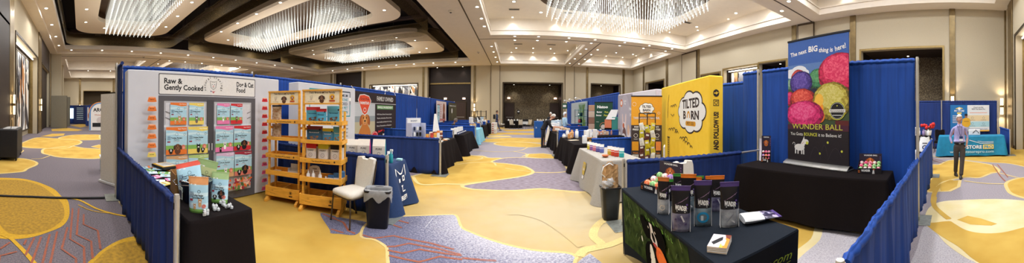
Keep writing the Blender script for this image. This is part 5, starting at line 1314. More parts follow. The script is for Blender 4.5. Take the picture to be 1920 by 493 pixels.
def plain(name, m1=m_ink, circ=None, anim=None, bandt=None):
    def art(a, w, h):
        if bandt: a.text(bandt, 0, h*.86, h*.05, m_white, 'c', .03, w=w*.5)
        a.text(name, 0, h*.6, h*.07, m1, 'c', .03, w=w*.6)
        if circ: a.ring(0, h*.36, w*.17, .004, m1, 16); smiley_dog(a, 0, h*.36, w*.1, m1)
        if anim: a.ell(0, h*.3, w*.26, h*.1, anim); a.ell(w*.22, h*.38, w*.08, h*.05, anim); a.rect(-w*.18, -w*.12, h*.14, h*.3, anim); a.rect(w*.1, w*.16, h*.14, h*.3, anim); a.ell(w*.34, h*.82, w*.06, w*.06, m_ink)
    return art
GS = 'treat bags on the yellow shelf stands'
c_choc = ink(96, 62, 44)
pouch('treat_bag', 'clear bag of round chews hanging at the top left of the left shelf stand', 'treat bag', onshelf(cA, -.21, .14, 1.415), RA, .20, .3, .09, [(0, m_bagclr), (.93, m_black)], plain('NATURAL', ink(150, 90, 40)), GS)
pouch('treat_bag', 'clear bag of chews on the second shelf of the left shelf stand', 'treat bag', onshelf(cA, -.21, .14, 1.11), RA, .20, .26, .09, [(0, m_bagclr), (.97, m_bagclr)], plain('', ink(150, 90, 40)), GS)
for k, (dx, w, h, m, lb) in enumerate([(-.2, .25, .265, m_ltblue, 'large sky blue treat bag with a red top, on the right stand'), (-.03, .18, .235, m_ltblue, 'small sky blue treat bag with a red top, mid top shelf, right stand'), (.17, .24, .28, ink(90, 172, 204), 'sky blue treat bag with a turkey picture, right on the right top shelf')]):
    pouch('treat_bag', lb, 'treat bag', onshelf(cB, dx, .15 - .05*(k == 1), 1.415), RA, w, h, .08, [(0, m), (.84, ink(196, 40, 48) if k < 2 else m)], plain('Farmstead', ink(30, 60, 90), anim=ink(110, 66, 40)), GS)
for k, (dx, w, h, m, tp, lb) in enumerate([(-.17, .29, .25, ink(50, 96, 128), ink(120, 50, 60), 'dark blue treat bag with a bison picture, on the right stand'), (.07, .2, .22, ink(74, 140, 180), ink(216, 206, 60), 'blue treat bag with a lime top on the second shelf of the right stand'), (.23, .14, .25, ink(90, 172, 204), ink(90, 172, 204), 'narrow sky blue treat bag at the right end of the second shelf')]):
    pouch('treat_bag', lb, 'treat bag', onshelf(cB, dx, .15, 1.11), RA, w, h, .08, [(0, m), (.82, tp)], plain('Farmstead', m_white, anim=ink(150, 110, 70)), GS)
for k, (dx, tp, lb) in enumerate([(-.215, c_rd, 'white pouch with a red top on the right stand'), (0, ink(206, 206, 60), 'white pouch with a lime top on the right stand'), (.215, m_black, 'white pouch with a black top on the right stand')]):
    pouch('treat_pouch', lb, 'treat bag', onshelf(cB, dx, .12, .80), RA, .185, .275, .08, [(0, m_offw), (.03, c_choc), (.16, m_offw), (.74, tp)], plain('PUREPET', m_ink, circ=1), GS)
    pouch('treat_pouch', lb.replace('on the right', 'in the back row on the right'), 'treat bag', onshelf(cB, dx+.01, .25, .80), RA, .185, .30, .08, [(0, m_offw), (.74, tp)], None, GS)
for k in range(9):
    R3 = random.Random(40+k); mb = MB(); x, y, z_ = onshelf(cA, -.22+.055*k, .08+.05*(k % 3), .815); mb.at((x, y, z_), RA+R3.uniform(-.8, .8)); mb.box(-.045, .045, -.02, .02, -.014, .014, R_.choice([m_kibble, c_choc, ink(90, 80, 90), ink(150, 120, 90)]), .006)
    mb.build('chew_stick', label='brown chew stick lying in the third tray of the left shelf stand', cat='chew', group='loose chews in the third tray of the left stand')
for k, (dx, h, lb) in enumerate([(-.24, .12, 'tall white pump bottle at the left of the fourth shelf of the right stand'), (-.15, .125, 'second white bottle on the fourth shelf of the right stand'), (-.03, .12, 'white spray bottle in the middle of the fourth shelf'), (.07, .06, 'short white jar right of the spray bottle on the fourth shelf')]):
    x, y, z_ = onshelf(cB, dx, .06, .49); t = thing('lotion_bottle', lb, 'bottle', (x, y, z_), RA, 'white bottles on the fourth shelf')
    mb = MB(); r = .03; mb.lathe([(r, 0), (r, h*.8), (r*.4, h*.95), (r*.4, h)], m_white, seg=14); a = Curved(mb, lambda a_, b_, k_: ((r+k_)*math.sin(a_/r), -(r+k_)*math.cos(a_/r), b_)); a.rect(-.02, .02, h*.15, h*.5, ink(120, 170, 180)); mb.build('bottle_body', t)
    mb = MB(); mb.lathe([(r*.45, h), (r*.45, h+.02), (r*.15, h+.025), (r*.15, h+.05 if k != 3 else h+.026)], m_offw, seg=12); 
    if k == 2: mb.cyl((0, 0, h+.045), (-.03, 0, h+.05), .007, .005, m_offw, 8)
    mb.build('pump_cap', t)
mb = MB(); x, y, z_ = onshelf(cB, -.2, .24, .49); mb.at((x, y, z_), RA); pr = [(-.1, 0), (.1, 0), (.11, .12), (.08, .19), (.03, .205), (-.04, .2), (-.1, .17)]
mb.add([(a_, -.003, b_) for a_, b_ in pr]+[(a_, .003, b_) for a_, b_ in pr], [tuple(range(7)), tuple(reversed(range(7, 14)))]+[(i, 7+i, 7+(i+1) % 7, (i+1) % 7) for i in range(7)], m_offw); a = Art(mb, (-.1, -.0032, 0), (1, 0, 0), (0, 0, 1)); a.text('CALM', .1, .14, .02, m_ink, bold=.04); a.rect(.04, .16, .1, .106, m_ink)
mb.build('price_card', label='cut-out sign card behind the bottles on the fourth shelf', cat='sign')
for k in range(3):
    x, y, z_ = onshelf(cB, .14+.08*k, .12+.03*k, .49+.0); mb = MB(); mb.at((x, y, z_), RA+.2*k); mb.box(-.05, .05, -.04, .04, 0, .1+.03*k, ink(60, 110, 160), .01); mb.box(-.05, .05, -.042, -.0405, .03, .06, m_white); mb.build('treat_box', label=['low blue carton', 'middle blue carton', 'tallest blue carton'][k]+' on the fourth shelf of the right stand', cat='box', group='blue cartons on the fourth shelf')
def tin_tray_items():
    for c, nm in ((cA, 'left'), (cB, 'right')):
        for s_ in (-1, 1):
            mb = MB(); x, y, z_ = onshelf(c, s_*.17, .2, .118); mb.at((x, y, z_), RA); mb.box(-.13, .13, -.15, .15, 0, .02, m_offw, .004); a = Art(mb, (-.13, -.15, .0203), (1, 0, 0), (0, 1, 0)); a.rect(.03, .23, .1, .2, ink(150, 120, 90)); a.rect(.05, .2, .22, .25, m_ink)
            mb.build('leaflet_stack', label='leaflet stack in the %s half of the %s stand\'s bottom bin' % ('left' if s_ < 0 else 'right', nm), cat='leaflets')
tin_tray_items()
mb = MB(); x, y, z_ = onshelf(cA, -.16, .1, .492); mb.at((x, y, z_), RA); 
for k in range(5): mb.cyl((-.09+.03*k, -.05, .02), (-.11+.03*k, .1, .025), .012, .012, ink(214, 190, 150), 8)
mb.build('bone_chews', label='row of pale bone chews in the fourth tray of the left shelf stand', cat='chew')
t = thing('display_carton', 'open white display carton in the fourth tray of the left shelf stand', 'box', onshelf(cA, .16, .14, .491), RA)
mb = MB(); mb.box(-.1, .1, -.06, -.056, 0, .07, m_offw); mb.box(-.1, .1, .056, .06, 0, .18, m_offw); mb.box(-.1, -.096, -.0555, .0555, 0, .11, m_offw); mb.box(.096, .1, -.0555, .0555, 0, .11, m_offw); mb.box(-.0955, .0955, -.0555, .0555, 0, .004, m_offw); mb.build('carton', t)

banquet_chair('pale fabric banquet chair in front of the blue curtain, left of the black bin', (-2.27, 3.40, 0), -.30)
trash_bin('black rectangular bin with a clear liner, beside the white chair', (-1.86, 3.46, 0), .35, .37, .27, .53)

# ------------------------------------------------------------------ teal framed backdrop booth
t = thing('popup_backdrop', 'white fabric backdrop with a teal outlined text box, behind the shelf stands', 'backdrop', (-4.29, 4.3, 0))
mb = MB(); mb.box(-.32, 0, 0, 2.26, .02, 2.26, mbk, .012); a = Art(mb, (.0005, 0, 0), (0, 1, 0), (0, 0, 1), .0006); c_teal = ink(60, 150, 156); c_dk = ink(50, 62, 78)
a.frame(.35, 2.01, 1.47, 2.15, .03, c_teal); a.rect(1.3, 2.01, 2.12, 2.15, c_dk); a.rect(1.98, 2.01, 1.8, 2.15, c_dk); a.rect(1.95, 2.04, 1.90, 1.99, m_white)
for k, (s_, m) in enumerate([('PREMIUM', c_dk), ('FORMULATIONS', c_teal), ('BACKED', c_dk), ('BY PET', c_teal), ('NUTRITION', c_teal)]): a.text(s_, 1.88, 2.0-.11*k, .075, m, 'r', .01)
for k, s_ in enumerate(['HEART HEALTH', 'REDUCED PROTEIN', 'LOW SODIUM', 'LOW PHOSPHORUS', 'LOW CARBOHYDRATE', 'GUT HEALTH', 'SPECIAL NEEDS']): a.text(s_, 1.9, 1.33-.1*k, .035, c_dk, 'r', .01); a.ell(1.2, 1.345-.1*k, .012, .012, c_dk)
mb.build('printed_panel', t)
# navy cloth table with its draped end
t = table_cloth('display_table', 'navy cloth table behind the bin, with a white cat logo', 'table', -2.87, 4.32, 1.86, .62, .76, 0, M('navy_table_cloth', (28, 52, 92), .85, noise=.05, scale=50), flare=.10, wave=.02, seed=9, group='navy cloth table', wf=2)
mb = MB()
def endf(a_, b_, k_):   # the aisle end of the cloth, local x = +.93 side
    tt = (.76-b_)/.745; tt = max(0, min(1, tt)); return (.93+.012+tt*.115+.014+k_, a_, b_)
a = Curved(mb, endf, .001)
a.line([(-.20, .26), (-.20, .68), (-.05, .57), (.02, .57), (.17, .70), (.17, .27)], .028, m_white); a.line([(-.20, .30), (-.02, .30)], .0, m_white) if False else None
a.line([(.17, .27), (.21, .27)], .02, m_white); a.line([(-.2, .26), (-.24, .26)], .02, m_white); a.frame(.02, .11, .44, .53, .022, m_white); a.rect(-.12, -.07, .44, .50, m_white); a.poly([(-.06, .38), (.02, .38), (-.02, .34)], m_white); a.line([(-.02, .35), (-.02, .28), (.08, .28)], .02, m_white)
a.text('PUREPET', 0, .14, .075, m_white, 'c', .02, w=.46)
mb.build('cloth_logo', t)
gp = [ink(96, 170, 60), ink(96, 60, 150), ink(190, 40, 120), ink(30, 140, 150)]
for k, (x, y, gm, nm) in enumerate([(-3.0, 4.13, gp[0], 'lime'), (-2.75, 4.14, gp[1], 'purple'), (-2.5, 4.12, gp[2], 'magenta'), (-2.18, 4.08, gp[3], 'teal')]):
    t = thing('litter_bag', 'cream paper pet food bag with a %s side gusset on the navy table' % nm, 'pet food bag', (x, y, .763), .35, 'cream pet food bags with coloured gussets')
    mb = MB(); w, h, d = .21, .34+.02*k, .12
    P = [(-w/2, -d/2, 0), (w/2, -d/2, 0), (w/2, d/2, 0), (-w/2, d/2, 0), (-w/2, -d/2, h*.72), (w/2, -d/2, h*.72), (w/2, d/2, h*.72), (-w/2, d/2, h*.72), (-w/2, -.004, h), (w/2, -.004, h), (w/2, .004, h), (-w/2, .004, h)]
    mb.add(P, [(0, 1, 5, 4), (4, 5, 9, 8), (2, 3, 7, 6), (6, 7, 11, 10), (0, 3, 2, 1), (8, 9, 10, 11), (3, 0, 4, 7), (7, 4, 8, 11)], ink(222, 214, 200))
    a = Art(mb, (-w/2, -d/2-.0005, 0), (1, 0, 0), (0, 0, 1)); a.text('PURE', w*.5, h*.56, h*.08, m_ink, 'c', .02); a.ring(w*.5, h*.42, .022, .004, m_ink, 14); a.ell(w*.4, h*.2, w*.28, h*.09, ink(206, 150, 130)); a.rect(w*.1, w*.9, h*.02, h*.06, ink(150, 100, 70))
    mb.build('bag_body', t)
    mb = MB(); mb.add([P[1], P[2], P[6], P[5], P[9], P[10]], [(0, 1, 2, 3), (3, 2, 5, 4)], gm); mb.build('side_gusset', t)
t = thing('pump_bottle', 'teal spray bottle at the aisle end of the navy table', 'bottle', (-2.02, 4.2, .763)); mb = MB(); mb.lathe([(.03, 0), (.035, .02), (.035, .13), (.012, .16), (.012, .19)], gp[3], seg=14); mb.build('bottle_body', t); mb = MB(); mb.box(-.02, .035, -.012, .012, .191, .225, m_white, .004); mb.build('trigger', t)
mb = MB(); mb.box(-1.98-.05, -1.98+.05, 4.42, 4.50, .763, .80, ink(150, 196, 206), .006); mb.build('wipe_packet', label='small pale blue packet on the corner of the navy table', cat='packet')
t = thing('sign_holder', 'small white sign card standing at the end of the navy table', 'sign', (-2.12, 4.36, .763), .9); mb = MB(); mb.box(-.05, .05, -.002, .002, .0, .17, m_white); mb.box(-.03, .03, -.003, -.0021, .09, .12, c_gray); mb.build('card', t); mb = MB(); mb.box(-.055, .055, -.03, .03, -.0005, .004, m_clear); mb.build('foot', t)
for k, (x, y) in enumerate([(-4.3+.2, 4.05), (-3.85, 4.12)]):
    pouch('food_pouch', ['purple topped snack pouch showing between the shelf stands, left one', 'amber topped snack pouch showing between the shelf stands, right one'][k], 'treat bag', (x+.15, y+.05, .763), .3, .18, .28, .07, [(0, [c_choc, ink(206, 190, 170)][k]), (.6, [ink(96, 60, 150), ink(190, 120, 60)][k])], None, 'pouches behind the shelf stands')
t = thing('white_carton', 'white carton with a purple logo between the shelf stands', 'box', (-3.55, 4.2, .763), .3); mb = MB(); mb.box(-.13, .13, -.1, .1, 0, .42, m_white, .004); a = Art(mb, (-.13, -.101, 0), (1, 0, 0), (0, 0, 1)); a.rect(.1, .2, .3, .4, ink(96, 60, 150)); a.rect(.06, .1, .12, .36, ink(120, 100, 170)); mb.build('carton', t)

# ------------------------------------------------------------------ FAMILY OWNED banner booth
t = thing('fabric_banner', 'dark hanging banner with a golden dog photo', 'banner', (-5.1, 7.66, 0))
W_ = 3.4; mb = MB(); mb.box(-.012, 0, 0, W_, .6, 2.31, ink(44, 30, 32)); a = Art(mb, (.0005, 0, 0), (0, 1, 0), (0, 0, 1), .0008)
a.rect(0, 1.52, .6, 1.90, ink(196, 200, 202)); a.rect(0, 1.52, .6, 1.25, ink(190, 182, 150)); a.rect(0, 1.52, 1.25, 1.45, ink(150, 158, 160)); a.line([(0, 1.92), (W_, 1.92)], .02, m_offw)
c_gold = ink(196, 120, 52); dog_face(a, .78, 1.32, .36, c_gold, ink(220, 160, 96), ink(160, 84, 36), ink(220, 110, 110)); a.ell(.78, .75, .42, .4, c_gold)
c_o = ink(224, 78, 44); a.poly([(.30, 2.02), (.42, 2.2), (.72, 2.23), (1.06, 2.18), (1.22, 2.0), (1.1, 1.8), (.95, 1.55), (.76, 1.46), (.6, 1.54), (.45, 1.75)], m_offw); a.poly([(.34, 2.02), (.44, 2.17), (.72, 2.2), (1.04, 2.15), (1.18, 2.0), (1.07, 1.82), (.92, 1.58), (.76, 1.5), (.62, 1.57), (.48, 1.77)], c_o)
a.text('Grain Free', .76, 2.02, .09, ink(60, 30, 30), 'c', .01, w=.6); a.text('FARMSTEAD', .76, 1.87, .09, m_white, 'c', .03, w=.62); a.ring(.76, 1.67, .09, .02, m_white, 20, ry=.07)
a.text('FAMILY OWNED', 2.38, 2.03, .17, m_offw, 'c', .02, w=1.45); a.rect(1.66, 3.1, 1.70, 1.86, ink(96, 150, 84)); a.text('SINGLE INGREDIENT', 2.38, 1.74, .085, m_white, 'c', .03, w=1.36)
for k, s_ in enumerate(['100% Natural Sweet Potatoes high in', 'Vitamins, Antioxidants, Fiber and many', 'more healthy attributes for the dog.', 'Flavors, Preservatives, or Sweeteners.']): a.text(s_, 1.66, 1.48-.15*k, .055, m_offw, 'l', .01, w=1.3)
for k, (x, y, c_, r_) in enumerate([(1.5, .72, c_rd, .25), (1.95, .82, c_rd, .14), (2.4, .84, c_rd, .14), (2.85, .86, c_grn, .12), (2.3, .68, m_white, .12), (2.85, .68, c_rd, .13)]):
    if k == 0: a.ell(x, y, r_, r_*.6, c_rd); a.ring(x, y, r_*.8, .015, m_white, 20, ry=r_*.48)
    else: a.poly([(x-r_*1.3, y-.03), (x+r_*1.2, y+.03), (x+r_*1.3, y+.09), (x-r_*1.2, y+.03)], c_); a.ell(x-r_, y+.03, .04, .035, c_)
mb.build('printed_panel', t)
for k, y in enumerate((.05, W_-.05)):
    mb = MB(); mb.tube([(-5.1, 7.66+y, 2.31), (-5.13, 7.66+y, 2.40), (-5.2, 7.66+y, 2.475)], .008, m_white, 6)
    mb.build('banner_hook', label=['left', 'right'][k]+' white hook holding the golden dog banner to the rail', cat='hook')
table_cloth('display_table', 'first black cloth table along the aisle on the left, beyond the short silver pole', 'table', -2.32, 8.05, .66, 1.95, .76, 0, m_blk, flare=.10, wave=.035, seed=21, group='black cloth tables', wf=3)
table_cloth('display_table', 'second black cloth table along the aisle on the left', 'table', -2.25, 11.2, .66, 2.2, .76, 0, m_blk, flare=.10, wave=.035, seed=22, group='black cloth tables', wf=3)
m_pb = M('pale_blue_cloth', (126, 186, 206), .8, noise=.05, scale=30)
table_cloth('display_table', 'pale blue cloth table on the left of the aisle, half way down', 'table', -2.2, 14.5, .7, 1.9, .76, 0, m_pb, flare=.07, wave=.03, seed=23, group='cloth covered booth tables')
table_cloth('display_table', 'black cloth table on the left beyond the pale blue one', 'table', -2.3, 17.8, .7, 1.9, .76, 0, m_blk, flare=.06, wave=.02, seed=24, group='black cloth tables')
table_cloth('display_table', 'last black cloth table of the left row', 'table', -2.3, 21, .7, 1.9, .76, 0, m_blk, flare=.06, wave=.02, seed=25, group='black cloth tables')

# white peg display rack and small goods on the first black table side
t = thing('display_rack', 'white cardboard peg rack of hanging goods on the first black table', 'display rack', (-3.2, 8.35, .4), .9)
m_lil = ink(196, 200, 222); mb = MB(); mb.box(-.26, .26, 0, .06, 0, 1.02, m_lil, .004); mb.box(-.26, -.24, -.3, 0, 0, .86, m_lil); mb.box(.24, .26, -.3, 0, 0, .86, m_lil); mb.box(-.24, .24, -.3, 0, 0, .03, m_lil)
a = Art(mb, (-.26, -.0005, 0), (1, 0, 0), (0, 0, 1)); a.rect(.02, .5, .86, 1.0, m_white); a.text('BASKET', .26, .9, .05, ink(80, 90, 130), 'c', .02); mb.build('cabinet', t)
R4 = random.Random(8)
for i in range(4):
    for j in range(4):
        mb = MB(); mb.box(-.2+.11*i, -.13+.11*i, -.14, -.1, .08+.18*j, .2+.18*j, R4.choice([m_white, ink(40, 50, 80), ink(120, 130, 160), m_ink]), .01); mb.build('hanging_toy', t)
mb2 = MB(); mb2.at((-3.2, 8.35, 0), .9); mb2.box(-.3, .3, -.32, .1, 0, .395, m_blk, .01); mb2.build('display_plinth', label='black cloth plinth under the white peg rack', cat='plinth')
bc = [ink(214, 120, 40), ink(190, 60, 40), ink(230, 200, 150), ink(200, 150, 60), ink(160, 50, 40), m_offw, ink(226, 150, 60), ink(120, 60, 40)]
bl = ['orange', 'brick red', 'cream', 'mustard', 'dark red', 'white', 'amber', 'brown']
for k in range(8):
    x = -2.45+.08*(k % 2); y = 7.45+.17*k
    pouch('snack_bag', '%s snack bag on the first black table, %s from its near end' % (bl[k], ['first', 'second', 'third', 'fourth', 'fifth', 'sixth', 'seventh', 'eighth'][k]), 'snack bag', (x, y, .763), PI/4+.3, .13, .22+.02*(k % 3), .05, [(0, bc[k]), (.3, m_offw), (.45, bc[k]), (.8, bc[(k+3) % 8])], None, 'snack bags on the first black table')
for k in range(4):
    mb = MB(); mb.at((-2.12-.04*(k % 2), 7.5+.33*k, .7625), .2*k); mb.box(-.07, .07, -.1, .1, 0, .01, [ink(226, 196, 150), m_white, ink(214, 150, 90), m_white][k]); mb.build('leaflet_stack', label='%s leaflet stack on the first black table' % ['tan', 'first white', 'orange', 'farther white'][k], cat='leaflets')
t = thing('easel_sign', 'tall white sign with a picture, leaning at the end of the first black table', 'sign', (-2.75, 9.4, .5), .8); mb = MB(); mb.add([(-.18, 0, 0), (.22, 0, 0), (.06, .12, 1.05), (-.02, .12, 1.05), (-.18, .02, 0), (.22, .02, 0), (.06, .14, 1.05), (-.02, .14, 1.05)], [(0, 1, 2, 3), (7, 6, 5, 4), (0, 4, 5, 1), (1, 5, 6, 2), (2, 6, 7, 3), (3, 7, 4, 0)], m_white); mb.build('sign_face', t)
mb = MB(); mb.cyl((0, .3, -.5), (0, .14, .9), .012, .012, m_steel, 6); mb.cyl((-.15, .02, -.5), (-.1, .02, .02), .012, .012, m_steel, 6); mb.cyl((.18, .02, -.5), (.15, .02, .02), .012, .012, m_steel, 6); mb.build('easel_leg', t)
def blue_roll(a, w, h):
    a.text('D O G', w*.5, h*.90, h*.04, m_ink, w=w*.8); a.text('Vegetables', w*.5, h*.74, h*.05, m_ink, 'c', .02, w=w*.8); a.text('Nature', w*.5, h*.67, h*.05, m_ink, 'c', .02)
    R5 = random.Random(3); [a.ell(R5.uniform(.1, .9)*w, R5.uniform(.05, .55)*h, .05, .06, R5.choice([m_ink, ink(110, 160, 120), c_sky, ink(90, 110, 130)]), 10) for _ in range(12)]; a.rrect(w*.3, w*.9, h*.34, h*.5, .03, ink(120, 150, 190))
rollup('pale blue roll-up banner in the left row, left of the pink poster', (-4.75, 16.65, 0), PI/2+.1, .85, 2.05, blue_roll, ink(176, 208, 214))
t = thing('wall_poster', 'pink poster with a brown figure, beyond the pale blue banner', 'poster', (-5.08, 17.3, 0)); mb = MB(); mb.box(-.012, 0, 0, 2.6, .9, 2.34, ink(226, 206, 200)); a = Art(mb, (.0005, 0, 0), (0, 1, 0), (0, 0, 1)); a.ell(1.9, 1.85, .28, .38, ink(150, 84, 50)); a.ell(1.9, 1.2, .36, .4, ink(120, 60, 40)); [a.rect(.3, 1.3, 2.1-.12*k, 2.14-.12*k, ink(190, 120, 110)) for k in range(9)]; a.rect(.3, 2.3, 1.0, 1.12, ink(200, 120, 110)); mb.build('printed_panel', t)
t = thing('wall_poster', 'dark olive woodland poster at the far end of the left row', 'poster', (-5.05, 20.5, 0)); mb = MB(); mb.box(-.012, 0, 0, 2.9, .9, 2.34, ink(70, 66, 46)); a = Art(mb, (.0005, 0, 0), (0, 1, 0), (0, 0, 1)); R6 = random.Random(9); [a.line([(.1+.2*k, .95), (.15+.2*k, 2.2)], .05, R6.choice([ink(96, 90, 60), ink(50, 50, 34), ink(120, 112, 76)])) for k in range(13)]; a.text('SERENE OUTDOORS', 1.45, 2.05, .09, m_offw, 'c', .02, w=2.3); a.ell(1.1, 1.7, .2, .2, m_offw); mb.build('printed_panel', t)
# small goods along the rest of the left tables
def goods(nm, label, x, y, z_, w, d, h, c, kind=0, rz=0, group=None, cat='box'):
    mb = MB(); mb.at((x, y, z_), rz)
    if kind == 0: mb.box(-w/2, w/2, -d/2, d/2, 0, h, c, min(w, d, h)*.08); mb.box(-w*.35, w*.35, -d/2-.002, -d/2-.0005, h*.3, h*.7, m_white)
    elif kind == 1: mb.lathe([(w*.42, 0), (w*.5, .01), (w*.5, h*.75), (w*.3, h*.82), (w*.32, h*.84), (w*.32, h)], c, seg=12)
    elif kind == 2: mb.add([(-w/2, -d/2, 0), (w/2, -d/2, 0), (w/2, d/2, 0), (-w/2, d/2, 0), (-w/2, -.004, h), (w/2, -.004, h), (w/2, .004, h), (-w/2, .004, h)], [(0, 3, 2, 1), (4, 5, 6, 7), (0, 1, 5, 4), (1, 2, 6, 5), (2, 3, 7, 6), (3, 0, 4, 7)], c)
    return mb.build(nm, label=label, cat=cat, group=group)
R7 = random.Random(77)
for k in range(6):
    goods('white_letter_bag', 'small white bag with navy print in the row on the second black table', -2.35+.05*(k % 2), 10.15+.3*k, .763, .14, .08, .24, [m_white, m_offw][k % 2], 2, .8, 'white bags on the second black table', 'bag')
    goods('navy_label_card', 'small navy card before the white bags on the second black table', -2.14, 10.2+.3*k, .763, .09, .03, .1, ink(30, 50, 100), 0, .8, 'navy cards on the second black table', 'card')
for k in range(9):
    goods('product_jar', 'small jar or carton on the tables at the far end of the left row', -2.45+.25*R7.random(), 14.0+.9*k, .763, .16, .14, .22+.12*R7.random(), R7.choice([m_white, ink(200, 160, 110), ink(60, 90, 140), ink(190, 196, 200)]), k % 3, R7.random(), 'goods on the far left tables', 'goods')

# ------------------------------------------------------------------ right row: poles, rails, drapes
XR = 4.2
pole(4.17, .50, 2.46, 'tall silver drape pole where the two near right rails meet')
pole(4.13, 3.44, 2.46, 'tall silver drape pole between the yellow wall and the balls banner')
drape((XR, 3.38), (XR, .54), 2.44, 'tall blue curtain behind the balls banner', seed=51, folds=6, amp=.028, group='tall blue drapes of the right row')
drape((XR, 3.9), (XR, 3.50), 2.44, 'tall blue curtain between the yellow wall and the tall pole', seed=52, folds=7, group='tall blue drapes of the right row')
drape((4.45, 7.0), (4.45, 3.95), 2.30, 'tall blue curtain hidden behind the yellow wall', seed=53, folds=7, group='tall blue drapes of the right row')
for k, (y0, y1) in enumerate(((10.6, 12.9), (12.95, 15.9), (15.95, 19.0), (19.05, 22.0))):
    drape((4.15, y1), (4.15, y0), 2.44, ['tall blue curtain behind the green roll-up banner', 'tall blue curtain left of the green roll-up banner', 'tall blue curtain behind the printed foliage panel', 'farthest tall blue curtain of the right row'][k], seed=54+k, folds=7, group='tall blue drapes of the right row')
drape((1.22, .49), (4.12, .49), .93, 'low blue curtain slanting up from the bottom edge at right, nearest the camera', seed=61, folds=12, amp=.04, m=m_blue)
drape((4.24, .49), (7.06, .49), .93, 'low blue curtain beyond the tall pole, pointing to the walking person', seed=62, folds=9, m=m_blue)
pole(1.16, .49, .95, 'dark capped short pole at the bottom edge under the near blue rail', group='short poles at the aisle ends of the side rails')
pole(7.10, .49, .95, 'short silver pole ending the rail beside the walking person', group='short poles at the aisle ends of the side rails')
pole(1.53, 3.71, .95, 'short silver pole beside the bin with the paper bag', group='short poles at the aisle ends of the side rails')
drape((1.57, 3.68), (3.62, 3.42), .93, 'low blue curtain behind the snack pouches of the near right table', seed=63, folds=8, m=m_navy)
rail((3.64, 3.42), (4.11, 3.40), .915, 'bare silver crossbar joining the low blue curtain to the tall pole')
mb = MB(); A_, B_ = Vector((4.05, .52)), Vector((3.3, .52))
mb.sheet(lambda u, v: (4.1-.75*u*(1-v)-.25*v, .53+.012*math.sin(u*30), .93-.62*v*(1-.3*u)), 20, 8, m_blue, .005); mb.build('drape_tail', label='loose blue curtain flap folded over the rail next to the tall pole', cat='drape')
for k, (y, x0) in enumerate(((10.3, 1.62), (13.3, 1.7), (16.3, 1.8))):
    drape((x0, y), (4.1, y-.05), .93, ['low blue curtain behind the white cartons on the right black table', 'second low blue curtain of the right row', 'third low blue curtain of the right row'][k], seed=64+k, folds=8, m=m_blue)
    pole(x0-.04, y, .95, ['short silver pole at the aisle beyond the right black table', 'short silver pole by the leaning man', 'short silver pole beyond the leaning man'][k], group='short poles at the aisle ends of the side rails')
drape((2.0, 7.06), (3.9, 7.06), .93, 'low blue curtain between the grey cloth table and the black table', seed=69, folds=8, m=m_blue)

# ------------------------------------------------------------------ balls booth: near table
c_cov = M('stretch_cover', (22, 28, 36), .9, noise=.05, scale=80, spec=.15)
t = thing('display_table', 'near dark stretch covered table printed with a border collie, full of toy pouches', 'table', (1.49, 2.03, 0), -.08)
lx, ly, h = .73, 1.83, .76
def cover(face, s_, tt):
    """face 0..3, s_ in [-1,1] along the face, tt 0 top..1 hem: legs at the corners, waist and hem pulled in between"""
    q = 1 - abs(s_)**2.2; inn = (.10 if face % 2 else .13)*math.sin(PI*min(1, tt)*.55)*q
    zz = h - .012 - tt*(h-.02) + (.13 if face % 2 else .2)*q*tt**3
    sx, sy = lx/2, ly/2; c_in = .02*tt
    if face == 0: return (s_*(sx-c_in), -(sy-inn-c_in), zz)
    if face == 1: return (sx-inn-c_in, s_*(sy-c_in), zz)
    if face == 2: return (-s_*(sx-c_in), sy-inn-c_in, zz)
    return (-(sx-inn-c_in), -s_*(sy-c_in), zz)
mb = MB()
for f in range(4): mb.grid(lambda u, v, f=f: cover(f, 2*u-1, v), 24 if f % 2 else 14, 12, c_cov)
tp = [(-lx/2, -ly/2), (lx/2, -ly/2), (lx/2, ly/2), (-lx/2, ly/2)]
mb.add([(x, y, h-.012) for x, y in tp]+[(x*.985, y*.995, h) for x, y in tp], [(4, 5, 6, 7), (0, 1, 5, 4), (1, 2, 6, 5), (2, 3, 7, 6), (3, 0, 4, 7)], c_cov)
# print on the aisle face (face 3): a = distance from far end .. near end, b = height
def f3(a_, b_, k_):
    s_ = a_/(ly/2); tt = max(0, min(1, (h-.012-b_)/(h-.02)))
    p = cover(3, max(-1, min(1, s_)), tt); return (p[0]-.002-k_, -a_*(1) if False else p[1], b_)
g_dk = ink(34, 56, 30); g_md = ink(70, 96, 40); g_lt = ink(120, 130, 70)
a = Curved(mb, f3, .0006)
def gpoly(x0, x1, y0, y1, m, n=16):
    for i in range(n):
        for j in range(6):
            X0 = x0+(x1-x0)*i/n; X1 = x0+(x1-x0)*(i+1)/n; Y0 = y0+(y1-y0)*j/6; Y1 = y0+(y1-y0)*(j+1)/6
            a.mb.add([a.P(X0, Y0), a.P(X1, Y0), a.P(X1, Y1), a.P(X0, Y1)], [(0, 1, 2, 3)], m)
    a.k += .001; a.cell = .07
gpoly(-.86, .55, .16, .73, M('printed_grass', (22, 38, 18), .9, rgb2=(66, 86, 38), scale=9, spec=.1))
R8 = random.Random(5)
for k in range(60): x = R8.uniform(-.82, .5); y = R8.uniform(.2, .7); a.line([(x, y), (x+R8.uniform(-.05, .05), y+.06)], .006, R8.choice([g_lt, g_md, ink(90, 130, 60)]))
for k, ch in enumerate('DPLANDBILL'): a.text(ch, [-.50, -.39, -.17, -.10, -.01, .08, .17, .235, .28, .335][k], [.565, .575][k] if k < 2 else .672, .034, ink(120, 190, 60), 'c', .02)
cx = -.09; _mi = m_ink; m_ink = M('printed_black', (10, 9, 10), .95, spec=.05)
a.ell(cx-.05, .26, .22, .2, m_ink); a.ell(cx-.1, .26, .055, .17, m_white); a.ell(cx-.17, .57, .085, .11, m_ink, rot=.4); a.ell(cx+.16, .58, .10, .12, m_ink, rot=-.3); a.ell(cx, .555, .15, .115, m_ink)
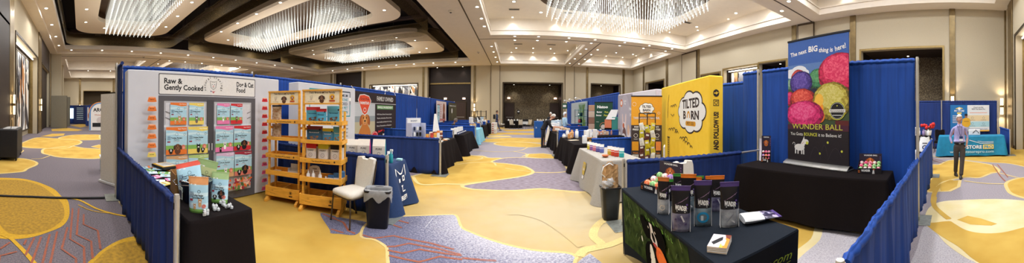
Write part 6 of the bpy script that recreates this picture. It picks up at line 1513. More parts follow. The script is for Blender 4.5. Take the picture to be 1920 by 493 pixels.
a.poly([(cx-.028, .662), (cx+.028, .662), (cx+.03, .6), (cx+.078, .53), (cx+.07, .47), (cx-.015, .455), (cx-.068, .5), (cx-.028, .6)], ink(226, 220, 222))
a.ell(cx+.008, .535, .034, .045, m_ink); a.ell(cx-.075, .60, .012, .012, ink(210, 200, 190)); a.ell(cx+.075, .605, .012, .012, ink(210, 200, 190)); a.ell(cx+.02, .465, .05, .022, ink(190, 60, 60))
for k in range(5): a.ell(cx+.11+R8.uniform(-.03, .03), .38+R8.uniform(-.04, .03), .095, .08, [ink(236, 96, 24), ink(246, 120, 40), ink(226, 80, 20)][k % 3])
a.ell(cx-.30, .40, .012, .03, m_white); m_ink = _mi
def f0(a_, b_, k_):
    tt = max(0, min(1, (h-.012-b_)/(h-.02))); p = cover(0, max(-1, min(1, a_/(lx/2))), tt); return (p[0], p[1]-.002-k_, b_)
a = Curved(mb, f0, .001); lime = ink(150, 176, 40)
a.text('FetchToy.com', .30, .56, .07, lime, 'r', .0, w=.62, shear=.25); a.line([(-.3, .545), (.30, .545)], .005, lime)
mb.build('stretch_cover', t)
for sx in (-1, 1):
    for sy in (-1, 1):
        mb = MB(); mb.cyl((sx*(lx/2-.035), sy*(ly/2-.035), 0), (sx*(lx/2-.03), sy*(ly/2-.03), .70), .013, .013, m_steel, 8); mb.build('leg', t)

# open ball box, made once and copied
bal = [ink(226, 70, 120), ink(236, 130, 160), ink(150, 196, 120), ink(236, 120, 60), ink(236, 180, 170), ink(120, 180, 110)]
def ball_mat(k):
    cs = [((222, 60, 110), (240, 170, 190)), ((236, 110, 60), (244, 180, 140)), ((120, 184, 110), (206, 226, 170)), ((226, 90, 130), (244, 214, 210)), ((230, 226, 214), (226, 100, 130)), ((150, 110, 180), (226, 190, 210))]
    return M('rubber_ball_%d' % k, cs[k][0], .6, rgb2=cs[k][1], scale=26, thresh=(.42, .58))
m_box = M('black_carton', (26, 22, 28), .45)
def ball_box(label, loc, rz, w=.30, d=.24, hf=.07, hb=.30, nx=4, ny=3, gl='rubber balls in the display box', dogc=ink(190, 104, 40), seed=1, slope=1, lb='rubber ball'):
    t = thing('ball_display_box', label, 'display box', loc, rz)
    mb = MB(); hs = hf+.05
    mb.box(-w/2, w/2, -d/2, d/2, 0, .004, m_box); mb.box(-w/2, w/2, -d/2, -d/2+.004, .004, hf, m_box); mb.box(-w/2, w/2, d/2-.004, d/2, .004, hb, m_box)
    for sx in (-1, 1): x = sx*(w/2-.002); mb.add([(x-.002, -d/2+.004, .004), (x+.002, -d/2+.004, .004), (x+.002, d/2-.004, .004), (x-.002, d/2-.004, .004), (x-.002, -d/2+.004, hf), (x+.002, -d/2+.004, hf), (x+.002, d/2-.004, hf+.09), (x-.002, d/2-.004, hf+.09)], [(0, 3, 2, 1), (4, 5, 6, 7), (0, 1, 5, 4), (1, 2, 6, 5), (2, 3, 7, 6), (3, 0, 4, 7)], m_box)
    a = Art(mb, (-w/2, -d/2-.0005, 0), (1, 0, 0), (0, 0, 1)); a.text('WUNDER', w*.35, hf*.4, hf*.36, m_white, 'c', .04, w=w*.38); a.poly([(w*.62, .002), (w*.72, .002), (w*.7, hf*.9), (w*.66, hf*.9)], m_offw); a.ell(w*.69, hf*.8, .012, .012, ink(190, 80, 40)); [a.rect(w*.03+.015*i, w*.03+.011+.015*i, hf*.2+.02*j, hf*.2+.012+.02*j, ink(206, 110, 40)) for i in range(2) for j in range(2)]
    mb.build('carton', t)
    mb = MB(); mb.box(-w/2, w/2, d/2-.009, d/2-.0045, hf+.02, hb, ink(44, 34, 52)); a = Art(mb, (-w/2, d/2-.0095, 0), (1, 0, 0), (0, 0, 1)); a.text('WUNDER BALL', w*.5, hb-.035, .02, m_white, 'c', .03, w=w*.6)
    if hb > .2: dog_face(a, w*.48, hb-.115, min(w*.28, .075), dogc, ink(224, 150, 90), ink(140, 66, 24), ink(130, 90, 150)); [a.ell(w*.93, hb-.05-.03*i, .008, .008, ink(120, 90, 150)) for i in range(5)]
    else: dog_face(a, w*.3, hb-.05, .035, dogc, ink(224, 150, 90), ink(140, 66, 24))
    mb.build('header_card', t)
    R9 = random.Random(seed); r = min((w-.02)/nx, (d-.02)/ny)/2*.98
    n = 0
    for j in range(ny):
        for i in range(nx):
            cs, sn = math.cos(rz), math.sin(rz); x = -w/2+.01+(w-.02)*(i+.5)/nx; y = -d/2+.01+(d-.02)*(j+.5)/ny; zz = hf*.35+r+ j*slope*.028
            mb = MB(); mb.ball((0, 0, 0), r, ball_mat(R9.randrange(6)), 14, 9, lump=.06, rnd=R9); mb.at()
            o = mb.build('rubber_ball', label=lb, cat='ball', group=gl); o.location = (loc[0]+x*cs-y*sn, loc[1]+x*sn+y*cs, loc[2]+zz)
    return t
ball_box('black dog-headed box of pink and green balls on the near table', (1.58, 2.70, .762), -1.28, .36, .32, .075, .29, 4, 3, 'balls in the box on the near table', seed=3, lb='small mottled rubber ball in the box at the back of the near table')
ball_box('tall narrow black ball box left of the balls banner', (3.92, 3.08, .762), -.95, .17, .20, .07, .45, 3, 3, 'balls in the tall box on the far black table', seed=5, slope=2, lb='small rubber ball in the tall box left of the balls banner')
ball_box('wide black ball box right of the balls banner', (3.90, 1.17, .762), -1.36, .34, .26, .08, .25, 5, 3, 'balls in the wide box on the far black table', seed=7, lb='small rubber ball in the wide box right of the balls banner')

# toy pouches
m_win = M('clear_window', (196, 200, 204), .1, trans=.2, noise=.25, scale=14, rgb2=(120, 124, 130)); m_pur = ink(76, 56, 116, .35); m_blkf = M('black_foil', (22, 20, 24), .3)
m_win2 = M('clear_window_purple', (60, 54, 90), .1, noise=.3, scale=14, rgb2=(130, 130, 150)); m_win3 = M('clear_window_teal', (130, 150, 160), .1, noise=.3, scale=10, rgb2=(60, 70, 80))
def wunder(toy=None):
    def art(a, w, h):
        a.text('WUNDER', 0, h*.50, h*.10, m_white, 'c', .045, w=w*.62, rot=-.12); a.line([(-w*.22, h*.485), (w*.24, h*.45)], .004, m_white)
        for k in range(5): a.line([(-w*.3+.02*k, h*(.62+.03*k)), (w*.1+.01*k, h*(.7+.025*k))], .0025, ink(150, 120, 150))
        a.ell(w*.32, h*.62, w*.05, w*.05, ink(96, 70, 140)); a.ell(w*.34, h*.54, w*.035, w*.035, ink(96, 70, 140))
        if toy == 'ring': a.ring(0, h*.22, w*.28, w*.12, ink(30, 140, 190), 20, ry=w*.24); a.rect(-w*.12, w*.02, h*.15, h*.26, ink(200, 210, 214))
        elif toy == 'rope': a.ring(-w*.02, h*.2, w*.2, w*.06, ink(214, 206, 190), 18); a.ring(.01, h*.24, w*.1, w*.05, ink(180, 176, 166), 14)
        elif toy == 'stick': a.line([(-w*.25, h*.3), (w*.25, h*.12)], w*.07, ink(190, 190, 194)); a.line([(-w*.2, h*.16), (w*.2, h*.33)], w*.06, ink(150, 150, 156))
        elif toy == 'dark': a.line([(-w*.3, h*.3), (w*.3, h*.18)], w*.1, ink(60, 46, 90)); a.line([(w*.02, h*.38), (w*.18, h*.24)], w*.08, ink(190, 190, 200))
    return art
GW = 'toy pouches on the near right table'
m_grnT = ink(60, 140, 56, .35); m_orT = ink(224, 120, 36, .35)
white_side = ink(206, 206, 208)
def wp(x, y, rz, w, h, top, win, toy, label, lean=.05, z_=.7625):
    pouch('toy_pouch', label, 'toy pouch', (x+.02, y, z_), -rz-.12, w*.92, h, .07, [(0, win), (.42, m_blkf), (.93, top)], wunder(toy), GW, lean=lean, gusset=white_side)
wp(1.21, 2.07, .66, .11, .30, ink(190, 110, 50, .35), m_win, 'rope', 'slim toy pouch with an orange top, farthest left on the near table')
wp(1.14, 1.70, .55, .155, .32, m_pur, m_win2, 'dark', 'purple topped pouch with a dark toy, largest one at front left')
wp(1.44, 2.02, .55, .15, .31, m_orT, m_win3, 'stick', 'orange topped pouch just behind the two front purple ones')
wp(1.33, 1.68, .5, .15, .335, m_pur, m_win3, 'ring', 'purple topped pouch showing a bright blue ring toy')
wp(1.47, 1.53, .48, .16, .33, m_pur, m_win, 'stick', 'purple topped pouch with a clear window, rightmost standing one')
wp(1.63, 1.85, .5, .14, .30, m_orT, m_win2, 'dark', 'orange topped pouch behind the rightmost purple one')
wp(1.42, 2.36, .6, .14, .20, m_grnT, m_blkf, None, 'green topped pouch nearest the ball box', z_=.7625)
wp(1.60, 2.42, .5, .13, .22, m_grnT, m_blkf, None, 'green topped pouch, second from the ball box')
wp(1.70, 2.22, .5, .13, .22, m_grnT, m_blkf, None, 'green topped pouch behind the orange topped one')
wp(1.60, 2.12, .5, .12, .24, m_orT, m_blkf, None, 'orange topped pouch beside the green ones in the back row')
wp(1.71, 2.04, .55, .10, .25, m_orT, m_win2, None, 'small orange topped pouch turned sideways in the back row')
pouch('toy_pouch', 'silver pouch lying flat at the corner of the near table', 'toy pouch', (1.60, 1.50, .795), -2.05, .17, .30, .055, [(0, ink(214, 216, 218, .2)), (.55, M('purple_splash', (40, 34, 60), .3, rgb2=(190, 180, 206), scale=20, thresh=(.5, .6))), (.94, m_pur)], None, GW, lean=-PI/2)
t = thing('card_stack', 'stack of postcards with a black dog photo at the front of the near table', 'cards', (1.215, 1.335, .762), .62)
mb = MB()
for k in range(11): dx = R8.uniform(-.002, .002); mb.box(-.09+dx, .09+dx, -.062, .062, .0035*k, .0035*k+.003, [m_offw, ink(196, 160, 110), m_white][k % 3])
a = Art(mb, (-.09, -.062, .0382), (1, 0, 0), (0, 1, 0), .0003); a.rect(0, .18, 0, .124, ink(226, 214, 214)); a.rect(0, .18, 0, .03, ink(214, 140, 40)); a.rect(0, .05, .03, .05, ink(230, 190, 70)); a.poly([(.03, .09), (.06, .112), (.08, .1), (.13, .07), (.15, .05), (.1, .045), (.06, .07)], m_ink); a.rect(.03, .11, .022, .04, m_white); a.poly([(.12, .0), (.18, .0), (.18, .04), (.14, .03)], ink(120, 50, 30)); mb.build('card', t)
banquet_chair('pale banquet chair back showing above the pouches of the near right table', (2.34, 3.08, 0), .1)

# far black table, roll-up balls banner
table_cloth('display_table', 'long black cloth table carrying the balls banner', 'table', 3.70, 2.05, .58, 2.42, .76, .07, m_blk, flare=.05, wave=.016, seed=31, group='black cloth tables', wf=2.2, hem=.07, n=220)
c_lime = ink(206, 206, 70)
def lump(a, x, y, rx, ry, m1, m2, m3, seed=0):
    Rr = random.Random(seed)
    def bl(cx, cy, ax, ay, m, j=.05):
        a.poly([(cx+ax*(1+Rr.uniform(-j, j))*math.cos(t_), cy+ay*(1+Rr.uniform(-j, j))*math.sin(t_)) for t_ in [2*PI*k/26 for k in range(26)]], m)
    t1, t2, t3 = [tuple(int(q) for q in m_.name.split('_')[1:4]) for m_ in (m1, m2, m3)]
    dk = tuple(int(v*.62) for v in t1)
    bl(x, y, rx, ry, M('printed_foam_%d_%d' % (seed, 0), dk, .6, rgb2=t1, scale=34, thresh=(.4, .6)), .025)
    bl(x-.05*rx, y+.07*ry, rx*.88, ry*.88, M('printed_foam_%d_%d' % (seed, 1), t1, .6, rgb2=t2, scale=30, thresh=(.38, .6)), .06)
    bl(x-.10*rx, y+.22*ry, rx*.66, ry*.62, M('printed_foam_%d_%d' % (seed, 2), t2, .6, rgb2=t3, scale=38, thresh=(.42, .62)), .12)
    for k in range(0): t_ = Rr.uniform(0, 6.28); q = Rr.uniform(.1, .85); a.ell(x+rx*q*math.cos(t_), y+ry*q*math.sin(t_), rx*.1, ry*.045, [m1, m2, m3][k % 3], 8, Rr.uniform(0, 3))
def balls(a, w, h):
    a.clip = (.004, w-.004, .004, h-.004)
    # native layout in fractions of the visible panel
    S = lambda u, v: (u*w, v*h)
    a.rect(0, w, h*.30, h, ink(58, 96, 170)); a.rect(0, w, h*.30, h*.80, ink(90, 124, 180)); 
    for (u, v, r_) in ((.06, .73, .12), (.2, .745, .14), (.3, .73, .08)): a.ell(u*w, v*h, r_*w, r_*w*.55, ink(222, 226, 232))
    a.rect(0, w, h*.3, h*.66, ink(60, 78, 50))
    a.text('The next', .05*w, h*.872, h*.034, m_white, 'l', .02, w=w*.29, rot=.10); a.text('BIG', .37*w, h*.892, h*.044, m_white, 'l', .03, w=w*.15, rot=-.02); a.text('thing is', .54*w, h*.878, h*.034, m_white, 'l', .02, w=w*.22, rot=-.08); a.text('here!', .80*w, h*.868, h*.038, m_white, 'l', .02, w=w*.16, rot=.18)
    D = lambda *c: (ink(*c[0]), ink(*c[1]), ink(*c[2]))
    lump(a, .04*w, h*.64, w*.09, h*.045, *D((84, 120, 96), (110, 150, 120), (140, 176, 146)), 1)
    lump(a, .19*w, h*.69, w*.13, h*.07, *D((170, 50, 50), (200, 70, 64), (214, 100, 80)), 2)
    lump(a, .53*w, h*.67, w*.16, h*.08, *D((44, 96, 66), (70, 136, 90), (104, 160, 110)), 3)
    lump(a, .24*w, h*.645, w*.20, h*.10, *D((54, 40, 110), (84, 64, 150), (112, 92, 176)), 4)
    lump(a, .86*w, h*.70, w*.33, h*.155, *D((170, 26, 64), (214, 44, 92), (236, 96, 124)), 5)
    lump(a, .04*w, h*.52, w*.10, h*.06, *D((160, 20, 60), (196, 30, 90), (220, 70, 120)), 6)
    a.ell(.46*w, h*.545, .09*w, .05*h, ink(30, 34, 60))
    lump(a, .27*w, h*.505, w*.23, h*.095, *D((150, 40, 40), (206, 66, 58), (230, 110, 90)), 7)
    lump(a, .74*w, h*.49, w*.30, h*.145, *D((150, 130, 40), (196, 184, 80), (214, 204, 124)), 8)
    a.ell(.52*w, h*.43, .1*w, .07*h, ink(236, 150, 40)); a.ell(.56*w, h*.37, .08*w, .05*h, ink(226, 120, 40)); a.ell(.55*w, h*.50, .07*w, .05*h, ink(240, 186, 70))
    lump(a, .30*w, h*.385, w*.33, h*.115, *D((170, 20, 84), (220, 50, 120), (232, 100, 150)), 9)
    a.rect(0, w, 0, h*.30, ink(28, 20, 26)); a.rect(w*.8, w, h*.26, h*.34, ink(90, 30, 30)); a.rect(0, w, h*.262, h*.303, ink(70, 26, 50))
    a.ell(.83*w, h*.415, w*.12, w*.12, c_lime); a.ell(.83*w, h*.415, w*.11, w*.11, m_ink); a.ring(.83*w, h*.415, w*.1, .004, m_white, 24); a.rect(.71*w, .95*w, h*.403, h*.425, m_offw); a.text('Recommended', .83*w, h*.408, h*.012, m_ink, 'c', .02, w=w*.2); a.ell(.83*w, h*.452, .01, .01, c_lime); a.rect(.76*w, .9*w, h*.378, h*.382, m_white)
    a.text('WUNDER BALL', .5*w, h*.268, h*.042, c_lime, 'c', .0, w=w*.82)
    a.text('You Gotta', .06*w, h*.213, h*.026, m_white, 'l', .0, w=w*.22); a.text('BOUNCE', .30*w, h*.213, h*.026, c_lime, 'l', .01, w=w*.22); a.text('it to Believe it!', .54*w, h*.213, h*.026, m_white, 'l', .0, w=w*.35)
    X, Y = .12*w, .07*h
    a.ell(X+.10*w, Y+.045*h, .09*w, .028*h, m_offw); [a.rect(X+.02*w+q*w, X+.04*w+q*w, Y-.01*h, Y+.03*h, m_offw) for q in (0, .045, .11, .145)]
    a.poly([(X+.14*w, Y+.04*h), (X+.19*w, Y+.06*h), (X+.22*w, Y+.11*h), (X+.17*w, Y+.12*h), (X+.12*w, Y+.07*h)], m_offw); a.ell(X+.21*w, Y+.095*h, .05*w, .02*h, m_offw); a.poly([(X+.16*w, Y+.11*h), (X+.19*w, Y+.105*h), (X+.185*w, Y+.14*h)], m_offw); a.ring(X+.0*w, Y+.07*h, .02*w, .007, m_offw, 10, -1, 3.4); a.line([(X+.14*w, Y+.075*h), (X+.18*w, Y+.09*h)], .005, ink(190, 50, 50))
    a.ell(X+.235*w, Y+.085*h, .022*w, .022*w, c_lime); [a.ell(u*w, v*h, .015*w, .015*w, c_lime) for u, v in ((.565, .08), (.69, .17), (.9, .11))]
    for x0, x1, hh in ((.40, .565, .10), (.57, .69, .12), (.69, .9, .1)): a.line([((x0+(x1-x0)*q/8)*w, h*(.03+hh*math.sin(PI*q/8*.9))) for q in range(9)], .0025, ink(80, 66, 74))
rollup('roll-up banner with giant coloured balls standing on the black table', (3.94, 2.07, .765), -PI/2-.13, 1.2, 2.10, balls, ink(28, 20, 26))

# ------------------------------------------------------------------ yellow wall booth
m_yel = M('yellow_fabric', (246, 202, 48), .8, noise=.03, scale=6, rgb2=(250, 208, 60)); m_brn2 = ink(50, 38, 34); m_yel2 = ink(214, 150, 30)
ang = math.atan2(.225, .974)
t = thing('popup_backdrop', 'bright yellow fabric wall with a white cloud logo on its front', 'backdrop', (3.29, 3.91, 0), -ang)
# local: +y runs along the wall, +x is depth away from the aisle, front faces -x
mb = MB(); mb.box(0, .30, 0, 2.98, .02, 2.33, m_yel, .02)
a = Art(mb, (-.0005, 2.98, 0), (0, -1, 0), (0, 0, 1), .0007)
cw = 2.98
def cloud(a, cx, cy, sx, sy, m, grow=0):
    for (u, v, r_) in ((-.55, .28, .42), (-.12, .52, .46), (.42, .45, .44), (.72, -.02, .40), (.45, -.5, .42), (-.05, -.6, .44), (-.55, -.42, .42), (-.72, 0, .36), (0, 0, .62)):
        a.ell(cx+u*sx, cy+v*sy, r_*sx+grow, r_*sy+grow, m)
a.clip = (.3, 2.96, .1, 2.3); cloud(a, 2.10, 1.66, .66, .43, m_brn2, .034); cloud(a, 2.10, 1.66, .66, .43, m_white)
a.text('TILTED', 2.10, 1.74, .19, m_brn2, 'c', .035, w=.92, rot=.03); a.text('B', 1.78, 1.50, .17, m_brn2, 'c', .04, w=.16); a.text('RN', 2.34, 1.50, .17, m_brn2, 'c', .04, w=.40); a.ring(2.0, 1.52, .07, .045, m_yel2, 14, 0, PI, ry=.13); a.rrect(1.84, 2.38, 1.35, 1.45, .04, m_yel2); a.text('PET CO.', 2.11, 1.375, .055, m_brn2, 'c', .02, w=.38)
def scallop(x0, y0, n, r_, w_=.018, dy=0):
    for k in range(n): a.ring(x0+r_*1.7*k, y0+dy*k, r_*(.8+.3*((k*7) % 3)/2), w_, m_brn2, 10, .3, PI-.3)
scallop(1.55, 1.0, 3, .09); scallop(1.75, .96, 4, .08, dy=-.03); scallop(.75, 1.15, 4, .1, dy=.0); scallop(1.2, 1.12, 2, .07); scallop(.9, 1.75, 3, .08)
a.line([(.7, 2.1), (.62, 1.85), (.6, 1.5)], .02, m_brn2); a.line([(.85, 1.6), (.98, 1.55), (1.1, 1.6)], .018, m_brn2); a.line([(.62, 1.0), (.62, .2)], .02, m_brn2); a.line([(.72, 1.0), (.72, .2)], .02, m_brn2); a.line([(.58, 1.0), (.78, 1.0)], .02, m_brn2); [a.line([(.62, .98-.06*k), (.72, .98-.06*k)], .012, m_brn2) for k in range(14)]
a.ring(2.4, .62, .03, .012, m_brn2, 12); a.ring(2.5, .64, .03, .012, m_brn2, 12); a.text('n', 2.3, .6, .06, m_brn2)
# returning end with the vertical lettering, facing -y
b = Art(mb, (0, -.0005, 0), (1, 0, 0), (0, 0, 1), .0007)
b.text('AND FOLLOW US!', .195, .93, .10, m_brn2, 'l', .05, rot=PI/2, w=.72)
b.ring(.15, 1.81, .05, .012, m_brn2, 4, PI/4, 2*PI+PI/4) if False else None
b.frame(.085, .205, 1.76, 1.88, .013, m_brn2); b.ring(.145, 1.82, .03, .012, m_brn2, 14); b.ell(.180, 1.856, .007, .007, m_brn2)
b.ell(.145, 2.0, .065, .07, m_brn2); b.line([(.10, 2.0), (.17, 2.0), (.19, 2.02)], .018, m_yel); b.line([(.15, 1.975), (.15, 2.03)], .016, m_yel)
mb.build('printed_panel', t)
# pale photo backdrop beyond it
t = thing('popup_backdrop', 'pale backdrop with a white rabbit eared figure', 'backdrop', (4.0, 7.2, 0))
mb = MB(); mb.box(0, .28, 0, 3.1, .02, 2.34, M('lilac_fabric', (206, 196, 204), .8, noise=.03), .02); a = Art(mb, (-.0005, 3.1, 0), (0, -1, 0), (0, 0, 1), .0007)
a.rect(0, 1.4, .02, 2.3, ink(176, 168, 176)); a.rect(0, 1.4, .02, 1.0, ink(150, 140, 142)); a.rect(1.4, 3.08, 1.7, 2.32, ink(236, 232, 236)); a.ell(.7, 1.4, .5, .9, ink(190, 182, 190))
a.ell(.36, 2.0, .13, .15, ink(226, 120, 60)); a.ell(.36, 2.0, .08, .09, m_white); a.text('Earth', .72, 2.03, .08, m_white, 'c', .02); a.text('Pet', .72, 1.93, .08, m_white, 'c', .02); a.text('He', 1.3, 1.72, .12, m_white, 'r', .03); a.text('fr', 1.3, 1.5, .12, m_white, 'r', .03)
cr = ink(238, 214, 206); a.ell(.5, 1.35, .06, .25, cr, rot=.15); a.ell(.78, 1.35, .07, .25, cr, rot=-.12); a.ell(.64, 1.1, .2, .18, ink(236, 226, 224)); a.ell(.58, 1.14, .09, .1, ink(206, 104, 60)); a.ell(.66, .8, .17, .28, ink(120, 84, 76)); a.ell(.6, .4, .3, .45, ink(240, 236, 236)); a.ell(.2, .5, .14, .4, ink(240, 236, 232)); a.ell(1.1, .6, .16, .5, ink(240, 230, 228)); a.ell(1.05, 1.0, .1, .2, ink(230, 190, 160)); a.ell(.1, .3, .1, .3, ink(220, 160, 90))
mb.build('printed_panel', t)
def tb_roll(a, w, h):
    a.rect(0, w, h*.62, h, m_yel2); a.rect(0, w, h*.62, h, ink(226, 160, 40)); a.rect(0, w, 0, h*.62, ink(62, 52, 52))
    cloud(a, w*.5, h*.84, w*.22, h*.075, m_brn2, .012); cloud(a, w*.5, h*.84, w*.22, h*.075, m_white); a.text('TILTED', w*.5, h*.85, h*.032, m_brn2, 'c', .04, w=w*.3); a.text('BARN', w*.5, h*.805, h*.03, m_brn2, 'c', .04, w=w*.24); a.rect(w*.4, w*.6, h*.785, h*.795, m_yel2)
    a.text('THOUGHTFULLY NATURAL', w*.5, h*.70, h*.03, m_offw, 'c', .03, w=w*.86); a.text('PREMIUM, LIMITED INGREDIENTS', w*.5, h*.585, h*.02, m_white, 'c', .03, w=w*.8); a.text('FREEZE DRIED AND CRAFTED', w*.5, h*.55, h*.022, m_white, 'c', .03, w=w*.9)
    a.ring(w*.1, h*.9, .05, .006, m_white, 12); a.ring(w*.9, h*.78, .03, .006, m_white, 12)
    for u in (.15, .85): a.ring(u*w, h*.48, w*.06, .008, m_white, 16); a.rect(u*w-.05, u*w+.05, h*.43, h*.435, m_white); a.rrect(u*w-.1, u*w+.1, h*.28, h*.4, .01, m_yel2 if u < .5 else ink(226, 140, 70)); [a.rect(u*w-.09, u*w+.09, h*.22-.02*k, h*.225-.02*k, m_white) for k in range(5)]; a.text('Treats', u*w, h*.24, h*.018, ink(226, 140, 50), 'c', .02)
    a.rrect(.06*w, .28*w, h*.05, h*.12, .01, m_offw); a.rrect(.72*w, .94*w, h*.05, h*.12, .01, ink(200, 110, 60))
rollup('yellow and charcoal roll-up banner behind the wire rack', (3.38, 6.60, 0), -.475, .82, 2.08, tb_roll, ink(62, 52, 52))
# wire rack with hanging bags
t = thing('wire_rack', 'black wire rack hung with white and yellow packets', 'display rack', (2.68, 5.2, 0), -.46)
mb = MB(); W2 = .17
for sx in (-1, 1): mb.tube([(sx*W2, 0, .02), (sx*W2, 0, 1.62)], .011, m_black, 6); mb.tube([(sx*W2, -.18, .012), (sx*W2, .18, .012)], .011, m_black, 6)
mb.tube([(0, 0, .1), (0, 0, 1.62)], .011, m_black, 6); mb.tube([(-W2, 0, 1.62), (W2, 0, 1.62)], .011, m_black, 6); mb.tube([(-W2, 0, 1.54), (W2, 0, 1.54)], .008, m_black, 6); mb.tube([(-W2, 0, .1), (W2, 0, .1)], .011, m_black, 6)
for k in range(7): mb.tube([(-W2, 0, .3+.2*k), (W2, 0, .3+.2*k)], .004, m_black, 5)
mb.build('wire_frame', t)
cols3 = [ink(226, 222, 206), ink(196, 184, 40), ink(214, 200, 70), ink(96, 50, 40), ink(226, 222, 206), ink(180, 170, 50)]
n = 0; R10 = random.Random(31)
for c_ in range(3):
    for k in range(8):
        x = -.115+.115*c_; zz = 1.42-.155*k - (.05 if c_ == 1 else 0); m = cols3[(k*2+c_) % 6] if k not in (2, 5, 6) or c_ == 0 else [ink(206, 186, 30), ink(222, 206, 60)][k % 2]
        if c_ == 0: m = [cols3[0], cols3[1], cols3[0], cols3[3], cols3[3], cols3[0], cols3[3], cols3[0]][k]
        mb = MB(); w3, h3 = .10, .17; tl = R10.uniform(-.25, .25); mb.at((x, -.05-.01*k % .03, zz-h3/2), R10.uniform(-.4, .4), 0, tl)
        mb.add([(-w3/2, -.004, -h3/2), (w3/2, -.004, -h3/2), (w3/2*.9, -.004, h3/2), (-w3/2*.9, -.004, h3/2), (-w3/2, .004, -h3/2), (w3/2, .004, -h3/2), (w3/2*.9, .004, h3/2), (-w3/2*.9, .004, h3/2), (0, -.025, -h3*.1), (0, .022, -h3*.1)], [(0, 1, 8), (1, 2, 8), (2, 3, 8), (3, 0, 8), (5, 4, 9), (6, 5, 9), (7, 6, 9), (4, 7, 9), (0, 4, 5, 1), (1, 5, 6, 2), (2, 6, 7, 3), (3, 7, 4, 0)], m)
        mb.box(-w3*.3, w3*.3, -.03, -.026, h3*.1, h3*.3, m_offw)
        o = mb.build('treat_packet', label='small hanging treat packet on the black wire rack, yellow, white or brown', cat='treat packet', group='packets hanging on the wire rack')
        o.matrix_world = Matrix.Translation((2.68, 5.2, 0)) @ Matrix.Rotation(-.46, 4, 'Z')
# grey cloth table
m_gcl = M('grey_sheer_cloth', (150, 144, 134), .8, noise=.08, scale=90, rgb2=(172, 166, 156))
t = table_cloth('display_table', 'grey cloth table with a yellow logo, beside the bin with the paper bag', 'table', 1.93, 5.66, .76, 1.84, .76, 0, m_gcl, flare=.10, wave=.03, seed=41, group='cloth covered booth tables', wf=1.6)
mb = MB(); a = Curved(mb, lambda a_, b_, k_: (-.38-.03-.13*(.76-b_)/.76-k_, -a_, b_), .002)
a.poly([(-.22, .56), (-.02, .56), (.0, .47), (-.04, .30), (-.18, .30), (-.23, .4)], ink(196, 166, 60)); a.text('TILTED', -.11, .47, .05, m_gcl, 'c', .02, w=.16); a.text('BARN', -.11, .39, .05, m_offw, 'c', .02, w=.12); a.rect(-.17, -.04, .22, .28, m_offw); mb.build('cloth_logo', t)
trash_bin('tall black bin stuffed with a brown paper bag, beside the short silver pole', (1.44, 4.03, 0), -.1, .30, .26, .50, False)
t = thing('paper_bag', 'crumpled brown paper bag with handles sticking out of the bin', 'paper bag', (1.44, 4.03, .46), .2)
m_pb2 = M('brown_paper', (186, 146, 98), .85, noise=.06, scale=12, bump=.3)
mb = MB(); R11 = random.Random(2); J = lambda q=.012: R11.uniform(-q, q)
for f in range(2):
    s_ = -1 if f == 0 else 1
    mb.grid(lambda u, v: (-.11+.22*u+.01*math.sin(v*9), s_*(.05+.012*math.sin(u*11+v*7)), .0+.36*v), 6, 6, m_pb2, smooth=False)
for s_ in (-1, 1): mb.grid(lambda u, v: (s_*(.11+.008*math.sin(v*13+u*5)), -.05+.10*u, .36*v), 3, 6, m_pb2, smooth=False)
mb.box(-.1, .1, -.045, .045, 0, .006, m_pb2); mb.build('bag_body', t)
mb = MB(); mb.tube([(-.13, -.06, .2), (-.2, -.08, .26), (-.16, -.07, .36), (-.05, -.055, .40), (.02, -.05, .36)], .008, m_offw, 6); mb.build('handle', t)
mb = MB(); mb.tube([(-.04, .05, .36), (-.02, .05, .4), (.06, .05, .4), (.08, .05, .36)], .006, m_pb2, 6); mb.build('handle', t)
mb = MB(); P = []; R12 = random.Random(6)
mb.at((1.35, 3.94, .55)); mb.ball((0, 0, 0), (.085, .05, .05), m_liner, 16, 10, lump=1.0, rnd=R12); mb.ball((.05, -.02, .03), (.05, .03, .06), m_liner, 12, 8, lump=1.2, rnd=R12); mb.build('plastic_wrap', label='crumpled clear plastic over the rim of the bin beside the paper bag', cat='plastic wrap')
t = thing('bowl', 'small copper coloured bowl on the grey cloth table', 'bowl', (1.72, 5.1, .763)); mb = MB(); mb.lathe([(.03, 0), (.06, .02), (.075, .045), (.07, .045), (.055, .024), (.02, .01)], M('copper', (196, 110, 70), .35, metal=.5), seg=18); mb.build('bowl_body', t)
sp = [(1.72, 6.3, ink(196, 180, 60)), (1.74, 6.15, ink(140, 90, 150)), (1.77, 6.0, ink(200, 110, 130)), (1.8, 5.85, ink(90, 80, 150)), (1.84, 5.7, ink(90, 100, 170)), (1.9, 5.35, ink(200, 160, 50)), (1.93, 5.22, ink(206, 70, 30)), (1.96, 5.12, ink(196, 60, 40)), (2.02, 5.0, ink(40, 160, 160))]
spn = ['yellow', 'plum', 'pink', 'violet', 'blue violet', 'mustard', 'orange red', 'brick red', 'turquoise']
for k, (x, y, m) in enumerate(sp): pouch('sample_pouch', '%s and white sample pouch standing on the grey cloth table' % spn[k], 'sample pouch', (x, y, .763), -.5, .10, .17, .05, [(0, m), (.5, m_white), (.55, m), (.7, m_white)], None, 'sample pouches on the grey cloth table')
t = thing('folding_chair', 'white chair back rising behind the grey cloth table, beside the rail', 'chair', (2.78, 4.25, 0), 1.0)
mb = MB(); mb.box(-.2, .2, -.2, .2, .43, .455, m_offw, .01); mb.build('seat', t); mb = MB(); mb.box(-.17, .17, .2, .225, .62, 1.03, m_offw, .02); mb.build('backrest', t)
for sx in (-1, 1): mb = MB(); mb.cyl((sx*.19, -.18, 0), (sx*.19, .2, .62), .012, .012, m_steel, 8); mb.cyl((sx*.19, .22, 0), (sx*.19, -.1, .43), .012, .012, m_steel, 8); mb.build('leg', t)

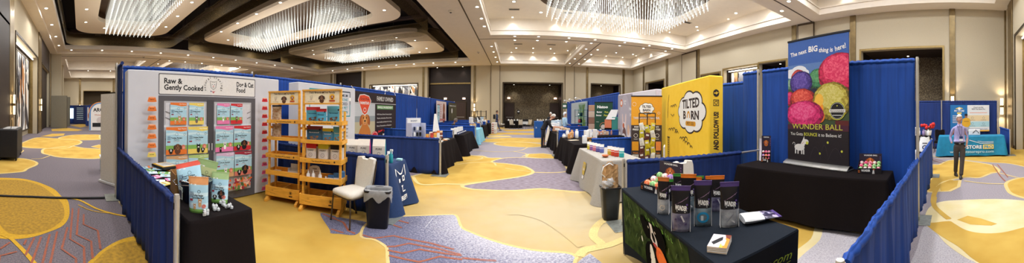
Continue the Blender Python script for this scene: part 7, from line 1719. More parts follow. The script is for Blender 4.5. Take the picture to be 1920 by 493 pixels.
# ------------------------------------------------------------------ right black tables and goods
table_cloth('display_table', 'black cloth table on the right of the aisle, beyond the grey cloth table', 'table', 1.95, 8.5, .72, 2.45, .76, 0, m_blk, flare=.09, wave=.03, seed=42, group='black cloth tables')
table_cloth('display_table', 'black cloth table the man in black leans over', 'table', 1.98, 11.8, .7, 2.3, .76, 0, m_blk, flare=.07, wave=.03, seed=43, group='black cloth tables')
table_cloth('display_table', 'white topped table beyond the leaning man', 'table', 2.2, 14.8, .7, 2.2, .76, 0, m_offw, flare=.05, wave=.02, seed=44, group='cloth covered booth tables')
t = thing('carton', 'kraft carton with a round black logo on the right black table', 'box', (2.12, 7.55, .763), -.3); mb = MB(); mb.box(-.13, .13, -.09, .09, 0, .16, m_kraft, .004); a = Art(mb, (-.13, -.0905, 0), (1, 0, 0), (0, 0, 1)); a.ell(.1, .08, .07, .06, m_ink); a.ell(.1, .08, .04, .034, ink(190, 140, 70)); a.rect(.18, .24, .05, .1, ink(190, 140, 70)); mb.build('carton', t)
for k, (x, y, h, c_, lb) in enumerate([(1.92, 7.52, .22, m_white, 'short white carton left of the kraft carton'), (2.08, 7.95, .34, m_white, 'tall white carton behind the kraft carton'), (2.2, 8.0, .36, m_offw, 'tallest white carton behind the kraft carton'), (2.42-.14, 7.72, .38, m_offw, 'tall pale carton right of the kraft carton'), (1.78, 9.0, .16, ink(200, 140, 80), 'amber carton on the right black table'), (1.88, 9.2, .2, ink(214, 160, 100), 'tan carton on the right black table'), (1.8, 9.45, .28, m_offw, 'white and orange jar at the far end of the right black table'), (1.95, 9.4, .26, ink(226, 170, 120), 'peach topped jar at the far end of the right black table'), (2.05, 9.1, .3, m_white, 'white bottle among the amber cartons'), (1.65, 9.3, .14, m_offw, 'low white jar at the aisle edge of the right black table')]):
    goods('product_carton', lb, x, y, .763, .12, .10, h, c_, 0 if k < 6 else 1, .3*k)
mb = MB(); mb.at((1.80, 8.45, .763), .3); mb.box(-.15, .15, -.1, .1, 0, .006, ink(236, 206, 176)); mb.build('leaflet', label='peach coloured leaflet on the right black table', cat='leaflets')
for k in range(11):
    goods('treat_package', 'small tan or cream package heaped on the table before the leaning man', 1.8+.35*R7.random(), 11.0+.17*k, .763, .2, .12, .1+.15*R7.random(), R7.choice([ink(206, 176, 140), ink(226, 206, 176), ink(190, 120, 90), m_offw]), 0, R7.random()*2, 'packages before the leaning man', 'package')
goods('flat_carton', 'long kraft tray behind the packages of the leaning man', 1.95, 12.6, .763, .5, .3, .22, ink(196, 150, 120), 0, .1)
for k in range(7): goods('white_goods', 'white or grey appliance on the table beyond the leaning man', 1.8+.12*k, 13.9+.28*k, .763, .28, .24, .2+.12*(k % 3), [m_white, m_offw, ink(190, 206, 216)][k % 3], 0, .4*k, 'white goods beyond the leaning man', 'goods')
t = thing('counter', 'blue cloth podium left of the leaning man, far down the aisle', 'counter', (1.50, 18.0, 0)); mb = MB(); mb.box(-.28, .28, -.28, .28, 0, 1.05, ink(24, 84, 160), .02); a = Art(mb, (-.28, -.2805, 0), (1, 0, 0), (0, 0, 1)); a.text('h', .12, .6, .1, m_white, 'c', .02); mb.build('podium', t)
def natoo(a, w, h):
    a.text('Natoo', w*.45, h*.88, h*.055, m_white, 'c', .05, w=w*.6); a.text('Better', w*.28, h*.78, h*.035, m_white, 'c', .03); a.text('Pets.', w*.68, h*.78, h*.035, c_lime, 'c', .03); a.text('Better', w*.25, h*.71, h*.035, m_white, 'c', .03); a.text('Planet.', w*.68, h*.71, h*.035, c_lime, 'c', .03)
    a.ell(w*.5, h*.48, w*.14, h*.05, ink(214, 200, 190)); a.ring(w*.5, h*.48, w*.2, .02, ink(200, 130, 90), 16, 0, PI, ry=h*.09); a.ell(w*.35, h*.42, .05, .05, m_offw); a.ell(w*.65, h*.42, .05, .05, m_offw); a.rect(w*.2, w*.8, h*.3, h*.305, m_offw); a.rect(w*.1, w*.25, h*.58, h*.585, m_white); a.rect(w*.7, w*.85, h*.58, h*.585, m_white)
rollup('dark green roll-up banner with white and yellow letters', (3.7, 11.25, 0), -.75, .85, 2.08, natoo, ink(30, 74, 54))
t = thing('display_box', 'orange and teal product display with white packs, right of the green banner', 'display box', (3.85, 10.7, 0), -.7); mb = MB(); mb.box(-.25, .05, -.1, .1, 0, 1.0, m_blk); mb.box(-.25, .05, -.1, .1, 1.001, 1.35, ink(226, 130, 90), .01); mb.box(.06, .3, -.1, .1, .9, 1.45, ink(60, 140, 130), .01); mb.add([(-.2, -.12, 1.351), (.2, -.12, 1.351), (.3, 0, 1.75), (0, 0, 1.75), (-.2, .0, 1.351), (.2, .0, 1.351), (.3, .06, 1.75), (0, .06, 1.75)], [(0, 1, 2, 3), (7, 6, 5, 4), (0, 3, 7, 4), (1, 5, 6, 2), (2, 6, 7, 3)], m_offw); mb.build('stand', t)
t = thing('printed_panel', 'grey and green foliage backdrop behind the small glass shelf', 'backdrop', (4.0, 15.4, 0)); mb = MB(); mb.box(0, .1, 0, 4.2, .3, 2.28, ink(176, 186, 188), .01); a = Art(mb, (-.0005, 4.2, 0), (0, -1, 0), (0, 0, 1), .001); R13 = random.Random(4)
a.rect(2.3, 4.18, .3, 2.2, ink(150, 170, 160)); [a.line([(3.2+R13.uniform(-.7, .7), 1.1), (3.2+R13.uniform(-.8, .8), 2.1)], .07, R13.choice([ink(60, 96, 70), ink(90, 130, 90), ink(110, 150, 60)])) for _ in range(22)]; a.rect(2.6, 4.1, .5, 1.2, ink(110, 150, 70)); [a.rect(.5+.3*k, .62+.3*k, 1.1, 1.9, ink(190, 200, 206)) for k in range(5)]; mb.build('panel', t)
t = thing('glass_shelf', 'small shelf unit with boxes in front of the foliage backdrop', 'shelf', (3.6, 14.9, 0), -1.0)
for k in range(4): mb = MB(); mb.box(-.35, .35, -.15, .15, .7+.35*k, .72+.35*k, M('teal_glass', (90, 150, 140), .2), .002); mb.build('shelf_board', t)
mb = MB(); [mb.cyl((sx*.34, sy*.14, 0), (sx*.34, sy*.14, 1.8), .012, .012, m_black, 6) for sx in (-1, 1) for sy in (-1, 1)]; mb.build('post', t)
for k in range(9): goods('boxed_item', 'small box or bottle on the shelf unit before the foliage backdrop', 3.45+.1*(k % 3), 14.7+.2*(k % 3), .722+.35*(k//3), .14, .1, .2, R7.choice([ink(60, 110, 100), m_ink, ink(190, 200, 200), ink(160, 60, 60)]), k % 2, -1, 'goods on the small shelf unit', 'goods')
t = thing('carton_tower', 'narrow tower of tan cartons left of the green banner', 'box', (3.75, 12.9, 0), -.8)
for k in range(4): mb = MB(); mb.box(-.22, .22, -.15, .15, .8+.3*k, 1.09+.3*k, [ink(200, 170, 150), ink(150, 110, 90), ink(210, 190, 170), ink(190, 150, 120)][k], .01); mb.build('carton', t)
mb = MB(); mb.box(-.22, .22, -.15, .15, 0, .795, m_blk, .01); mb.build('plinth', t)
t = thing('carton_tower', 'second tower of cartons with red labels, touching the green banner', 'box', (3.85, 12.1, 0), -.8)
for k in range(4): mb = MB(); mb.box(-.17, .17, -.15, .15, .9+.27*k, 1.165+.27*k, [ink(190, 60, 60), ink(210, 170, 150), ink(150, 100, 80), ink(206, 180, 150)][k], .01); mb.build('carton', t)
mb = MB(); mb.box(-.17, .17, -.15, .15, 0, .895, m_blk, .01); mb.build('plinth', t)
for k in range(6): goods('gift_pack', 'small pink or tan pack in front of the green banner', 2.9+.16*k, 10.1+.04*k, .76, .14, .12, .14+.04*(k % 2), R7.choice([ink(214, 150, 130), ink(226, 190, 160), m_offw]), 0, .2*k, 'packs in front of the green banner', 'pack')
table_cloth('display_table', 'dark table in front of the green banner, behind the blue rail', 'table', 3.35, 9.85, 1.3, .5, .76, 0, m_blk, flare=.03, wave=.01, seed=45, group='black cloth tables')
for k in range(3):   # clip-on arm lamps over the foliage backdrop
    t = thing('arm_lamp', ['left', 'middle', 'right'][k]+' white arm lamp over the foliage backdrop', 'lamp', (4.05, 20.4-1.9*k, 2.34)); mb = MB(); mb.tube([(0, 0, 0), (-.1, 0, .12), (-.4, -.1, .2)], .012, m_white, 6); mb.build('arm', t); mb = MB(); mb.cyl((-.38, -.09, .2), (-.46, -.11, .14), .03, .05, m_white, 10); mb.build('lamp_head', t)
goods('hanging_sign', 'small green square sign left of the foliage backdrop', 3.6, 20.0, 1.9, .4, .06, .4, ink(40, 80, 60), 0, -.8, None, 'sign')

# ------------------------------------------------------------------ booth at the far right
for k, (y0, y1) in enumerate(((2.2, .43), (.37, -2.1))): drape((12.4, y0), (12.4, y1), 2.13, ['blue curtain left of the blue and white poster, behind the red flowers', 'blue curtain carrying the blue and white poster'][k], seed=71+k, folds=8, m=m_navy, group='blue curtains of the far right booth')
pole(12.38, .40, 2.16, 'silver pole splitting the curtain of the far right booth'); pole(12.38, -2.15, 2.16, 'silver pole at the right end of the far right booth')
drape((10.25, -2.2), (12.3, -2.2), .95, 'low blue curtain at the right end of the teal table', seed=73, folds=8, m=m_blue)
pole(10.2, -2.22, .97, 'short silver pole at the right end of the teal table', group='short poles at the aisle ends of the side rails')
t = thing('wall_poster', 'blue and white poster with a crossed-arms person in yellow, behind the teal table', 'poster', (12.3, 0, 0))
mb = MB(); mb.box(-.01, 0, -1.74, .01, .78, 1.96, ink(28, 110, 170)); a = Art(mb, (-.0105, .01, 0), (0, -1, 0), (0, 0, 1), .0012)
a.rect(.76, 1.74, .78, 1.95, ink(226, 226, 222)); a.rect(.78, 1.74, 1.24, 1.5, ink(230, 206, 160)); a.rect(.78, 1.74, .98, 1.22, ink(176, 214, 216)); a.rect(.76, 1.74, .78, .84, ink(226, 170, 60)); a.text('Check out the', 1.25, 1.83, .05, m_ink, 'c', .02, w=.44); a.text('NEW Pet Store Pro', 1.25, 1.75, .05, m_ink, 'c', .03, w=.6); a.rect(.86, 1.64, 1.6, 1.62, c_or)
for u in (.98, 1.48):
    for v in (1.38, 1.12): a.ring(u, v, .05, .008, c_gray, 12); a.rect(u-.12, u+.12, v-.1, v-.09, c_gray)
a.text('www.petstorepro.com', 1.25, .87, .045, ink(30, 90, 140), 'c', .02, w=.8)
a.text('PET STORE', .40, 1.66, .075, m_white, 'c', .02, w=.44); a.rrect(.30, .50, 1.56, 1.63, .01, c_yl); a.poly([(.22, 1.8), (.4, 1.87), (.58, 1.8), (.4, 1.76)], c_yl); a.ell(.4, 1.79, .06, .05, m_white)
[a.rect(.1, .5-.05*(k % 2), 1.47-.06*k, 1.49-.06*k, m_offw) for k in range(6)]
a.ell(.70, 1.47, .065, .08, ink(150, 100, 76)); a.ell(.70, 1.52, .07, .05, m_ink); a.poly([(.50, 1.12), (.55, 1.34), (.66, 1.39), (.76, 1.39), (.87, 1.33), (.9, 1.1), (.8, .98), (.6, .98)], ink(226, 170, 40)); a.rect(.6, .82, 1.2, 1.26, ink(190, 140, 40)); a.poly([(.6, .98), (.84, .98), (.86, .8), (.6, .8)], c_lg)
mb.build('printed_panel', t)
m_teal = M('teal_stretch_cloth', (20, 128, 168), .65, noise=.06, scale=6)
t = table_cloth('display_table', 'teal cloth table behind the walking person', 'table', 10.45, -.78, .66, 2.42, .76, 0, m_teal, flare=.05, wave=.012, seed=81, group='cloth covered booth tables', hem=.05)
mb = MB(); a = Curved(mb, lambda a_, b_, k_: (-.33-.02-.075*(.76-b_)/.76-k_, -a_, b_), .004)
a.text('PET STORE', .36, .31, .12, m_white, 'r', .02, w=.92); a.rrect(.40, .79, .29, .45, .01, c_yl); a.text('PRO', .60, .31, .11, m_teal, 'c', .03, w=.32); a.text('www.petstorepro.com', .79, .16, .09, ink(190, 214, 216), 'r', .01, w=1.6); a.line([(-.1, .62), (.1, .56), (.3, .5), (.79, .5)], .015, m_white); a.line([(.2, .58), (.4, .55), (.79, .55)], .012, m_white); mb.build('cloth_logo', t)
mb = MB(); [mb.cyl((10.42, y, .0), (10.42, y, .055), .05, .05, m_black, 12) for y in (-1.85,)]; mb.build('table_caster', label='black wheel under the right end of the teal table', cat='wheel')
t = thing('shopping_bag', 'white carrier bag with a dark curve on the teal table', 'bag', (10.5, -.9, .763), -.1); mb = MB(); mb.box(-.06, .06, -.22, .22, 0, .22, m_offw, .02); mb.build('bag_body', t); mb = MB(); mb.tube([(-.07, -.18, .08), (-.075, -.06, .2), (-.07, .06, .08)], .012, m_ink, 6); mb.build('handle', t)
banquet_chair('dark chair behind the teal table, left of the walking person', (11.3, .45, 0), -PI/2, m=m_blk)
t = table_cloth('display_table', 'small black topped table with a white skirt holding red flowers', 'table', 9.1, .95, .6, .55, .88, 0, m_blk, flare=.03, wave=.01, seed=83, group='cloth covered booth tables')
mb = MB(); mb.sheet(lambda u, v: (8.745+.008*math.sin(u*40), .64+.62*u, .45-.43*v), 40, 3, m_offw, .005); mb.build('white_skirt', label='white pleated skirt on the small black table at right', cat='tablecloth')
t = thing('flower_pot', 'white pot of red flowers on the small black table at right', 'flowers', (9.05, .74, .885)); mb = MB(); mb.lathe([(.1, 0), (.13, .16), (.12, .16), (.08, .02)], m_offw, seg=14); mb.build('pot', t)
R14 = random.Random(9)
for k in range(14): mb = MB(); c3 = (R14.uniform(-.2, .2), R14.uniform(-.2, .2), R14.uniform(.24, .38)); mb.ball(c3, .055, ink(206, 40, 34), 8, 6, .5, R14); mb.build('flower_head', t)
mb = MB(); [mb.cyl((0, 0, .05), (R14.uniform(-.15, .15), R14.uniform(-.15, .15), .28), .008, .006, ink(50, 90, 50), 5) for _ in range(12)]; mb.build('stem', t)
for k in range(4): goods('white_bottle', 'white or purple labelled bottle below the red flowers', 8.9, .72+.15*k, .883, .09, .09, .2, [m_white, ink(150, 130, 170), m_offw, ink(120, 120, 140)][k], 1, 0, 'bottles below the red flowers', 'bottle')
for k in range(3): goods('white_carton', ['lowest', 'middle', 'top'][k]+' white carton stacked left of the red flowers', 8.95-.01*k, 1.1, .882+.089*k, .2, .16, .088, m_offw, 0, .2*k, None, 'box')
t = thing('carrier_bag', 'white plastic bag with a navy print, standing behind the near rail at right', 'bag', (7.9, .74, .0), -1.45)
mb = MB(); mb.box(-.2, .2, -.16, .16, 0, .52, m_blk, .01); mb.build('support_crate', t)
mb = MB(); prof = [(.18, .525), (.2, .6), (.19, .8), (.15, .92)]; mb.grid(lambda u, v: ((.17+.02*math.sin(v*5))*math.cos(2*PI*u)*(1-.1*v), .12*math.sin(2*PI*u)*(1-.6*v), .525+.40*v+.02*math.sin(u*20)*v), 24, 6, m_white); a = Art(mb, (-.17, -.125, .53), (1, 0, 0), (0, 0, 1)); a.ell(.17, .12, .08, .06, ink(40, 60, 110)); a.ell(.17, .12, .05, .035, m_white); a.rect(.1, .24, .22, .25, c_gray); mb.build('bag_body', t)

# ------------------------------------------------------------------ far end: chairs, round tables, and the left corridor
ch = banquet_chair('pale banquet chair at the round tables at the far end', (-.3, 26.6, 0), 2.8, group='banquet chairs at the far end')
for x, y, r_ in [(-1.3, 26.8, 2.0), (.5, 26.8, 3.1), (1.3, 27.0, 3.6), (2.4, 27.4, 3.3), (3.3, 27.3, 2.9), (3.9, 26.9, 2.4), (4.7, 27.2, 3.2), (-1.6, 28.2, 1.5), (5.6, 27.3, 3.5)]:
    dup(ch, (x, y, 0), r_)
for k, (x, y) in enumerate([(-.2, 28.4), (2.8, 28.9), (4.9, 28.6)]):
    t = thing('round_table', ['round table under a black cloth at the far end, left one', 'round table under a black cloth at the far end, middle one', 'round table under a black cloth at the far end, right one'][k], 'table', (x, y, 0)); mb = MB(); pr = []
    mb.grid(lambda u, v: ((.85 if v == 0 else .85+.04*v+.03*v*math.sin(u*2*PI*14))*math.cos(u*2*PI), (.85 if v == 0 else .85+.04*v+.03*v*math.sin(u*2*PI*14))*math.sin(u*2*PI), .75-.735*v), 84, 5, m_blk); mb.cyl((0, 0, .735), (0, 0, .752), .85, .85, m_blk, 42); mb.build('tablecloth', t)
    for j in range(4): goods('napkin_stand', 'small white item on a far round table', x-.5+.3*j, y-.2+.1*(j % 2), .753, .14, .1, .16, m_white, 2, j, 'white items on the far round tables', 'table item')
goods('chest_freezer_case', 'dark case against the patterned wall between the far doors', 1.0, 32.2, 0, 1.3, .6, .8, m_black, 0, 0, None, 'case')
goods('wall_phone_box', 'small dark box on the far patterned wall beside the left door', .35, 32.98, 1.5, .3, .1, .4, m_black, 0, 0, None, 'wall box')
for k, (x, y, h, lb) in enumerate([(-1.62, 20.9, .95, 'tall pale stack of printed cartons by the aisle, nearest'), (-1.66, 22.1, .8, 'second pale stack of cartons by the aisle'), (-2.0, 22.9, .65, 'third pale stack of cartons by the aisle')]):
    t = thing('carton_stack', lb, 'box', (x, y, 0))
    for j in range(int(h/.16)): mb = MB(); mb.box(-.2, .2, -.2, .2, .16*j, .16*j+.155, [m_offw, ink(214, 206, 200), m_white][j % 3], .01); a = Art(mb, (-.2, -.2005, .16*j), (1, 0, 0), (0, 0, 1)); a.rect(.05, .2, .04, .1, ink(190, 90, 70)); mb.build('carton', t)
R15 = random.Random(55)
for k in range(22):
    goods('shelf_goods', 'small item on the busy tables at the far left of the hall', -2.55+.45*(R15.random()-.5), (16.95+.15*k if k < 11 else 20.15+.15*(k-11)), .763, .2, .2, .2+.35*R15.random(), R15.choice([m_ink, m_offw, ink(190, 150, 100), ink(90, 80, 76), ink(170, 190, 200)]), k % 3, R15.random(), 'items on the busy far left tables', 'goods')
for k in range(2):
    t = thing('goods_rack', ['dark metal goods rack at the far left end of the aisle', 'second dark metal goods rack beyond it'][k], 'shelf', (-3.3+.3*k, 23.1+1.3*k, 0), .2)
    mb = MB(); [mb.cyl((sx*.4, sy*.18, 0), (sx*.4, sy*.18, 1.75), .02, .02, m_black, 6) for sx in (-1, 1) for sy in (-1, 1)]; mb.build('post', t)
    for j in range(4): mb = MB(); mb.box(-.42, .42, -.2, .2, .3+.45*j, .33+.45*j, m_black); mb.build('shelf_board', t)
m_part = M('grey_partition', (118, 112, 96), .8, noise=.02)
for k, (x, y0, y1) in enumerate(((-23.4, -2.5, -1.15), (-25.9, -2.0, -1.0))):
    t = thing('partition_panel', ['tall olive grey partition panel jutting from the left wall, nearer one', 'tall olive grey partition panel jutting from the left wall, farther one'][k], 'partition', (x, 0, 0)); mb = MB(); mb.box(-.06, .06, y0, y1, .02, 2.75, m_part, .005); mb.build('panel', t); mb = MB(); mb.box(-.09, .09, y1-.04, y1+.02, 0, 2.76, m_bronze, .005) if False else mb.box(-.03, .03, y1+.001, y1+.03, 0.0, 2.74, m_bronze); mb.build('edge_strip', t)
t = thing('equipment_cart', 'black wheeled equipment cart at the left edge', 'cart', (-9.0, -2.3, 0), .1); mb = MB(); mb.box(-.7, .7, -.32, .3, .10, .98, m_black, .02); [mb.box(-.6+.12*k, -.55+.12*k, -.2, .2, .981, .995, m_offw) for k in range(9)]; mb.build('cabinet', t)
for sx in (-.6, .6):
    for sy in (-.25, .25): mb = MB(); mb.cyl((sx, sy-.02, .05), (sx, sy+.02, .05), .05, .05, m_black, 12); mb.cyl((sx, sy, .05), (sx, sy, .11), .012, .012, m_steel, 6); mb.build('caster', t)
mb = MB(); mb.tube([(-8.6, -2.2, .99), (-8.5, -2.15, 1.2), (-8.3, -2.1, 1.28)], .01, m_black, 6); mb.build('gooseneck_microphone', label='thin gooseneck microphone on the black equipment cart', cat='microphone')
# far left booths
drape((-30, 3.2), (-30, -1.2), 2.0, 'distant blue booth curtain with printed text at the left corridor end', seed=91, folds=6, m=m_navy, group='distant blue curtains on the left')
t = thing('screen_banner', 'distant dark blue banner with white writing beside a lit screen', 'banner', (-29.9, -.9, 0)); mb = MB(); mb.box(-.02, .02, .2, 1.5, .1, 1.95, ink(24, 40, 90)); a = Art(mb, (.0205, .2, 0), (0, 1, 0), (0, 0, 1), .002); [a.rect(.3, 1.0, 1.7-.2*k, 1.76-.2*k, c_sky2) for k in range(7)]; mb.build('panel', t); mb = MB(); mb.box(-.02, .02, -.3, .15, .6, 1.7, M('lit_screen', (200, 240, 255), emit=2)); mb.build('screen', t)
t = thing('arch_display', 'white arch display with an orange and blue rim, cut off by the grey backdrop', 'display', (-20.9, 1.5, 0)); 
mb = MB(); n = 20; arc = [(.85*math.cos(PI*k/n), 1.35+.8*math.sin(PI*k/n)) for k in range(n+1)]
mb.M = Matrix.Rotation(PI/2, 4, 'Z') @ Matrix.Rotation(PI/2, 4, 'X'); mb.prism([(-.85, .02)]+[(.85, .02)]+arc[:-1]+[(-.85, 1.35)], 0, .25, ink(226, 222, 216)); mb.build('panel', t)
mb = MB(); mb.M = Matrix.Rotation(PI/2, 4, 'Z') @ Matrix.Rotation(PI/2, 4, 'X'); a = Art(mb, (0, 0, .2505), (1, 0, 0), (0, 1, 0), .002); a.line([(-.78, .05), (-.78, 1.35)]+[(.78*math.cos(PI-PI*k/n), 1.35+.74*math.sin(PI*k/n)) for k in range(1, n)]+[(.78, 1.35), (.78, .05)], .1, ink(60, 130, 190)); a.line([(.85*math.cos(PI-PI*k/n), 1.35+.8*math.sin(PI*k/n)) for k in range(n+1)], .06, ink(230, 140, 50)); a.text('ARCHER', -.55, 1.45, .26, m_ink, 'l', .03); a.text('Wholesome Pet', -.45, 1.15, .1, ink(180, 90, 60), 'l', .01); a.ell(.0, .8, .3, .25, ink(200, 190, 186)); a.ell(.2, .9, .18, .15, ink(120, 50, 40)); a.rect(-.6, .6, .3, .6, m_ink); mb.build('print', t)
for k in range(3):
    t = thing('booth_banner', ['nearest', 'middle', 'farthest'][k]+' blue framed booth banner behind the arch display', 'banner', (-22.5-2*k, 1.0-.25*k, 0)); mb = MB(); mb.box(-.05, .05, 0, 1.2, .02, 2.05-.05*k, m_navy, .01); a = Art(mb, (.0505, 0, 0), (0, 1, 0), (0, 0, 1), .003); a.rect(.15, 1.1, .5, 1.8, ink(200, 196, 190)); a.ell(.5, 1.0, .3, .4, ink(170, 90, 60)); mb.build('panel', t)
c2 = banquet_chair('distant dark chair left of the far blue curtain', (-28.6, 1.0, 0), PI/2, 'distant dark chairs', m_blk); dup(c2, (-28.4, 1.9, 0), 1.2)

# ------------------------------------------------------------------ people
m_skin = M('skin', (208, 156, 130), .55, noise=.03, scale=8); m_skin2 = M('skin_tan', (180, 130, 104), .55, noise=.03)
m_shirt = M('lavender_shirt', (164, 156, 196), .85, noise=.05, scale=10, bump=.2); m_trou = M('charcoal_trousers', (74, 66, 60), .85, noise=.06, scale=10); m_shoe = M('dark_leather_shoe', (34, 26, 24), .4)
m_hairw = M('grey_hair', (214, 208, 200), .8, noise=.15, scale=40); m_hairb = M('brown_hair', (62, 44, 34), .7, noise=.15, scale=40)
def skin_mesh(name, chains, mat, parent, sub=2, **k):
    """chains: lists of (x, y, z, rx[, ry]); a chain may start on an existing point to branch from it"""
    V = []; E_ = []; R = []; idx = {}
    for ch_ in chains:
        prev = None
        for p in ch_:
            key = (round(p[0], 4), round(p[1], 4), round(p[2], 4))
            if key not in idx: idx[key] = len(V); V.append(p[:3]); R.append((p[3], p[4] if len(p) > 4 else p[3]))
            i = idx[key]
            if prev is not None and prev != i: E_.append((prev, i))
            prev = i
    me = bpy.data.meshes.new(name); me.from_pydata(V, E_, []); me.update()
    o = bpy.data.objects.new(name, me); COL.objects.link(o)
    md = o.modifiers.new('Skin', 'SKIN'); md.use_smooth_shade = True
    if not me.skin_vertices: return None
    for i, r in enumerate(R): me.skin_vertices[0].data[i].radius = r
    me.skin_vertices[0].data[0].use_root = True
    ms = o.modifiers.new('Subsurf', 'SUBSURF'); ms.levels = sub; ms.render_levels = sub
    dg = bpy.context.evaluated_depsgraph_get(); dg.update()
    nm = bpy.data.meshes.new_from_object(o.evaluated_get(dg)); nm.name = name
    o.modifiers.clear(); o.data = nm; nm.materials.clear(); nm.materials.append(mat)
    for p in nm.polygons: p.use_smooth = True; p.material_index = 0
    if parent is not None: o.parent = parent
    tag(o, **k); return o
def head(parent, c, yaw, pitch, hair, skin, hair_len=0, s=1.0, glasses=False):
    """head facing local -y; c = centre"""
    X = Matrix.Translation(c) @ Matrix.Rotation(yaw, 4, 'Z') @ Matrix.Rotation(pitch, 4, 'X') @ Matrix.Scale(s, 4)
    mb = MB(); mb.M = X
    def f(u, v):
        th = 2*PI*u; ph = PI*v; z_ = math.cos(ph); r = math.sin(ph); x = math.sin(th); y = -math.cos(th)
        w = .074 if z_ > -.2 else .074-.028*(-z_-.2)/.8
        d = .094 if y < 0 else .098
        px, py, pz = w*r*x, d*r*y, .118*z_
        if y < -.55:
            k = (-y-.55)/.45*r
            if abs(x) < .30:
                q = (1-abs(x)/.30)
                py -= .024*q*k*math.exp(-((z_+.10)/.13)**2)+.006*q*k*math.exp(-((z_+.38)/.08)**2)
            py += .010*k*math.exp(-((z_-.12)/.09)**2)*(1 if .12 < abs(x) < .6 else 0)
            py -= .006*k*math.exp(-((z_-.30)/.10)**2)
            py -= .012*k*math.exp(-((z_+.75)/.15)**2)
        return (px, py, pz)
    mb.grid(f, 32, 24, skin)
    for sx in (-1, 1):
        mb.ball((sx*.077, .012, -.008), (.012, .022, .034), skin, 10, 8)
    for sx in (-1, 1):
        mb.ball((sx*.030, -.078, .014), (.013, .008, .008), m_white, 8, 6); mb.ball((sx*.030, -.0845, .014), (.006, .004, .006), m_ink, 8, 6)
        mb.box(sx*.030-.017, sx*.030+.017, -.089, -.082, .030, .036, hair)
    mb.ball((0, -.086, -.048), (.024, .008, .006), ink(170, 96, 88), 10, 6)
    h = mb.build('head', parent)
    mb = MB(); mb.M = X
    def g(u, v):
        th = 2*PI*u; x = math.sin(th); y = -math.cos(th)
        zmin = .48 if y < -.45 else (.05 if abs(y) < .45 else -.55-hair_len)
        ph = v*math.acos(max(-1, min(1, zmin))); z_ = math.cos(ph); r = math.sin(ph)
        k = 1.08+.02*math.sin(th*9+v*12)
        return (.074*r*x*k, (.094 if y < 0 else .1)*r*y*k, .118*z_*k+.002)
    mb.sheet(g, 32, 10, hair, .006)
    mb.build('hair', parent)
    if glasses:
        mb = MB(); mb.M = X
        for sx in (-1, 1): mb.tube([(sx*.032+.022*math.cos(t_), -.094, .012+.016*math.sin(t_)) for t_ in [2*PI*k/12 for k in range(12)]], .002, m_black, 5, True); mb.tube([(sx*.054, -.092, .016), (sx*.078, -.02, .014)], .002, m_black, 5)
        mb.build('glasses', parent)
def hand(parent, w, d, up, skin, side=1, curl=.5, s=1.0):
    """palm from wrist w along d, fingers curl towards -up; thumb leaves the side"""
    w = Vector(w); d = Vector(d).normalized(); up = Vector(up); up = (up-d*up.dot(d)).normalized(); sd = d.cross(up)*side
    P = lambda a, b, c: tuple(w + d*a*s + sd*b*s + up*c*s)
    ch_ = []; root = (*P(0, 0, 0), .024*s, .017*s); palm = (*P(.045, 0, 0), .034*s, .015*s); kn = (*P(.078, 0, -.002), .034*s, .012*s)
    ch_.append([root, palm, kn])
    for i, (b, L_) in enumerate(((-.028, .066), (-.010, .076), (.009, .071), (.026, .056))):
        c1 = curl*.5; c2 = curl*1.2; l1 = L_*.5; l2 = L_*.5
        a1 = .086+l1*math.cos(c1); z1 = -.002-l1*math.sin(c1); a2 = a1+l2*math.cos(c2); z2 = z1-l2*math.sin(c2)
        ch_.append([kn, (*P(.088, b, -.002), .0095*s), (*P(a1, b*1.08, z1), .0085*s), (*P(a2, b*1.1, z2), .0068*s)])
    ch_.append([palm, (*P(.035, -.036, -.008), .012*s), (*P(.062, -.052, -.018), .0095*s), (*P(.085, -.054, -.028), .008*s)])
    return skin_mesh('hand', ch_, skin, parent, 1)
def shoe(parent, x, y, rz, m, lift=0, pitch=0):
    mb = MB(); mb.M = Matrix.Translation((x, y, lift)) @ Matrix.Rotation(rz, 4, 'Z') @ Matrix.Rotation(pitch, 4, 'X')
    P = []; n = 16
    for zz, k, kb in ((0, 1, 1), (.02, 1.03, 1.03), (.045, .93, 1.0), (.075, .62, .95), (.10, .46, .9)):
        for i in range(n):
            t_ = 2*PI*i/n; c_, s_ = math.cos(t_), math.sin(t_)
            yy = -.175*k if s_ < 0 else .085*kb; w = .046*(1 if s_ < 0 else .85)*(1 if zz < .06 else .8)
            P.append((w*c_, abs(s_)**.8*(yy if s_ < 0 else yy), zz))
    mb.add(P, [(a*n+i, a*n+(i+1) % n, (a+1)*n+(i+1) % n, (a+1)*n+i) for a in range(4) for i in range(n)], m, True); mb.add(P, [tuple(reversed(range(n))), tuple(range(4*n, 5*n))], m)
    mb.build('shoe', parent)

# the man walking on the right: faces the camera, one hand in his pocket, one foot forward
t = thing('person', 'grey haired person in a lavender shirt walking towards the camera at right', 'person', (6.98, -.22, 0), -PI/2+.05)
K = 1.57/1.75; t.scale = (K, K, K)
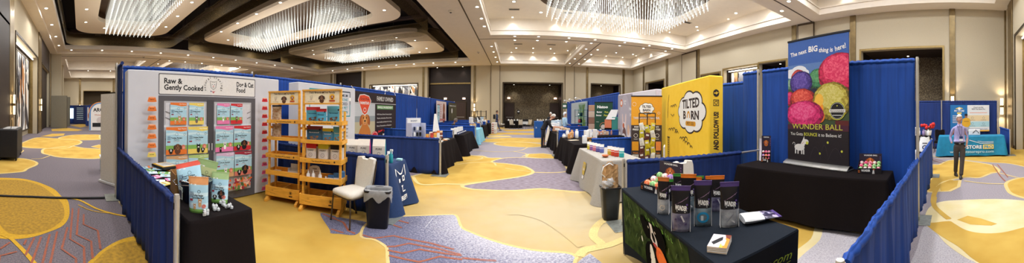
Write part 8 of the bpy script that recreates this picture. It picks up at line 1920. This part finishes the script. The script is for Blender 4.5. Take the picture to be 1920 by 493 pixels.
# local: -y forward (towards the camera), +x is the figure's left
pel = (0, 0, .95, .135, .10)
skin_mesh('body', [[(0, .0, 1.30, .06), (0, .0, 1.46, .055), (0, -.01, 1.52, .052), (0, -.015, 1.58, .05)], [(0, 0, 1.30, .06), (.12, .01, 1.37, .045), (.232, .03, 1.12, .036), (.20, -.05, .93, .03)], [(0, 0, 1.30, .06), (-.12, .01, 1.37, .045), (-.26, .05, 1.12, .036), (-.21, -.04, .95, .03)], [(0, 0, 1.30, .06), (0, 0, .95, .09), (.09, 0, .88, .07), (.08, -.06, .5, .05), (.02, -.16, .12, .04)], [(0, 0, .95, .09), (-.09, 0, .88, .07), (-.09, .03, .5, .05), (-.10, .20, .14, .04)]], m_skin, t)
skin_mesh('shirt', [[(0, .0, 1.15, .165, .125), (0, .0, 1.30, .175, .115), (0, .0, 1.41, .13, .085), (0, 0, 1.47, .068, .062)], [(0, .0, 1.15, .165, .125), (0, -.01, 1.02, .160, .13), (0, 0, .95, .152, .115)], [(0, 0, 1.30, .175, .115), (.12, 0, 1.39, .062, .06), (.175, .01, 1.355, .046, .05), (.228, .03, 1.12, .038), (.215, -.03, .955, .034)], [(0, 0, 1.30, .175, .115), (-.12, 0, 1.39, .062, .06), (-.175, .01, 1.355, .046, .05), (-.258, .05, 1.12, .039), (-.215, -.03, .965, .036)]], m_shirt, t)
skin_mesh('trousers', [[(0, 0, .97, .150, .118), (0, 0, .90, .150, .125), (.085, -.005, .80, .098, .105), (.075, -.055, .50, .072), (.035, -.14, .14, .062), (.025, -.155, .07, .064)], [(0, 0, .90, .150, .125), (-.085, .0, .80, .098, .105), (-.09, .03, .50, .072), (-.10, .17, .16, .062), (-.10, .185, .09, .063)]], m_trou, t)
shoe(t, .02, -.155, -.1, m_shoe); shoe(t, -.10, .21, .25, m_shoe, .0, 0)
head(t, (0, -.02, 1.635), .12, .05, m_hairw, m_skin)
hand(t, (.20, -.045, .955), (-.1, -.25, -1), (1, 0, .1), m_skin, 1, .9)
mb = MB(); mb.tube([(.152*math.cos(a_), .118*math.sin(a_), .955) for a_ in [2*PI*k/24 for k in range(24)]], .014, m_ink, 6, True); mb.box(-.025, .025, -.140, -.128, .937, .975, m_steel, .004); mb.build('belt', t)
mb = MB(); mb.poly = None
for sx in (-1, 1): mb.add([(0, -.075, 1.475), (sx*.06, -.06, 1.50), (sx*.075, -.10, 1.43), (sx*.03, -.118, 1.42), (0, -.085, 1.485), (sx*.06, -.07, 1.512), (sx*.075, -.112, 1.436), (sx*.03, -.128, 1.428)], [(0, 1, 2, 3), (7, 6, 5, 4), (0, 4, 5, 1), (1, 5, 6, 2), (2, 6, 7, 3), (3, 7, 4, 0)], m_shirt)
mb.build('collar', t)
mb = MB(); mb.box(-.006, .006, -.128, -.121, .98, 1.40, M('shirt_placket', (146, 138, 180), .85)); mb.build('placket', t)
t3 = thing('name_badge', 'navy and white name badge on a lanyard, on the walking person', 'badge', (6.98, -.22, 0), -PI/2+.05); t3.scale = (K, K, K)
mb = MB(); mb.tube([(-.07, .02, 1.47), (-.06, -.09, 1.42), (-.0, -.142, 1.22), (.03, -.148, 1.16)], .004, m_ink, 5); mb.tube([(.07, .02, 1.47), (.07, -.09, 1.42), (.05, -.142, 1.22), (.03, -.148, 1.16)], .004, m_ink, 5); mb.build('lanyard', t3)
mb = MB(); mb.box(-.015, .085, -.160, -.153, 1.03, 1.16, m_white); mb.box(-.014, .084, -.1612, -.1602, 1.09, 1.159, ink(40, 60, 110)); mb.build('badge_card', t3)

# person in black leaning over the table, seen from the side (faces +x)
m_jkt = M('black_jacket', (28, 27, 30), .8, noise=.06)
t = thing('person', 'grey haired person in black bending over packages beside the aisle', 'person', (1.33, 12.75, 0), PI/2-.1)
K = .96; t.scale = (K, K, K)
skin_mesh('body', [[(0, -.20, 1.25, .05), (0, -.34, 1.38, .05), (0, -.42, 1.44, .05)], [(0, -.2, 1.25, .05), (.16, -.22, 1.22, .045), (.18, -.30, 1.0, .04), (.13, -.46, .92, .033)], [(0, -.2, 1.25, .05), (-.16, -.22, 1.22, .045), (-.18, -.32, 1.0, .04), (-.13, -.46, .92, .033)], [(0, -.2, 1.25, .05), (0, .05, .95, .08), (.09, .05, .86, .06), (.1, .02, .1, .04)], [(0, .05, .95, .08), (-.09, .05, .86, .06), (-.1, .05, .1, .04)]], m_skin, t)
skin_mesh('jacket', [[(0, .0, 1.03, .16, .13), (0, -.10, 1.17, .18, .14), (0, -.22, 1.30, .16, .11), (0, -.28, 1.36, .075)], [(0, .0, 1.03, .16, .13), (0, .05, .90, .165, .14), (0, .05, .82, .16, .14)], [(0, -.22, 1.30, .16, .11), (.18, -.22, 1.26, .078), (.22, -.28, 1.03, .066), (.15, -.44, .93, .048)], [(0, -.22, 1.30, .16, .11), (-.18, -.22, 1.26, .078), (-.22, -.30, 1.03, .066), (-.15, -.44, .93, .048)]], m_jkt, t)
skin_mesh('trousers', [[(0, .05, .92, .15, .12), (0, .05, .86, .15, .125), (.09, .04, .76, .095), (.1, .02, .48, .072), (.11, .03, .08, .058)], [(0, .05, .86, .15, .125), (-.09, .05, .76, .095), (-.1, .08, .48, .072), (-.1, .1, .08, .058)]], m_jkt, t)
shoe(t, .11, .0, 0, m_shoe); shoe(t, -.1, .07, 0, m_shoe)
head(t, (0, -.44, 1.50), 0, .75, m_hairw, m_skin); hand(t, (.15, -.45, .925), (-.1, -1, -.25), (0, .2, 1), m_skin, 1, .6); hand(t, (-.15, -.45, .925), (.1, -1, -.25), (0, .2, 1), m_skin, -1, .6)
# person with backpack walking at the far end (faces +x)
t = thing('person', 'dark haired person in a blue suit with a backpack, walking at the far end', 'person', (-1.62, 24.1, 0), PI/2+.1)
m_suit = M('blue_suit', (52, 64, 96), .8, noise=.06)
skin_mesh('body', [[(0, 0, 1.3, .06), (0, 0, 1.47, .05), (0, -.01, 1.58, .05)], [(0, 0, 1.3, .06), (.17, 0, 1.38, .05), (.22, .02, 1.1, .04), (.2, -.16, .98, .033)], [(0, 0, 1.3, .06), (-.17, 0, 1.38, .05), (-.22, .02, 1.1, .04), (-.2, -.12, .95, .033)], [(0, 0, 1.3, .06), (0, 0, .95, .09), (.09, 0, .85, .06), (.09, -.25, .14, .04)], [(0, 0, .95, .09), (-.09, 0, .85, .06), (-.09, .25, .16, .04)]], m_skin2, t)
skin_mesh('suit_jacket', [[(0, 0, 1.1, .155, .12), (0, 0, 1.3, .175, .115), (0, 0, 1.45, .07)], [(0, 0, 1.1, .155, .12), (0, 0, .85, .16, .13)], [(0, 0, 1.3, .175, .115), (.19, 0, 1.37, .075), (.235, .03, 1.1, .06), (.21, -.14, .985, .045)], [(0, 0, 1.3, .175, .115), (-.19, 0, 1.37, .075), (-.235, .03, 1.1, .06), (-.21, -.1, .96, .045)]], m_suit, t)
skin_mesh('trousers', [[(0, 0, .93, .15, .12), (0, 0, .87, .15, .12), (.09, -.03, .75, .095), (.09, -.12, .47, .07), (.09, -.25, .12, .055)], [(0, 0, .87, .15, .12), (-.09, .03, .75, .095), (-.09, .08, .47, .07), (-.09, .25, .15, .055)]], m_suit, t)
shoe(t, .09, -.27, 0, m_shoe); shoe(t, -.09, .28, 0, m_shoe); head(t, (0, -.02, 1.64), 0, 0, m_hairb, m_skin2); hand(t, (.2, -.15, .985), (0, -1, -.2), (1, 0, .2), m_skin2, 1, .6); hand(t, (-.2, -.11, .96), (0, -.6, -1), (-1, 0, .1), m_skin2, -1, .6)
t3 = thing('backpack', 'black backpack worn by the person at the far end', 'backpack', (-1.62, 24.1, 0), PI/2+.1); mb = MB(); mb.box(-.15, .15, .135, .33, 1.0, 1.42, m_black, .06); mb.build('bag_body', t3)
for sx in (-1, 1): mb = MB(); mb.tube([(sx*.1, .14, 1.4), (sx*.12, .02, 1.47), (sx*.12, -.13, 1.36), (sx*.13, -.13, 1.15), (sx*.13, .14, 1.05)], .014, m_black, 6); mb.build('strap', t3)
# two seated or standing figures beyond the leaning man, one in the left row
def standing(label, loc, rz, mt, mbtm, hair, skin, s=1.0, hl=0, lean=0.0):
    t = thing('person', label, 'person', loc, rz); t.scale = (s, s, s); L_ = lean
    skin_mesh('body', [[(0, -L_, 1.3, .06), (0, -L_*1.3, 1.47, .05), (0, -L_*1.5, 1.58, .05)], [(0, -L_, 1.3, .06), (.17, -L_, 1.38, .05), (.22, -L_, 1.1, .04), (.16, -.2-L_, 1.0, .033)], [(0, -L_, 1.3, .06), (-.17, -L_, 1.38, .05), (-.22, -L_, 1.1, .04), (-.16, -.2-L_, 1.0, .033)], [(0, -L_, 1.3, .06), (0, 0, .95, .09), (.09, 0, .85, .06), (.09, 0, .1, .04)], [(0, 0, .95, .09), (-.09, 0, .85, .06), (-.09, 0, .1, .04)]], skin, t)
    skin_mesh('top', [[(0, -L_*.4, 1.1, .155, .12), (0, -L_, 1.3, .17, .115), (0, -L_*1.2, 1.45, .07)], [(0, -L_*.4, 1.1, .155, .12), (0, 0, .86, .16, .13)], [(0, -L_, 1.3, .17, .115), (.185, -L_, 1.37, .072), (.235, -L_, 1.1, .06), (.17, -.17-L_, 1.005, .045)], [(0, -L_, 1.3, .17, .115), (-.185, -L_, 1.37, .072), (-.235, -L_, 1.1, .06), (-.17, -.17-L_, 1.005, .045)]], mt, t)
    skin_mesh('trousers', [[(0, 0, .92, .15, .12), (0, 0, .87, .15, .12), (.09, 0, .75, .095), (.09, 0, .47, .07), (.09, .01, .08, .055)], [(0, 0, .87, .15, .12), (-.09, 0, .75, .095), (-.09, 0, .47, .07), (-.09, .01, .08, .055)]], mbtm, t)
    shoe(t, .09, -.02, 0, m_shoe); shoe(t, -.09, -.02, 0, m_shoe); head(t, (0, -.01-L_*1.7, 1.64-L_*.2), 0, .3+L_, hair, skin, hl)
    hand(t, (.16, -.19-L_, 1.0), (0, -1, -.2), (0, -.2, 1), skin, 1, .5); hand(t, (-.16, -.19-L_, 1.0), (0, -1, -.2), (0, -.2, 1), skin, -1, .5)
standing('pale blue dressed person with covered hair, right of the leaning person', (2.75, 15.3, 0), PI/2+.3, M('pale_blue_top', (176, 206, 226), .8), m_jkt, M('white_cover', (226, 232, 238), .8), m_skin, .94, .3)
standing('person with long white hair just behind the leaning person', (2.15, 16.6, 0), -.3, m_jkt, m_jkt, m_hairw, m_skin, .94, .4, .1)
t = None
standing('person with grey hair sitting low behind the tables at the far left', (-3.3, 13.9, -.35), PI/2, m_jkt, m_jkt, M('ash_hair', (110, 100, 92), .8), m_skin2, .95, 0, .15)
